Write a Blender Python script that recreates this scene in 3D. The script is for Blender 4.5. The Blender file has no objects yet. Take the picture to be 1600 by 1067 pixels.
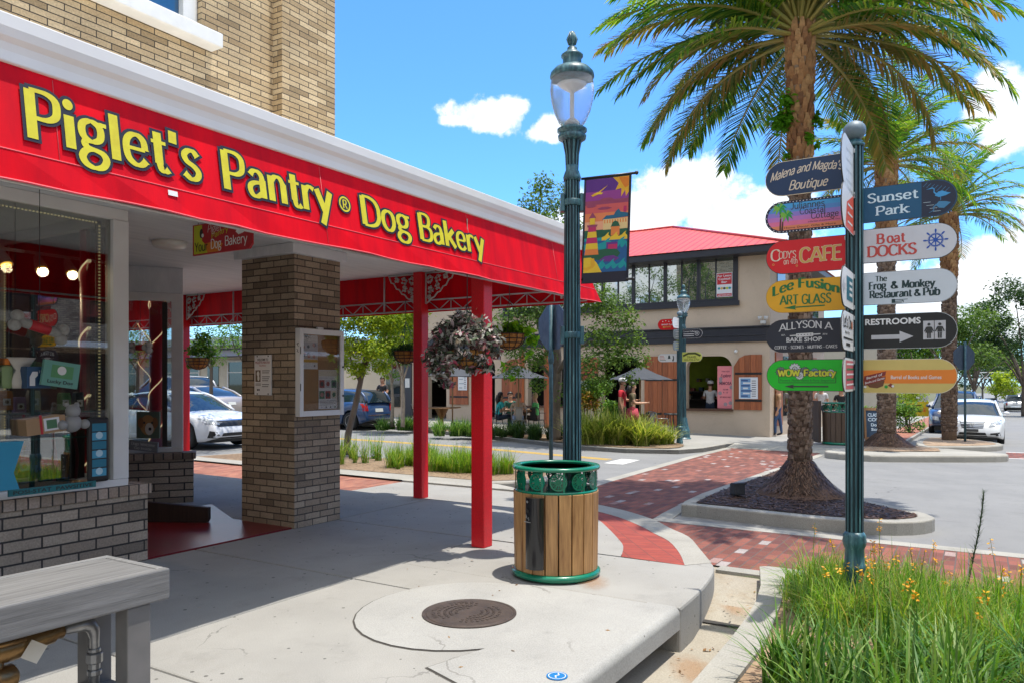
import bpy, bmesh, math, random
import numpy as np
from mathutils import Vector, Matrix
R = math.radians
D = bpy.data
SC = bpy.context.scene
COL = SC.collection
rnd = random.Random(11)

# ------------------------------------------------------------------ camera, sky, sun, exposure
cam = D.objects.new('camera', D.cameras.new('camera'))
COL.objects.link(cam)
cam.location = (0, 0, 1.6)
cam.rotation_euler = (R(90), 0, 0)
cam.data.sensor_width = 36.0
cam.data.lens = 36.0 * 1184 / 1600
cam.data.shift_y = 62.5 / 1600
cam.data.clip_end = 3000
cam.data.clip_start = .05
SC.camera = cam


def at(px, py, Y):
    return Vector(((px - 800) / 1184 * Y, Y, 1.6 - (py - 596) / 1184 * Y))


def to_uv(p):
    x, y = p[0] - 1.03, p[1] - 9.24
    return x * .5249 + y * .8512, -x * .8512 + y * .5249


SC.view_settings.view_transform = 'Standard'
SC.view_settings.look = 'None'
SC.view_settings.exposure = 1.53
SC.view_settings.gamma = 1.0
SUNV = Vector((.184, -.032, 1)).normalized()
sun = D.objects.new('sun', D.lights.new('sun', 'SUN'))
COL.objects.link(sun)
sun.data.energy = 2.0
sun.data.angle = R(.55)
sun.data.color = (1, .95, .86)
sun.rotation_euler = SUNV.to_track_quat('Z', 'Y').to_euler()
world = D.worlds.new('World')
SC.world = world
world.use_nodes = True


def build_sky():
    nt = world.node_tree
    N, L = nt.nodes, nt.links
    N.clear()
    out = N.new('ShaderNodeOutputWorld')
    sky = N.new('ShaderNodeTexSky')
    sky.sky_type = 'NISHITA'
    sky.sun_disc = False
    sky.sun_elevation = math.asin(SUNV.z)
    sky.sun_rotation = math.atan2(SUNV.x, SUNV.y)
    sky.air_density = .85
    sky.dust_density = .5
    sky.ozone_density = 3.5
    bg = N.new('ShaderNodeBackground')
    bg.inputs[1].default_value = .15
    deep = N.new('ShaderNodeMix')
    deep.data_type = 'RGBA'
    deep.blend_type = 'MULTIPLY'
    deep.inputs[0].default_value = 1
    deep.inputs[7].default_value = (.34, .60, .84, 1)
    L.new(sky.outputs[0], deep.inputs[6])
    L.new(deep.outputs[2], bg.inputs[0])
    tc = N.new('ShaderNodeTexCoord')

    def vm(op, a, b=None):
        n = N.new('ShaderNodeVectorMath')
        n.operation = op
        L.new(a, n.inputs[0])
        if b is not None:
            n.inputs[1].default_value = b
        return n

    def mt(op, a, b, clamp=False):
        n = N.new('ShaderNodeMath')
        n.operation = op
        n.use_clamp = clamp
        for i, x in enumerate((a, b)):
            if isinstance(x, (int, float)):
                n.inputs[i].default_value = x
            else:
                L.new(x, n.inputs[i])
        return n.outputs[0]
    g = tc.outputs['Generated']
    # cumulus heaps: direction of the heap, angular half-width, flattening
    heaps = [(760, 182, 62, 2.6), (800, 168, 30, 1.8), (722, 190, 34, 3), (858, 204, 34, 1.6), (1050, 305, 62, 1.1), (1090, 300, 60, 1.3), (1000, 345, 80, 1.5), (1130, 335, 75, 1.4),
             (1200, 330, 70, 1.6), (940, 335, 60, 1.6), (1585, 165, 60, 1.2), (1600, 205, 50, 1.4), (1580, 405, 75, 1.5), (1535, 430, 90, 2.2), (1470, 470, 90, 2.6),
             (1590, 500, 90, 2.5), (1330, 430, 120, 2.5), (1180, 400, 130, 2.4), (820, 400, 130, 2.4), (520, 430, 170, 3), (1750, 330, 130, 1.6),
             (300, 250, 200, 2.2), (-2200, 300, 500, 2.2), (2600, 250, 420, 2.2)]
    acc = None
    for px, py, r, fl in heaps:
        c = Vector(((px - 800) / 1184, 1, (596 - py) / 1184))
        k = c.length
        c.normalize()
        rr = r * 1.25 / 1184 / k
        s = vm('SUBTRACT', g, tuple(c))
        s = vm('MULTIPLY', s.outputs[0], (1 / rr, 1 / rr, fl / rr))
        d = vm('LENGTH', s.outputs[0]).outputs['Value']
        m = mt('SUBTRACT', 1.0, d)
        acc = m if acc is None else mt('MAXIMUM', acc, m)
    # unseen broken cloud added overhead and behind the viewer to lift ambient light
    sp0 = N.new('ShaderNodeSeparateXYZ')
    L.new(g, sp0.inputs[0])
    for key, lo, hi in (('Z', .56, .80), ('Y', .15, -.35)):
        q = N.new('ShaderNodeMapRange')
        q.interpolation_type = 'SMOOTHSTEP'
        q.inputs['From Min'].default_value = lo
        q.inputs['From Max'].default_value = hi
        q.inputs['To Min'].default_value = -1.2
        q.inputs['To Max'].default_value = .42
        L.new(sp0.outputs[key], q.inputs['Value'])
        acc = mt('MAXIMUM', acc, q.outputs[0])
    nz = N.new('ShaderNodeTexNoise')
    nz.inputs['Scale'].default_value = 21
    nz.inputs['Detail'].default_value = 9
    nz.inputs['Roughness'].default_value = .62
    L.new(g, nz.inputs['Vector'])
    f = mt('ADD', acc, mt('MULTIPLY', mt('SUBTRACT', nz.outputs['Fac'], .5), 2.1))
    mr = N.new('ShaderNodeMapRange')
    mr.interpolation_type = 'SMOOTHSTEP'
    mr.inputs['From Min'].default_value = .02
    mr.inputs['From Max'].default_value = .42
    L.new(f, mr.inputs['Value'])
    # pale humid veil low over the horizon
    sep = N.new('ShaderNodeSeparateXYZ')
    L.new(g, sep.inputs[0])
    veil = N.new('ShaderNodeMapRange')
    veil.interpolation_type = 'SMOOTHSTEP'
    veil.inputs['From Min'].default_value = .20
    veil.inputs['From Max'].default_value = -.05
    veil.inputs['To Max'].default_value = .30
    L.new(sep.outputs['Z'], veil.inputs['Value'])
    cov = mt('MAXIMUM', mr.outputs[0], veil.outputs[0])
    n2 = N.new('ShaderNodeTexNoise')
    n2.inputs['Scale'].default_value = 26
    n2.inputs['Detail'].default_value = 6
    L.new(vm('ADD', g, (.3, .1, .012)).outputs[0], n2.inputs['Vector'])
    cr = N.new('ShaderNodeValToRGB')
    cr.color_ramp.elements[0].position = .3
    cr.color_ramp.elements[0].color = (.66, .75, .86, 1)
    cr.color_ramp.elements[1].position = .58
    cr.color_ramp.elements[1].color = (.94, .97, 1, 1)
    L.new(n2.outputs['Fac'], cr.inputs[0])
    b2 = N.new('ShaderNodeBackground')
    b2.inputs[1].default_value = .49
    L.new(cr.outputs[0], b2.inputs[0])
    mix = N.new('ShaderNodeMixShader')
    L.new(cov, mix.inputs[0])
    L.new(bg.outputs[0], mix.inputs[1])
    L.new(b2.outputs[0], mix.inputs[2])
    L.new(mix.outputs[0], out.inputs[0])


build_sky()

# ------------------------------------------------------------------ street frame: u along the shop front, v into the shop
CX, CY, A = 1.03, 9.24, math.atan2(.8512, .5249)
DX, DY = .5249, .8512


def W(u, v, z=0):
    return Vector((CX + u * DX - v * DY, CY + u * DY + v * DX, z))


def zg(u, v):
    c = lambda a, lo, hi: max(lo, min(hi, a))
    return -.0175 * c(u - 2, 0, 130) * (1 - c(v / 14, 0, 1)) + .0125 * c(v - 14, 0, 20)


# ------------------------------------------------------------------ materials
MATS = {}


class NT:
    def __init__(s, name):
        s.m = D.materials.new(name)
        s.m.use_nodes = True
        s.N, s.L = s.m.node_tree.nodes, s.m.node_tree.links
        s.b = s.N['Principled BSDF']
        MATS[name] = s.m

    def n(s, t, **k):
        n = s.N.new('ShaderNode' + t)
        for a, v in k.items():
            setattr(n, a, v)
        return n

    def link(s, a, b):
        s.L.new(a, b)

    def coord(s, kind='Object'):
        return s.n('TexCoord').outputs[kind]

    def noise(s, vec, scale, detail=5, rough=.55):
        n = s.n('TexNoise')
        n.inputs['Scale'].default_value = scale
        n.inputs['Detail'].default_value = detail
        n.inputs['Roughness'].default_value = rough
        s.link(vec, n.inputs['Vector'])
        return n.outputs['Fac']

    def ramp(s, fac, stops, interp='LINEAR'):
        n = s.n('ValToRGB')
        n.color_ramp.interpolation = interp
        e = n.color_ramp.elements
        while len(e) < len(stops):
            e.new(.5)
        for x, (p, c) in zip(e, stops):
            x.position = p
            x.color = (c[0], c[1], c[2], 1) if not isinstance(c, (int, float)) else (c, c, c, 1)
        s.link(fac, n.inputs[0])
        return n.outputs[0]

    def mix(s, fac, a, b, mode='MIX'):
        n = s.n('Mix', data_type='RGBA', blend_type=mode)
        for i, x in ((0, fac), (6, a), (7, b)):
            if isinstance(x, (int, float)):
                n.inputs[i].default_value = x
            elif isinstance(x, tuple):
                n.inputs[i].default_value = (x[0], x[1], x[2], 1)
            else:
                s.link(x, n.inputs[i])
        return n.outputs[2]

    def math(s, op, a, b=0.0):
        n = s.n('Math', operation=op)
        for i, x in enumerate((a, b)):
            if isinstance(x, (int, float)):
                n.inputs[i].default_value = x
            else:
                s.link(x, n.inputs[i])
        return n.outputs[0]

    def bump(s, h, strength=.3, dist=.01):
        n = s.n('Bump')
        n.inputs['Strength'].default_value = strength
        n.inputs['Distance'].default_value = dist
        s.link(h, n.inputs['Height'])
        s.link(n.outputs[0], s.b.inputs['Normal'])

    def col(s, c):
        if isinstance(c, tuple):
            s.b.inputs['Base Color'].default_value = (c[0], c[1], c[2], 1)
        else:
            s.link(c, s.b.inputs['Base Color'])

    def mapping(s, vec, scale=(1, 1, 1), rot=0.0, loc=(0, 0, 0)):
        n = s.n('Mapping')
        n.inputs['Scale'].default_value = scale
        n.inputs['Rotation'].default_value = (0, 0, rot)
        n.inputs['Location'].default_value = loc
        s.link(vec, n.inputs['Vector'])
        return n.outputs[0]


def M(name, c, r=.5, metal=0, c2=None, scale=4, bump=0, bscale=60, coat=0, emit=0, stretch=None, spec=.5):
    """plain or noise-varied principled material"""
    if name in MATS:
        return MATS[name]
    t = NT(name)
    t.b.inputs['Roughness'].default_value = r
    t.b.inputs['Metallic'].default_value = metal
    t.b.inputs['Coat Weight'].default_value = coat
    t.b.inputs['Specular IOR Level'].default_value = spec
    if c2 is None:
        c2 = tuple(x * .82 for x in c)
    v = t.coord()
    if stretch:
        v = t.mapping(v, stretch)
    f = t.noise(v, scale, 6)
    t.col(t.ramp(f, [(.3, c), (.7, c2)]))
    if bump:
        t.bump(t.noise(v, bscale, 4), bump, .01)
    if emit:
        t.b.inputs['Emission Color'].default_value = (*c, 1)
        t.b.inputs['Emission Strength'].default_value = emit
    return t.m


def brickmat(name, ca, cb, mortar, w, h, m, bump=.5, rough=.85, off=.5, third=None, rot=0.0):
    t = NT(name)
    uv = t.coord('UV')
    if rot:
        uv = t.mapping(uv, rot=rot)
    b = t.n('TexBrick')
    b.offset = off
    b.inputs['Color1'].default_value = (0, 0, 0, 1)
    b.inputs['Color2'].default_value = (1, 1, 1, 1)
    b.inputs['Scale'].default_value = 1
    b.inputs['Mortar Size'].default_value = m
    b.inputs['Mortar Smooth'].default_value = .15
    b.inputs['Bias'].default_value = 0
    b.inputs['Brick Width'].default_value = w
    b.inputs['Row Height'].default_value = h
    wob = t.n('VectorMath', operation='MULTIPLY_ADD')
    nn = t.n('TexNoise')
    nn.inputs['Scale'].default_value = 9
    t.link(uv, nn.inputs['Vector'])
    t.link(nn.outputs['Color'], wob.inputs[0])
    wob.inputs[1].default_value = (.006, .006, 0)
    t.link(uv, wob.inputs[2])
    t.link(wob.outputs[0], b.inputs['Vector'])
    stops = [(0, tuple(x * .66 for x in ca)), (.25, ca), (.8, cb), (1, tuple(x * 1.12 for x in cb))] if third is None else [(0, ca), (.3, tuple(x * .62 for x in cb)), (.75, cb), (.95, cb), (.968, third)]
    c = t.ramp(b.outputs['Color'], stops)
    o = t.coord('UV')
    c = t.mix(.55, c, t.ramp(t.noise(o, 60, 3), [(.3, .45), (.7, 1.1)]), 'MULTIPLY')
    c = t.mix(.6, c, t.ramp(t.noise(o, 1.1, 7, .65), [(.28, .45), (.62, 1.08)]), 'MULTIPLY')
    c = t.mix(b.outputs['Fac'], c, mortar)
    t.col(c)
    t.b.inputs['Roughness'].default_value = rough
    h1 = t.math('SUBTRACT', 1.0, b.outputs['Fac'])
    h2 = t.math('MULTIPLY', t.noise(o, 140, 3), .35)
    t.bump(t.math('ADD', h1, h2), bump, .008)
    return t.m


def speckled(name, c, c2, dark, speck=.035, sc=16, rough=.9, grain=220, stain=(.35, .33, .3), crack=0.0):
    """concrete / asphalt: broad tone, stains, grain and dark specks"""
    t = NT(name)
    o = t.coord()
    base = t.ramp(t.noise(o, .8, 7, .6), [(.32, c), (.68, c2)])
    base = t.mix(t.ramp(t.noise(o, 3.1, 8, .68), [(.54, 0.0), (.78, .55)]), base, stain)
    base = t.mix(.5, base, t.ramp(t.noise(o, grain, 2), [(.32, .62), (.68, 1.12)]), 'MULTIPLY')
    v = t.n('TexVoronoi')
    v.inputs['Scale'].default_value = sc
    t.link(o, v.inputs['Vector'])
    sel = t.n('SeparateColor')
    t.link(v.outputs['Color'], sel.inputs[0])
    big = t.math('MULTIPLY', t.math('POWER', sel.outputs[0], 2.2), speck * sc)
    sp = t.math('LESS_THAN', v.outputs['Distance'], big)
    base = t.mix(t.math('MULTIPLY', sp, .8), base, dark)
    if crack:
        wz = t.n('VectorMath', operation='MULTIPLY_ADD')
        nn = t.n('TexNoise')
        nn.inputs['Scale'].default_value = 3
        nn.inputs['Detail'].default_value = 6
        t.link(o, nn.inputs['Vector'])
        t.link(nn.outputs['Color'], wz.inputs[0])
        wz.inputs[1].default_value = (.5, .5, 0)
        t.link(o, wz.inputs[2])
        vc = t.n('TexVoronoi', feature='DISTANCE_TO_EDGE')
        vc.inputs['Scale'].default_value = crack
        t.link(wz.outputs[0], vc.inputs['Vector'])
        ln = t.math('LESS_THAN', vc.outputs['Distance'], .0022)
        base = t.mix(t.math('MULTIPLY', ln, t.ramp(t.noise(o, .7, 2), [(.5, 0), (.56, .42)])), base, dark)
        base = t.mix(t.ramp(t.noise(o, 1.7, 9, .75), [(.56, 0), (.72, .38)]), base, tuple(x * .55 for x in c2))
    t.col(base)
    t.b.inputs['Roughness'].default_value = rough
    t.bump(t.noise(o, grain * .7, 3), .25, .004)
    return t.m


def glassmat(name, tint=(.86, .92, .92), gloss=1.0, rough=.0, ior=1.5, base=.0):
    t = NT(name)
    t.N.remove(t.b)
    out = t.N['Material Output']
    tr = t.n('BsdfTransparent')
    tr.inputs[0].default_value = (*tint, 1)
    gl = t.n('BsdfGlossy')
    gl.inputs['Roughness'].default_value = rough
    gl.inputs[0].default_value = (gloss, gloss, gloss, 1)
    fr = t.n('Fresnel')
    fr.inputs[0].default_value = ior
    f = t.math('ADD', fr.outputs[0], base)
    mx = t.n('MixShader')
    t.link(f, mx.inputs[0])
    t.link(tr.outputs[0], mx.inputs[1])
    t.link(gl.outputs[0], mx.inputs[2])
    t.link(mx.outputs[0], out.inputs[0])
    return t.m


def leafmat(name, cols, trans=.45, rough=.5, tcol=None):
    """leaf: per-island colour from the list, partly translucent"""
    t = NT(name)
    out = t.N['Material Output']
    g = t.n('NewGeometry')
    n = len(cols)
    c = t.ramp(g.outputs['Random Per Island'], [((i + .5) / n, x) for i, x in enumerate(cols)])
    t.col(c)
    t.b.inputs['Roughness'].default_value = rough
    t.b.inputs['Specular IOR Level'].default_value = .35
    tl = t.n('BsdfTranslucent')
    t.link(t.mix(1.0, c, (1.3, 1.25, .5) if tcol is None else tcol, 'MULTIPLY'), tl.inputs[0])
    mx = t.n('MixShader')
    mx.inputs[0].default_value = trans
    t.link(t.b.outputs[0], mx.inputs[1])
    t.link(tl.outputs[0], mx.inputs[2])
    t.link(mx.outputs[0], out.inputs[0])
    return t.m


def woodmat(name, c, c2, rough=.55, axis=(12, 12, .8), sc=3, bump=.15):
    t = NT(name)
    o = t.mapping(t.coord(), axis)
    f = t.noise(o, sc, 8, .65)
    col = t.ramp(f, [(.28, c), (.5, tuple((a + b) / 2 for a, b in zip(c, c2))), (.72, c2)])
    g = t.n('NewGeometry')
    col = t.mix(.5, col, t.ramp(g.outputs['Random Per Island'], [(0, .55), (1, 1.2)]), 'MULTIPLY')
    t.col(col)
    t.b.inputs['Roughness'].default_value = rough
    t.bump(t.noise(o, sc * 4, 5), bump, .004)
    return t.m


WHITE = M('white_paint', (.8, .8, .78), .5, c2=(.7, .7, .67), scale=6, bump=.05)
BLACK = M('black_paint', (.015, .015, .016), .4)
STEEL = M('steel', (.45, .46, .47), .35, .9)
# ------------------------------------------------------------------ mesh builder


class MB:
    def __init__(s):
        s.v, s.f, s.m, s.s = [], [], [], []

    def add(s, vs, fs, m=0, sm=False):
        o = len(s.v)
        s.v += [tuple(p) for p in vs]
        for f in fs:
            s.f.append([i + o for i in f])
            s.m.append(m)
            s.s.append(sm)
        return s

    def box(s, x0, y0, z0, x1, y1, z1, m=0):
        if x0 > x1: x0, x1 = x1, x0
        if y0 > y1: y0, y1 = y1, y0
        if z0 > z1: z0, z1 = z1, z0
        v = [(x0, y0, z0), (x1, y0, z0), (x1, y1, z0), (x0, y1, z0), (x0, y0, z1), (x1, y0, z1), (x1, y1, z1), (x0, y1, z1)]
        return s.add(v, [(0, 3, 2, 1), (4, 5, 6, 7), (0, 1, 5, 4), (1, 2, 6, 5), (2, 3, 7, 6), (3, 0, 4, 7)], m)

    def prism(s, poly, z0, z1, m=0, ax='z', sm=False):
        """poly extruded between z0 and z1 along ax; poly holds the other two coordinates in order (x,y), (x,z) for y, (y,z) for x"""
        n = len(poly)
        a = sum(poly[i][0] * poly[(i + 1) % n][1] - poly[(i + 1) % n][0] * poly[i][1] for i in range(n))
        if (a < 0) != (ax == 'y'):
            poly = poly[::-1]
        mk = {'z': lambda p, z: (p[0], p[1], z), 'y': lambda p, z: (p[0], z, p[1]), 'x': lambda p, z: (z, p[0], p[1])}[ax]
        if z0 > z1: z0, z1 = z1, z0
        v = [mk(p, z0) for p in poly] + [mk(p, z1) for p in poly]
        s.add(v, [tuple(range(n))[::-1], tuple(range(n, 2 * n))], m)
        s.add(v, [(i, (i + 1) % n, n + (i + 1) % n, n + i) for i in range(n)], m, sm)
        return s

    def lathe(s, prof, n=24, c=(0, 0, 0), m=0, sm=True, flute=0.0, fn=0):
        v = []
        for r, z in prof:
            for i in range(n):
                a = 2 * math.pi * i / n
                rr = r * (1 - (flute if (fn and i % 2) else 0))
                v.append((c[0] + rr * math.cos(a), c[1] + rr * math.sin(a), c[2] + z))
        k = len(prof)
        f = [(j * n + i, j * n + (i + 1) % n, (j + 1) * n + (i + 1) % n, (j + 1) * n + i) for j in range(k - 1) for i in range(n)]
        s.add(v, f, m, sm)
        o = len(s.v) - len(v)
        for j, rev in ((0, True), (k - 1, False)):
            if prof[j][0] > 1e-4:
                ring = [o + j * n + i for i in range(n)]
                s.f.append(ring[::-1] if rev else ring)
                s.m.append(m)
                s.s.append(False)
        return s

    def fluted(s, prof, k=18, c=(0, 0, 0), depth=.14, m=0):
        """column with k flutes; the grooves take material m + 1"""
        fr = ((0, 1), (.46, 1), (.56, 1 - depth), (.90, 1 - depth))
        n = 4 * k
        v = [(c[0] + r * q * math.cos(2 * math.pi * (i + f) / k), c[1] + r * q * math.sin(2 * math.pi * (i + f) / k), c[2] + z) for r, z in prof for i in range(k) for f, q in fr]
        for j in range(len(prof) - 1):
            for i in range(n):
                o = len(s.v)
                s.f.append([o + j * n + i, o + j * n + (i + 1) % n, o + (j + 1) * n + (i + 1) % n, o + (j + 1) * n + i])
                s.m.append(m + (0 if i % 4 == 0 else 1))
                s.s.append(False)
        s.v += v
        return s

    def tube(s, pts, r, n=8, m=0, sm=True, cap=True):
        pts = [Vector(p) for p in pts]
        k = len(pts)
        rs = r if isinstance(r, (list, tuple)) else [r] * k
        up = Vector((0, 0, 1))
        v = []
        last = None
        for i, p in enumerate(pts):
            t = (pts[min(i + 1, k - 1)] - pts[max(i - 1, 0)]).normalized()
            if last is None:
                a = t.cross(up)
                if a.length < .05:
                    a = t.cross(Vector((1, 0, 0)))
            else:
                a = last - t * last.dot(t)
            a.normalize()
            last = a
            b = t.cross(a)
            for j in range(n):
                q = 2 * math.pi * j / n
                v.append(p + (a * math.cos(q) + b * math.sin(q)) * rs[i])
        f = [(i * n + j, i * n + (j + 1) % n, (i + 1) * n + (j + 1) % n, (i + 1) * n + j) for i in range(k - 1) for j in range(n)]
        s.add(v, f, m, sm)
        if cap:
            o = len(s.v) - len(v)
            s.f.append([o + j for j in range(n)][::-1]); s.m.append(m); s.s.append(False)
            s.f.append([o + (k - 1) * n + j for j in range(n)]); s.m.append(m); s.s.append(False)
        return s

    def ball(s, c, r, n=16, m=0, sz=1.0, k=10):
        prof = [(max(1e-5, r * math.sin(math.pi * i / k)), -r * sz * math.cos(math.pi * i / k)) for i in range(k + 1)]
        return s.lathe(prof, n, c, m)

    def xf(s, mat, start=0):
        for i in range(start, len(s.v)):
            s.v[i] = tuple(mat @ Vector(s.v[i]))
        return s

    def build(s, name, mats, parent=None, loc=None, rot=None, bevel=0, seg=2):
        me = D.meshes.new(name)
        me.from_pydata(s.v, [], s.f)
        if not isinstance(mats, (list, tuple)):
            mats = [mats]
        for m in mats:
            me.materials.append(m)
        me.polygons.foreach_set('material_index', s.m)
        me.polygons.foreach_set('use_smooth', s.s)
        boxuv(me)
        me.update()
        o = D.objects.new(name, me)
        COL.objects.link(o)
        if parent: o.parent = parent
        if loc is not None: o.location = loc
        if rot is not None: o.rotation_euler = (0, 0, rot) if isinstance(rot, (int, float)) else rot
        if bevel:
            b = o.modifiers.new('bevel', 'BEVEL')
            b.width = bevel
            b.segments = seg
            b.limit_method = 'ANGLE'
            b.harden_normals = False
        return o


def boxuv(me):
    nl = len(me.loops)
    if nl == 0: return
    lay = me.uv_layers.new(name='metres')
    co = np.empty(len(me.vertices) * 3, dtype=np.float32)
    me.vertices.foreach_get('co', co)
    co = co.reshape(-1, 3)
    vi = np.empty(nl, dtype=np.int32)
    me.loops.foreach_get('vertex_index', vi)
    npoly = len(me.polygons)
    nor = np.empty(npoly * 3, dtype=np.float32)
    me.polygons.foreach_get('normal', nor)
    nor = np.abs(nor.reshape(-1, 3))
    tot = np.empty(npoly, dtype=np.int32)
    me.polygons.foreach_get('loop_total', tot)
    ax = np.repeat(np.argmax(nor * np.array([1, 1, 1.01]), axis=1), tot)
    p = co[vi]
    uv = np.where((ax == 0)[:, None], p[:, [1, 2]], np.where((ax == 1)[:, None], p[:, [0, 2]], p[:, [0, 1]]))
    lay.data.foreach_set('uv', uv.astype(np.float32).ravel())


def tag(o, label=None, cat=None, group=None, kind=None):
    if label: o['label'] = label
    if cat: o['category'] = cat
    if group: o['group'] = group
    if kind: o['kind'] = kind
    return o


def thing(name, label, cat, u, v, z=None, rot=A, group=None):
    o = D.objects.new(name, None)
    COL.objects.link(o)
    o.location = W(u, v, zg(u, v) if z is None else z)
    o.rotation_euler = (0, 0, rot)
    o.empty_display_size = .1
    return tag(o, label, cat, group)


def copy_tree(o, parent=None):
    c = o.copy()
    COL.objects.link(c)
    if parent: c.parent = parent
    for ch in [x for x in D.objects if x.parent == o]:
        copy_tree(ch, c)
    return c


SPLIT_U = [2 * i for i in range(1, 16)] + [40, 60, 80, 100, 132]
SPLIT_V = [0, 2, 4, 6, 8, 10, 12, 14, 34]


def gmesh(name, polys, mat, z1, z0=None, kind='structure', bevel=0, extra=None):
    """ground piece from outlines in street coordinates, laid over the sloping ground; z0 gives it sides"""
    bm = bmesh.new()
    for poly in polys:
        n = len(poly)
        a = sum(poly[i][0] * poly[(i + 1) % n][1] - poly[(i + 1) % n][0] * poly[i][1] for i in range(n))
        if a < 0: poly = poly[::-1]
        zz = [p[2] if len(p) > 2 else z1 for p in poly]
        top = [bm.verts.new((p[0], p[1], h)) for p, h in zip(poly, zz)]
        fs = [bm.faces.new(top)]
        if z0 is not None:
            bot = [bm.verts.new((p[0], p[1], z0)) for p in poly]
            for i in range(n):
                fs.append(bm.faces.new((top[i], bot[i], bot[(i + 1) % n], top[(i + 1) % n])))
    bmesh.ops.triangulate(bm, faces=bm.faces[:])
    us = [v.co.x for v in bm.verts]
    vs = [v.co.y for v in bm.verts]
    for k in SPLIT_U:
        if min(us) < k < max(us):
            bmesh.ops.bisect_plane(bm, geom=bm.verts[:] + bm.edges[:] + bm.faces[:], dist=1e-5, plane_co=(k, 0, 0), plane_no=(1, 0, 0))
    if max(us) > 2:
        for k in SPLIT_V:
            if min(vs) < k < max(vs):
                bmesh.ops.bisect_plane(bm, geom=bm.verts[:] + bm.edges[:] + bm.faces[:], dist=1e-5, plane_co=(0, k, 0), plane_no=(0, 1, 0))
    for v in bm.verts:
        v.co.z += zg(v.co.x, v.co.y)
    bmesh.ops.recalc_face_normals(bm, faces=bm.faces[:]) if z0 is not None else None
    me = D.meshes.new(name)
    bm.to_mesh(me)
    bm.free()
    if z0 is None:
        for p in me.polygons:
            if p.normal.z < 0:
                p.flip()
    me.materials.append(mat)
    boxuv(me)
    o = D.objects.new(name, me)
    COL.objects.link(o)
    o.location = (CX, CY, 0)
    o.rotation_euler = (0, 0, A)
    if bevel:
        b = o.modifiers.new('bevel', 'BEVEL')
        b.width = bevel
        b.segments = 2
        b.limit_method = 'ANGLE'
        b.angle_limit = R(50)
    if kind: o['kind'] = kind
    return o


def inset(poly, d):
    """polygon moved inwards by d (counter-clockwise assumed after a check)"""
    n = len(poly)
    a = sum(poly[i][0] * poly[(i + 1) % n][1] - poly[(i + 1) % n][0] * poly[i][1] for i in range(n))
    if a < 0: poly = poly[::-1]
    out = []
    for i in range(n):
        p0, p1, p2 = Vector(poly[i - 1][:2]), Vector(poly[i][:2]), Vector(poly[(i + 1) % n][:2])
        e1, e2 = (p1 - p0).normalized(), (p2 - p1).normalized()
        n1, n2 = Vector((-e1.y, e1.x)), Vector((-e2.y, e2.x))
        b = (n1 + n2)
        b.normalize()
        out.append(tuple(p1 + b * (d / max(.4, b.dot(n1)))))
    return out


def smooth(pts, k=4, closed=False):
    """Catmull-Rom through the points"""
    n = len(pts)
    if n < 3: return list(pts)
    P = [Vector(p) for p in pts]
    g = (lambda i: P[i % n]) if closed else (lambda i: P[max(0, min(n - 1, i))])
    out = []
    for i in range(n if closed else n - 1):
        a, b, c, d = g(i - 1), g(i), g(i + 1), g(i + 2)
        for j in range(k):
            t = j / k
            out.append(tuple(.5 * (2 * b + (c - a) * t + (2 * a - 5 * b + 4 * c - d) * t * t + (3 * b - a - 3 * c + d) * t ** 3)))
    if not closed: out.append(tuple(P[-1]))
    return out
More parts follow.
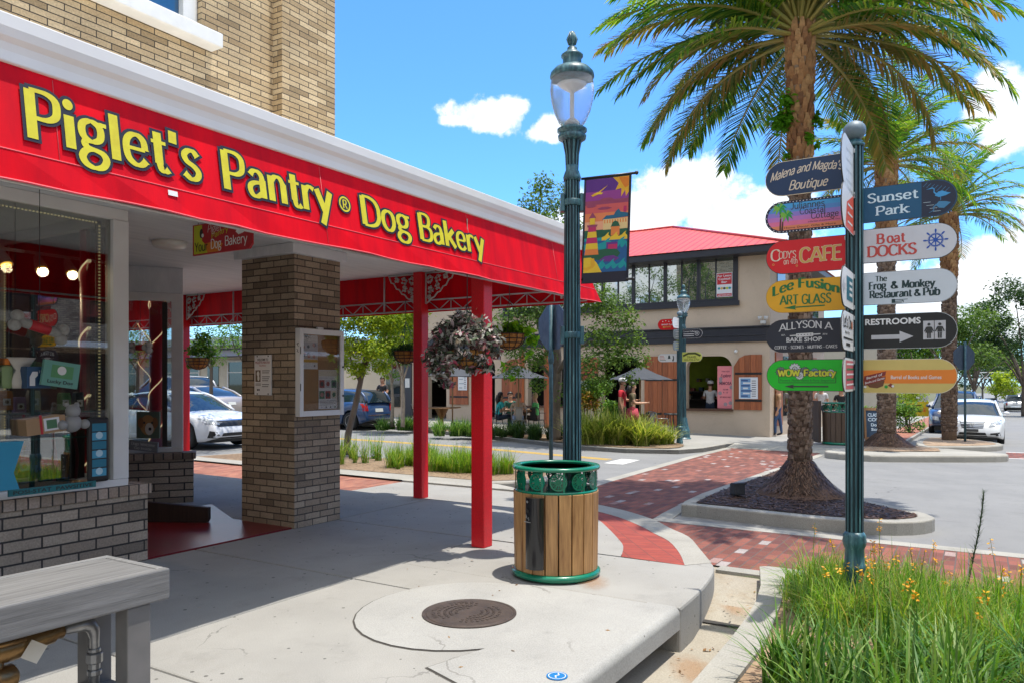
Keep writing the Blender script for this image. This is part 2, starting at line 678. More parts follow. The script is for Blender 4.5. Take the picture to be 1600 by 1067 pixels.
# ------------------------------------------------------------------ lettering: a pen-drawn alphabet and the plain built-in one
GL = {  # width | strokes;  L straight, C curve, O closed curve
 'A': '5.4|L 0,0 2.7,7;L 2.7,7 5.4,0;L 1,2.2 4.4,2.2', 'B': '4.6|L .7,0 .7,7;C .7,7 2.6,7 3.7,6.4 3.9,5.3 3.5,4.2 2.5,3.7 .7,3.7;C .7,3.7 2.8,3.7 4.1,3.1 4.4,1.9 4,.6 2.7,0 .7,0',
 'C': '5|C 4.7,5.7 3.9,6.7 2.7,7 1.3,6.4 .6,5 .5,3.5 .6,2 1.3,.6 2.7,0 3.9,.3 4.8,1.3', 'D': '5.3|L .7,0 .7,7;C .7,7 2.5,7 4.1,6.3 4.9,4.9 5,3.5 4.9,2.1 4.1,.7 2.5,0 .7,0',
 'E': '4.3|L .7,0 .7,7;L .7,7 4.1,7;L .7,3.7 3.5,3.7;L .7,0 4.2,0', 'F': '4.2|L .7,0 .7,7;L .7,7 4.1,7;L .7,3.7 3.5,3.7', 'G': '5.3|C 4.7,5.7 3.9,6.7 2.7,7 1.3,6.4 .6,5 .5,3.5 .6,2 1.3,.6 2.7,0 3.9,.3 4.8,1;L 4.8,3.1 4.8,.6;L 3.2,3.1 4.8,3.1',
 'I': '1.6|L .8,0 .8,7', 'J': '3.4|C 2.7,7 2.7,4 2.6,1.4 1.9,.1 1,0 .3,.8', 'K': '4.9|L .7,0 .7,7;L 4.4,7 .9,3.2;L 2,4.2 4.7,0', 'L': '4|L .7,7 .7,0;L .7,0 3.9,0', 'M': '6.4|L .7,0 .9,7;L .9,7 3.2,.6;L 3.2,.6 5.5,7;L 5.5,7 5.7,0',
 'N': '5.3|L .7,0 .7,7;L .7,7 4.6,0;L 4.6,0 4.6,7', 'O': '5.6|O 2.8,7 4.3,6.4 5.1,4.9 5.1,2.1 4.3,.6 2.8,0 1.3,.6 .5,2.1 .5,4.9 1.3,6.4', 'P': '4.6|L .7,0 .7,7;C .7,7 2.8,7 4,6.3 4.2,5 3.9,3.8 2.7,3.1 .7,3.1',
 'R': '4.9|L .7,0 .7,7;C .7,7 2.8,7 3.9,6.4 4.1,5.1 3.8,4 2.7,3.4 .7,3.4;L 2.4,3.4 4.7,0', 'S': '4.4|C 3.9,5.8 3,6.9 1.9,6.9 .8,6.2 .7,5 1.5,4 2.9,3.2 3.8,2.2 3.7,.9 2.6,.05 1.4,.1 .4,1.2', 'T': '5|L 2.5,7 2.5,0;L .2,7 4.8,7',
 'W': '7.2|L .3,7 2,0;L 2,0 3.6,6;L 3.6,6 5.2,0;L 5.2,0 6.9,7', 'Y': '4.8|L .2,7 2.4,3.3;L 4.6,7 2.4,3.3;L 2.4,3.3 2.4,0', 'U': '5|C .7,7 .7,3 .9,1 2.5,0 4.1,1 4.3,3 4.3,7',
 'a': '4.1|C .8,3.9 1.4,4.7 2.4,4.8 3.1,4.2 3.3,3.2;L 3.3,3.4 3.3,0;C 3.3,2.8 1.7,2.6 .7,2 .5,1.1 1,.2 2,.1 3.3,1.1', 'b': '4.2|L .7,7 .7,0;C .7,3.5 1.7,4.8 2.8,4.8 3.7,3.8 3.8,2.4 3.6,1 2.7,.1 1.6,.1 .7,1', 'c': '3.7|C 3.4,3.9 2.7,4.7 1.8,4.8 .8,4 .5,2.5 .8,.9 1.8,.1 2.7,.2 3.5,1',
 'd': '4.3|L 3.6,7 3.6,0;C 3.6,3.6 2.7,4.8 1.5,4.8 .7,3.8 .5,2.4 .7,1 1.5,.1 2.7,.1 3.6,1', 'e': '4|L .6,2.6 3.5,2.6;C 3.5,2.6 3.4,4 2.6,4.8 1.5,4.7 .7,3.8 .5,2.4 .8,.9 1.8,.1 2.8,.2 3.6,1', 'f': '2.9|C 2.9,6.5 2.2,7 1.5,6.4 1.4,5.2;L 1.4,5.4 1.4,0;L .3,4.7 2.6,4.7',
 'g': '4.2|O 1.9,4.9 3,4.4 3.3,3.4 3,2.3 1.9,1.8 .8,2.3 .5,3.4 .8,4.4;C 2.9,4.4 3.5,4.7 4.2,4.7;C 1.2,2 .8,1.4 1.2,.8 2.6,.6;O 2,.6 3.3,.3 3.8,-.6 3.2,-1.7 2,-2.1 .8,-1.7 .3,-.7 .9,.3', 'h': '4.2|L .7,7 .7,0;C .7,3.4 1.6,4.7 2.8,4.7 3.5,3.5;L 3.5,3.7 3.5,0', 'i': '1.6|L .8,4.8 .8,0;D .8,6.4 .72',
 'k': '4.2|L .7,7 .7,0;L 3.7,4.8 .9,2.1;L 1.7,2.8 4,0', 'l': '1.6|L .8,7 .8,0', 'm': '6.3|L .7,4.8 .7,0;C .7,3.4 1.6,4.7 2.6,4.6 3.1,3.5;L 3.1,3.7 3.1,0;C 3.1,3.4 4,4.7 5,4.6 5.5,3.5;L 5.5,3.7 5.5,0', 'n': '4.2|L .7,4.8 .7,0;C .7,3.4 1.6,4.7 2.8,4.7 3.5,3.5;L 3.5,3.7 3.5,0',
 'o': '4.2|O 2.1,4.9 3.3,4.3 3.7,2.9 3.6,1.5 3,.4 2.1,0 1.2,.4 .6,1.5 .5,2.9 .9,4.3', 'p': '4.2|L .7,4.8 .7,-2.2;C .7,3.5 1.7,4.8 2.8,4.8 3.7,3.8 3.8,2.4 3.6,1 2.7,.1 1.6,.1 .7,1', 'q': '4.3|L 3.6,4.8 3.6,-2.2;C 3.6,3.6 2.7,4.8 1.5,4.8 .7,3.8 .5,2.4 .7,1 1.5,.1 2.7,.1 3.6,1', 'r': '3.1|L .7,4.8 .7,0;C .7,3.2 1.3,4.4 2.1,4.8 3,4.4',
 's': '3.6|C 3.1,4 2.4,4.8 1.4,4.7 .7,3.9 1.1,2.9 2.4,2.2 3.1,1.3 2.7,.3 1.6,0 .5,.8', 't': '3|L 1.4,6.3 1.4,1.2;C 1.4,1.5 1.7,.3 2.4,.1 3,.5;L .3,4.7 2.8,4.7', 'u': '4.3|C .7,4.8 .7,1.6 1.1,.3 2.1,.1 3.5,1.4;L 3.5,4.8 3.5,0', 'x': '4|L .3,4.8 3.7,0;L 3.7,4.8 .3,0', 'y': '4.1|L .3,4.8 2.1,.3;L 3.8,4.8 1.2,-2.2',
 "'": '1.5|L .8,7.2 .7,5.2', '&': '5.2|C 4.9,0 2,4.3 1.5,5.7 2,6.8 2.9,6.6 3.1,5.5 1.1,3 .6,1.5 1.5,.2 3,.2 4.6,2.6', '4': '4.2|L 3,0 3,6.8;L 3,6.8 .3,2.2;L .3,2.2 4,2.2', '-': '3|L .4,2.6 2.6,2.6', '.': '1.5|D .7,.4 .5', ' ': '2.3|',
}


def pen(mb, text, x0, z0, cap, width=None, thick=.9, thin=.5, m=0, y=-.002, serif=0.0, slant=0.0, track=.25, flare=0.0, grow=0.0, align='l', xs=1.0, line=None):
    """write text with a broad pen in the x-z plane, facing -y; line(x) lifts the base line"""
    adv = [float(GL[c].split('|')[0]) * xs + track for c in text]
    k = cap / 7.0
    tot = sum(adv) - track
    kx = k if width is None else width / tot
    x = x0 - (tot * kx / 2 if align == 'c' else (tot * kx if align == 'r' else 0))
    start = x
    off = 0
    for ch, a in zip(text, adv):
        for st in GL[ch].split('|')[1].split(';'):
            if not st: continue
            t = st.split()
            off += 1
            yy = y - .00004 * (off % 25)

            def put(p):
                px, pz = x + p[0] * xs * kx + slant * p[1] * k, z0 + p[1] * k
                return (px, yy, pz + (line(px - start) if line else 0))
            if t[0] == 'D':
                cx, cz = map(float, t[1].split(','))
                r = float(t[2]) * thick / 1.1 + grow
                mb.add([put((cx + r * math.cos(i * math.pi / 8) / xs, cz + r * 1.05 * math.sin(i * math.pi / 8))) for i in range(16)], [tuple(range(16))], m)
                continue
            P = [tuple(map(float, q.split(','))) for q in t[1:]]
            closed = t[0] == 'O'
            if t[0] != 'L': P = smooth(P, 4, closed)
            n = len(P)
            vs = []
            for i, p in enumerate(P):
                q0 = P[i - 1] if (closed or i) else p
                q1 = P[(i + 1) % n] if (closed or i < n - 1) else p
                d = Vector((q1[0] - q0[0], q1[1] - q0[1]))
                d.normalize()
                w = (thin + (thick - thin) * abs(d.y) ** .8) / 2 + grow
                e = 0.0
                if not closed and i in (0, n - 1):
                    sg = -1 if i == 0 else 1
                    if flare and abs(d.y) > .3: w += flare
                    e = grow * sg
                    if t[0] == 'L' and abs(d.y) < .3 and not grow: e += .0
                nx, nz = -d.y * w, d.x * w
                bx, bz = p[0] + d.x * e, p[1] + d.y * e
                vs += [put((bx + nx / xs, bz + nz)), put((bx - nx / xs, bz - nz))]
            fs = [(2 * i, 2 * i + 1, 2 * ((i + 1) % n) + 1, 2 * ((i + 1) % n)) for i in range(n if closed else n - 1)]
            mb.add(vs, fs, m)
            if serif and t[0] == 'L' and ch not in "'-":
                (ax, az), (bx, bz) = P[0], P[-1]
                if abs(bz - az) > 2:
                    for (sx, sz) in (P[0], P[-1]):
                        if sz in (0, 7, 4.8, -2.2, 6.8) and not (ch in 'AMN' and sz == 7 and 0):
                            hw, hh = thick / 2 + serif + grow, .26 + grow
                            zc = sz + (hh - grow if sz <= 0 else -hh + grow)
                            off += 1
                            yy = y - .00004 * (off % 25)
                            mb.add([put((sx - hw / xs, zc - hh)), put((sx + hw / xs, zc - hh)), put((sx + hw / xs, zc + hh)), put((sx - hw / xs, zc + hh))], [(0, 1, 2, 3)], m)
        x += a * kx
    return x


_font = {}


def plain(mb, text, x, z, size, m=0, y=-.002, bold=0.0, align='l', width=None, shear=0.0, lift=None, space=1.0):
    """write text in the built-in sans letters, as filled outlines facing -y"""
    key = (text, bold, shear, space)
    if key not in _font:
        cu = D.curves.new('txt', 'FONT')
        cu.body = text
        cu.size = 1
        cu.offset = bold
        cu.shear = shear
        cu.space_character = space
        cu.resolution_u = 3
        ob = D.objects.new('txt', cu)
        COL.objects.link(ob)
        dg = bpy.context.evaluated_depsgraph_get()
        me = D.meshes.new_from_object(ob.evaluated_get(dg))
        _font[key] = ([tuple(v.co) for v in me.vertices], [tuple(p.vertices) for p in me.polygons])
        D.objects.remove(ob)
        D.curves.remove(cu)
        D.meshes.remove(me)
    vs, fs = _font[key]
    if not vs: return
    x0, x1 = min(v[0] for v in vs), max(v[0] for v in vs)
    k = size / .72
    kx = k if width is None else width / (x1 - x0)
    w = (x1 - x0) * kx
    ox = x - (w / 2 if align == 'c' else (w if align == 'r' else 0))
    mb.add([(ox + (v[0] - x0) * kx, y, z + v[1] * k + (lift((v[0] - x0) * kx) if lift else 0)) for v in vs], fs, m)


def flatpoly(mb, pts, m=0, y=-.001):
    n = len(pts)
    a = sum(pts[i][0] * pts[(i + 1) % n][1] - pts[(i + 1) % n][0] * pts[i][1] for i in range(n))
    if a < 0: pts = pts[::-1]
    mb.add([(p[0], y, p[1]) for p in pts], [tuple(range(n))], m)


def disc(mb, x, z, r, m=0, y=-.001, n=16, rz=None):
    flatpoly(mb, [(x + r * math.cos(2 * math.pi * i / n), z + (rz or r) * math.sin(2 * math.pi * i / n)) for i in range(n)], m, y)


def ring(mb, x, z, r0, r1, m=0, y=-.001, n=24):
    p = [(math.cos(2 * math.pi * i / n), math.sin(2 * math.pi * i / n)) for i in range(n)]
    mb.add([(x + r0 * a, y, z + r0 * b) for a, b in p] + [(x + r1 * a, y, z + r1 * b) for a, b in p], [(i, (i + 1) % n, n + (i + 1) % n, n + i) for i in range(n)], m)


def strip(mb, pts, w, m=0, y=-.001):
    """flat ribbon of width w along a line in the x-z plane"""
    n = len(pts)
    vs = []
    for i, p in enumerate(pts):
        a, b = Vector(pts[max(0, i - 1)]), Vector(pts[min(n - 1, i + 1)])
        d = (b - a).normalized()
        ww = w[i] if isinstance(w, (list, tuple)) else w
        vs += [(p[0] - d.y * ww / 2, y, p[1] + d.x * ww / 2), (p[0] + d.y * ww / 2, y, p[1] - d.x * ww / 2)]
    mb.add(vs, [(2 * i, 2 * i + 1, 2 * i + 3, 2 * i + 2) for i in range(n - 1)], m)


def box_art(mb, x0, z0, x1, z1, m=0, y=-.001):
    flatpoly(mb, [(x0, z0), (x1, z0), (x1, z1), (x0, z1)], m, y)


def P_(name, c, r=.45):
    """flat printed / painted colour"""
    return M('print_' + name, c, r, c2=tuple(x * .93 for x in c), scale=9)
# ------------------------------------------------------------------ ground
asphalt = speckled('asphalt', (.20, .198, .196), (.245, .242, .236), (.03, .03, .03), .006, 26, .92, 190, (.155, .153, .15), .22)
concrete = speckled('pavement_concrete', (.35, .338, .312), (.275, .265, .245), (.06, .055, .05), .0145, 13, .9, 160, (.25, .235, .21), .45)
smoothcon = speckled('patch_concrete', (.385, .376, .352), (.30, .293, .276), (.1, .09, .08), .008, 7, .88, 120, (.25, .245, .23), .3)
kerbcon = speckled('kerb_concrete', (.40, .38, .335), (.29, .275, .24), (.1, .09, .08), .01, 12, .92, 90, (.2, .185, .155))
guttercon = speckled('gutter_concrete', (.42, .38, .31), (.30, .265, .21), (.1, .08, .05), .01, 12, .92, 90, (.25, .15, .055))
pavers = brickmat('street_pavers', (.16, .052, .04), (.30, .095, .062), (.10, .075, .065), .21, .105, .006, .3, .85, third=(.42, .36, .34))
redstrip = brickmat('red_pavers', (.34, .12, .075), (.42, .17, .105), (.22, .13, .10), .21, .105, .005, .3, .85)
soil = speckled('soil', (.20, .13, .075), (.30, .21, .13), (.06, .035, .02), .03, 22, .95, 70, (.12, .07, .04))
straw = speckled('pine_straw', (.40, .29, .19), (.30, .20, .125), (.1, .06, .035), .02, 26, .95, 60, (.18, .11, .06))
mulchm = speckled('mulch', (.045, .022, .013), (.085, .044, .026), (.006, .004, .004), .02, 30, .95, 50, (.10, .055, .035))
earth = speckled('earth', (.10, .11, .05), (.14, .13, .07), (.04, .04, .02), .05, 3, .95, 20, (.12, .10, .06))
roadpaint = M('road_paint', (.72, .71, .68), .7, c2=(.5, .49, .47), scale=14)
yellowpaint = M('yellow_road_paint', (.66, .40, .05), .7, c2=(.5, .32, .06), scale=14)
gmesh('ground', [[(-400, -400), (900, -400), (900, 400), (-400, 400)]], earth, -.55)
gmesh('road', [[(-60, -16), (-1, -16), (300, -16), (300, -1.5), (16, -1.5), (14, 2.2), (14, 60), (1.2, 60), (1.2, .2), (-1, -1.7), (-2, -2.9), (-60, -2.9)]], asphalt, -.10)
# the corner pavement, slab by slab with open joints
G5 = .005
us = [-14, -11.8, -9.8, -7.8, -5.85, -3.83, -1.98, -.18]
vs_ = [-2.16, .37, 2.41]
slabs = []
for i in range(7):
    a, b = us[i] + G5, us[i + 1] - G5
    slabs.append([(a, .37 + G5), (b, .37 + G5), (b, 2.41), (a, 2.41)])
    if i < 5:
        slabs.append([(a, -1.93), (b, -1.93), (b, .37 - G5), (a, .37 - G5)])
slabs.append([(-3.83 + G5, -1.93), (-3.22, -1.93), (-3.22, .37 - G5), (-3.83 + G5, .37 - G5)])
gmesh('pavement_slab', slabs, concrete, 0, -.15, bevel=.014)
kerbblock = smooth([(-3.21, -2.17), (-2.7, -2.15), (-2.2, -2.09), (-1.9, -2.02), (-1.75, -1.95)], 4) + [(-1.97, -1.78), (-1.975, -1.18), (-1.985, .36), (-3.21, .36)]
gmesh('corner_pavement', [kerbblock], concrete, 0, -.5, bevel=.06)
T_ = smooth([(-1.97, -1.18), (-1.55, -1.02), (-1.23, -.82), (-.8, -.52), (-.38, -.20), (-.1, .12), (.08, .5)], 3)
Bi = smooth([(-1.97, -1.78), (-1.45, -1.55), (-.89, -1.24), (-.5, -.92), (-.19, -.64), (.2, -.2), (.47, .25)], 3)
Bo = smooth([(-1.75, -1.95), (-1.1, -1.63), (-.47, -1.31), (.02, -.92), (.45, -.54), (.85, 0), (1.1, .5)], 3)
gmesh('corner_paving', [[(-1.965, .365), (-1.965, -1.17)] + T_[1:] + [(.2, .9), (1.0, 1.7), (1.0, 3.9), (-.17, 3.9), (-.17, 2.41), (-.19, .365)], [(-3.825, 2.42), (-.19, 2.42), (-.19, 46), (-3.825, 46)]], concrete, 0, -.10)
nA = len(T_)
hz = lambda i, a, b: a + (b - a) * min(1, i / (nA * .45))
tact = [[(*T_[i], 0.0), (*T_[i + 1], 0.0), (*Bi[i + 1], hz(i + 1, -.004, -.06)), (*Bi[i], hz(i, -.004, -.06))] for i in range(nA - 1)]
tactm = NT('tactile_paving')
tuv = tactm.coord('UV')
vv = tactm.n('TexBrick')
vv.offset = 0
vv.inputs['Scale'].default_value = 1
vv.inputs['Brick Width'].default_value = .105
vv.inputs['Row Height'].default_value = .21
vv.inputs['Mortar Size'].default_value = .005
vv.inputs['Color1'].default_value = (.36, .062, .036, 1)
vv.inputs['Color2'].default_value = (.27, .045, .03, 1)
vv.inputs['Mortar'].default_value = (.16, .05, .035, 1)
tactm.link(tactm.mapping(tuv, rot=R(-38)), vv.inputs['Vector'])
tactm.col(tactm.mix(.5, vv.outputs['Color'], tactm.ramp(tactm.noise(tuv, 7, 6), [(.3, .6), (.7, 1.1)]), 'MULTIPLY'))
tactm.b.inputs['Roughness'].default_value = .8
wv = tactm.n('TexVoronoi')
wv.inputs['Scale'].default_value = 19
wv.inputs['Randomness'].default_value = 0
tactm.link(tuv, wv.inputs['Vector'])
tactm.bump(tactm.math('LESS_THAN', wv.outputs['Distance'], .25), .6, .006)
gmesh('tactile_ramp', tact, tactm.m, 0)
band = [[(*Bi[i], hz(i, -.002, -.058)), (*Bi[i + 1], hz(i + 1, -.002, -.058)), (*Bo[i + 1], hz(i + 1, -.004, -.088)), (*Bo[i], hz(i, -.004, -.088))] for i in range(nA - 1)]
gmesh('ramp_kerb', band, kerbcon, 0, -.4)
gmesh('kerb', [[(1.0, 1.7), (1.15, 1.75), (1.42, 2.3), (1.42, 46), (1.15, 46), (1.15, 3.9), (1.0, 3.9)]], kerbcon, .03, -.2, bevel=.03)
gmesh('red_paving', [[(-.165, 3.91), (1.145, 3.91), (1.145, 46), (-.165, 46)]], redstrip, -.004, -.10)
# manhole collar, cover slab and small marker
sl = [(-4.1 + .78 * math.cos(a), -.93 + .72 * math.sin(a)) for a in [R(20 + 11.5 * i) for i in range(20)]]
sl = sl[:19] + [(-5.05, -1.35), (-5.25, -1.932), (-3.25, -1.932), (-3.26, -1.0)]
nose = MB().prism([(-1.931, .0068), (-2.115, .0068)] + [(-2.115 - .055 * math.sin(R(9 * i)), -.0482 + .055 * math.cos(R(9 * i))) for i in range(1, 11)] + [(-2.172, -.15), (-1.931, -.15)], -14, -3.217, ax='x').build('pavement_nose', smoothcon, None, (CX, CY, 0), A)
nose['kind'] = 'structure'
gmesh('slab_joint', [inset(sl, -.012)], M('joint_dark', (.07, .062, .055), .95), .003)
gmesh('inlet_slab', [sl], smoothcon, .007)
# sunken gutter between the pavement and the flower bed
gz = lambda u: -.11 if u > -1.6 else (-.11 - .21 * min(1, (-1.6 - u) / 1.3))
gut = []
uu = [-1.45, -1.7, -2.1, -2.5, -2.9, -3.4, -5, -9]
for i in range(len(uu) - 1):
    a, b = uu[i], uu[i + 1]
    gut.append([(a, -1.6, gz(a)), (b, -1.6, gz(b)), (b, -2.95, gz(b)), (a, -2.95, gz(a))])
gmesh('gutter', gut, guttercon, -.2)
gmesh('inlet_wall', [[(-9, -1.9), (-3.2, -1.9), (-3.2, -1.8), (-9, -1.8)]], M('inlet_shade', (.02, .018, .015), .95), -.1, -.6)  # near-black colour paints in the shade of the gap under the slab
gmesh('gutter_grate', [[(-2.62, -2.1), (-2.55, -2.1), (-2.55, -2.62), (-2.62, -2.62)]], M('grate_dark', (.05, .045, .04), .9), -.262)
ko = smooth([(-9, -2.68), (-4.45, -2.67), (-2.72, -2.58), (-1.68, -2.35)], 3)
ki = smooth([(-9, -2.88), (-4.34, -2.86), (-3.22, -2.81), (-1.83, -2.62)], 3)
gmesh('bed_kerb', [ko + ki[::-1], [(-1.675, -2.355), (-1.63, -2.42), (-1.63, -9), (-1.83, -9), (-1.83, -2.625)]], kerbcon, 0, -.5)
gmesh('flower_bed', [[(-9, -2.86), (-4.34, -2.84), (-3.22, -2.79), (-1.84, -2.6), (-1.84, -9.02), (-9, -9.02)]], straw, -.03)
# brick crossings with their pale edge bands
gmesh('brick_crossing', [[(.46, -.53), (.86, .01), (1.11, .51), (1.6, 1.2), (3.5, 1.42), (9.7, 1.82), (12.9, 1.93), (12.9, -.42), (7.5, -.42), (1.6, -.46), (.9, -.5)]], pavers, -.094)
gmesh('brick_crossing', [[(-1.46, -1.84), (-1.1, -1.64), (-.47, -1.32), (.02, -.93), (.36, -.62), (.37, -16), (-1.46, -16)]], pavers, -.094)
gmesh('crossing_edge', [[(.36, -.62), (.45, -.55), (.9, -.5), (1.6, -.46), (7.5, -.42), (12.9, -.42), (12.9, -.6), (7.5, -.6), (1.5, -.64), (.62, -.74), (.57, -.9), (.57, -16), (.375, -16)],
                        [(1.11, .51), (1.6, 1.2), (3.5, 1.42), (9.7, 1.82), (12.9, 1.93), (12.9, 2.12), (9.7, 2.02), (3.5, 1.62), (1.45, 1.38), (.95, .75)], [(-1.46, -1.95), (-1.46, -16), (-1.63, -16), (-1.63, -1.95)]], kerbcon, -.09, -.3)
gmesh('brick_crossing', [[(14.3, -4.6), (16.6, -4.6), (16.6, -16), (14.3, -16)]], pavers, -.094)
gmesh('crossing_edge', [[(14.1, -4.6), (14.29, -4.6), (14.29, -16), (14.1, -16)], [(16.61, -4.6), (16.8, -4.6), (16.8, -16), (16.61, -16)]], roadpaint, -.092)
gmesh('stop_line', [[(6.6, 2.5), (7.8, 2.6), (7.8, 3.05), (6.6, 2.95)], [(-.9, -6.4), (.2, -6.4), (.2, -5.9), (-.9, -5.9)]], roadpaint, -.095)
gmesh('yellow_line', [[(7.3, 3.2), (7.42, 3.2), (8.25, 8), (8.3, 46), (8.18, 46), (8.12, 8)], [(7.5, 3.2), (7.62, 3.2), (8.45, 8), (8.5, 46), (8.38, 46), (8.32, 8)]], yellowpaint, -.095)
gmesh('yellow_line', [[(22, -9.0), (130, -9.0), (130, -9.14), (22, -9.14)], [(22, -9.3), (130, -9.3), (130, -9.44), (22, -9.44)]], yellowpaint, -.09)
# palm island
isl = smooth([(1.18, -.7), (.92, -.95), (.85, -1.5), (.77, -2.5), (.95, -3.2), (1.35, -3.52), (1.75, -3.45), (2.3, -2.95), (3.2, -2.2), (5, -1.35), (6.6, -.9), (6.5, -.7), (4, -.68)], 3, True)
isin = inset(isl, .17)
gmesh('island_kerb', [isl], kerbcon, .05, -.25, bevel=.035)
gmesh('island_mulch', [isin], mulchm, .056)
# bed and kerb along the near side of the side street
bedo = smooth([(1.43, 2.6), (2.2, 2.0), (3.3, 2.4), (3.6, 3.6), (3.7, 7.5), (3.5, 9.6), (1.43, 10.2)], 3)
gmesh('street_kerb', [bedo], kerbcon, .03, -.25, bevel=.03)
gmesh('street_bed', [inset(bedo, .15)], soil, .036)
# far pavement, its beds, islands across the junction
fk = [(13.2, 46), (12.9, 15), (12.46, 14.02), (11.97, 12.18), (11.16, 9.26), (10.3, 7), (9.43, 5.05), (9.35, 3.6), (9.97, 2.45), (11, 2.15), (12.9, 2.1), (13.6, 2.05), (13.6, -.7), (13.6, -1.4), (16.5, -1.9), (19, -2.0), (150, -2.0), (150, 3), (24, 3), (24, 46)]
gmesh('far_pavement', [fk], concrete, 0, -.3)
fko = fk[1:12]
gmesh('far_kerb', [[(p[0], p[1]) for p in fko] + [(p[0] + .16, p[1] + .12) for p in fko[::-1]]], kerbcon, .012, -.3)
bedf = smooth([(9.65, 5.0), (9.6, 3.8), (10.2, 2.8), (11.2, 2.75), (12.2, 3.3), (12.6, 5), (12.7, 9), (12.9, 13), (12.2, 12.6), (11.4, 9.3), (10.6, 7)], 2, True)
gmesh('far_bed', [bedf], soil, .02)
i2 = smooth([(11.7, -.7), (11.0, -1.4), (11.1, -2.2), (12.7, -4.3), (13.6, -4.5), (14.2, -3.8), (15.2, -2.6), (15.4, -1.7), (14, -1.2)], 3, True)
gmesh('junction_kerb', [i2], kerbcon, .06, -.3, bevel=.04)
gmesh('junction_mulch', [inset([(12.1, -1.1), (12.2, -2.0), (13.2, -3.2), (14.4, -3.1), (15.0, -2.4), (15.0, -1.6)], .05)], straw, .075)
i3 = smooth([(15.8, -2.5), (15.8, -3.4), (17.1, -4.4), (18.6, -4.5), (20.4, -3.6), (20.4, -2.4)], 3, True)
gmesh('island_kerb', [i3], kerbcon, .06, -.3, bevel=.04)
gmesh('island_mulch', [inset(i3, .18)], straw, .066)
gmesh('verge_paving', [[(15.6, -1.9), (15.6, -.9), (60, -.9), (60, -1.9)]], redstrip, .006)
gmesh('opposite_pavement', [[(-60, -16), (300, -16), (300, -20), (-60, -20)]], concrete, .02, -.3)
# painted entrance floor
redfloor = M('red_floor_paint', (.20, .012, .02), .28, c2=(.13, .008, .015), scale=3, bump=.1, bscale=30)
gmesh('entrance_floor', [[(-4.31, 2.415), (-2.62, 2.415), (-2.62, 3.4), (-1.9, 4.86), (-4.31, 4.9)]], redfloor, .012, -.05)
gmesh('shop_floor', [[(-14, 2.415), (-4.32, 2.415), (-4.32, 4.91), (-3.84, 4.91), (-3.84, 9), (-14, 9)]], M('shop_floor', (.06, .04, .03), .5), .008)
gmesh('crossing_ramp', [[(12.89, 2.12, -.088), (12.89, -.62, -.088), (13.61, -.72, .003), (13.61, 2.06, .003)]], kerbcon, 0)

stainm = NT('rust_stain')
stainm.b.inputs['Roughness'].default_value = .9
stainm.col((.42, .19, .05))
tco = stainm.coord()
gr_ = stainm.n('TexGradient', gradient_type='SPHERICAL')
stainm.link(tco, gr_.inputs[0])
stainm.link(stainm.math('MULTIPLY', stainm.ramp(stainm.math('MULTIPLY', gr_.outputs['Fac'], stainm.math('MULTIPLY', stainm.noise(tco, 4, 7, .7), 2.0)), [(.22, 0), (.75, 1)]), .3), stainm.b.inputs['Alpha'])
for x, y, z, r, q in ((-2.93, -1.36, .011, .34, .55), (-3.5, -2.35, -.312, .42, .5), (-2.3, -2.3, -.215, .3, .5)):
    o = MB().add([(r_ * math.cos(a), r_ * math.sin(a), 0) for r_ in (1,) for a in [i * math.pi / 12 for i in range(24)]], [tuple(range(24))]).build('rust_stain', stainm.m, None, W(x, y, z), A + .5)
    o.scale = (r, r * q, r)
    o['kind'] = 'structure'
# ------------------------------------------------------------------ the corner shop
ybrick = brickmat('yellow_brick', (.56, .40, .215), (.68, .52, .31), (.045, .035, .028), .27, .0585, .0048, .6)
tbrick = brickmat('tan_brick', (.35, .262, .18), (.46, .36, .255), (.07, .058, .048), .225, .0735, .0065, .7)
gbrick = brickmat('grey_brick', (.36, .29, .225), (.47, .385, .30), (.045, .04, .037), .29, .092, .008, .7)
soldier = brickmat('soldier_brick', (.36, .275, .21), (.47, .37, .30), (.045, .04, .037), .092, .4, .007, .7, off=0)
redcloth = M('red_awning', (.80, .001, .010), .6, c2=(.50, .002, .012), scale=1.6, bump=.25, bscale=3.2, spec=.12, stretch=(4, 4, .5))
redpost = speckled('red_post_paint', (.80, .003, .012), (.66, .004, .012), (.30, .10, .08), .006, 9, .42, 90, (.52, .012, .015))
ceilm = M('ceiling_paint', (.74, .76, .78), .7, c2=(.6, .63, .66), scale=2.5, bump=.15, bscale=18, stretch=(.6, 4, 1))
gutterm = M('white_gutter', (.90, .875, .83), .4, c2=(.83, .80, .755), scale=2.2)
framem = M('window_frame_white', (.76, .76, .75), .4, c2=(.68, .68, .68), scale=3)
shopglass = glassmat('shop_glass', (.74, .79, .78), 1.0, 0, 1.52, .15)
dark = M('dark_interior', (.035, .026, .022), .8)
shop = thing('shop_building', 'yellow brick corner shop with red lettered awning over the pavement', 'shop', 0, 0, 0)
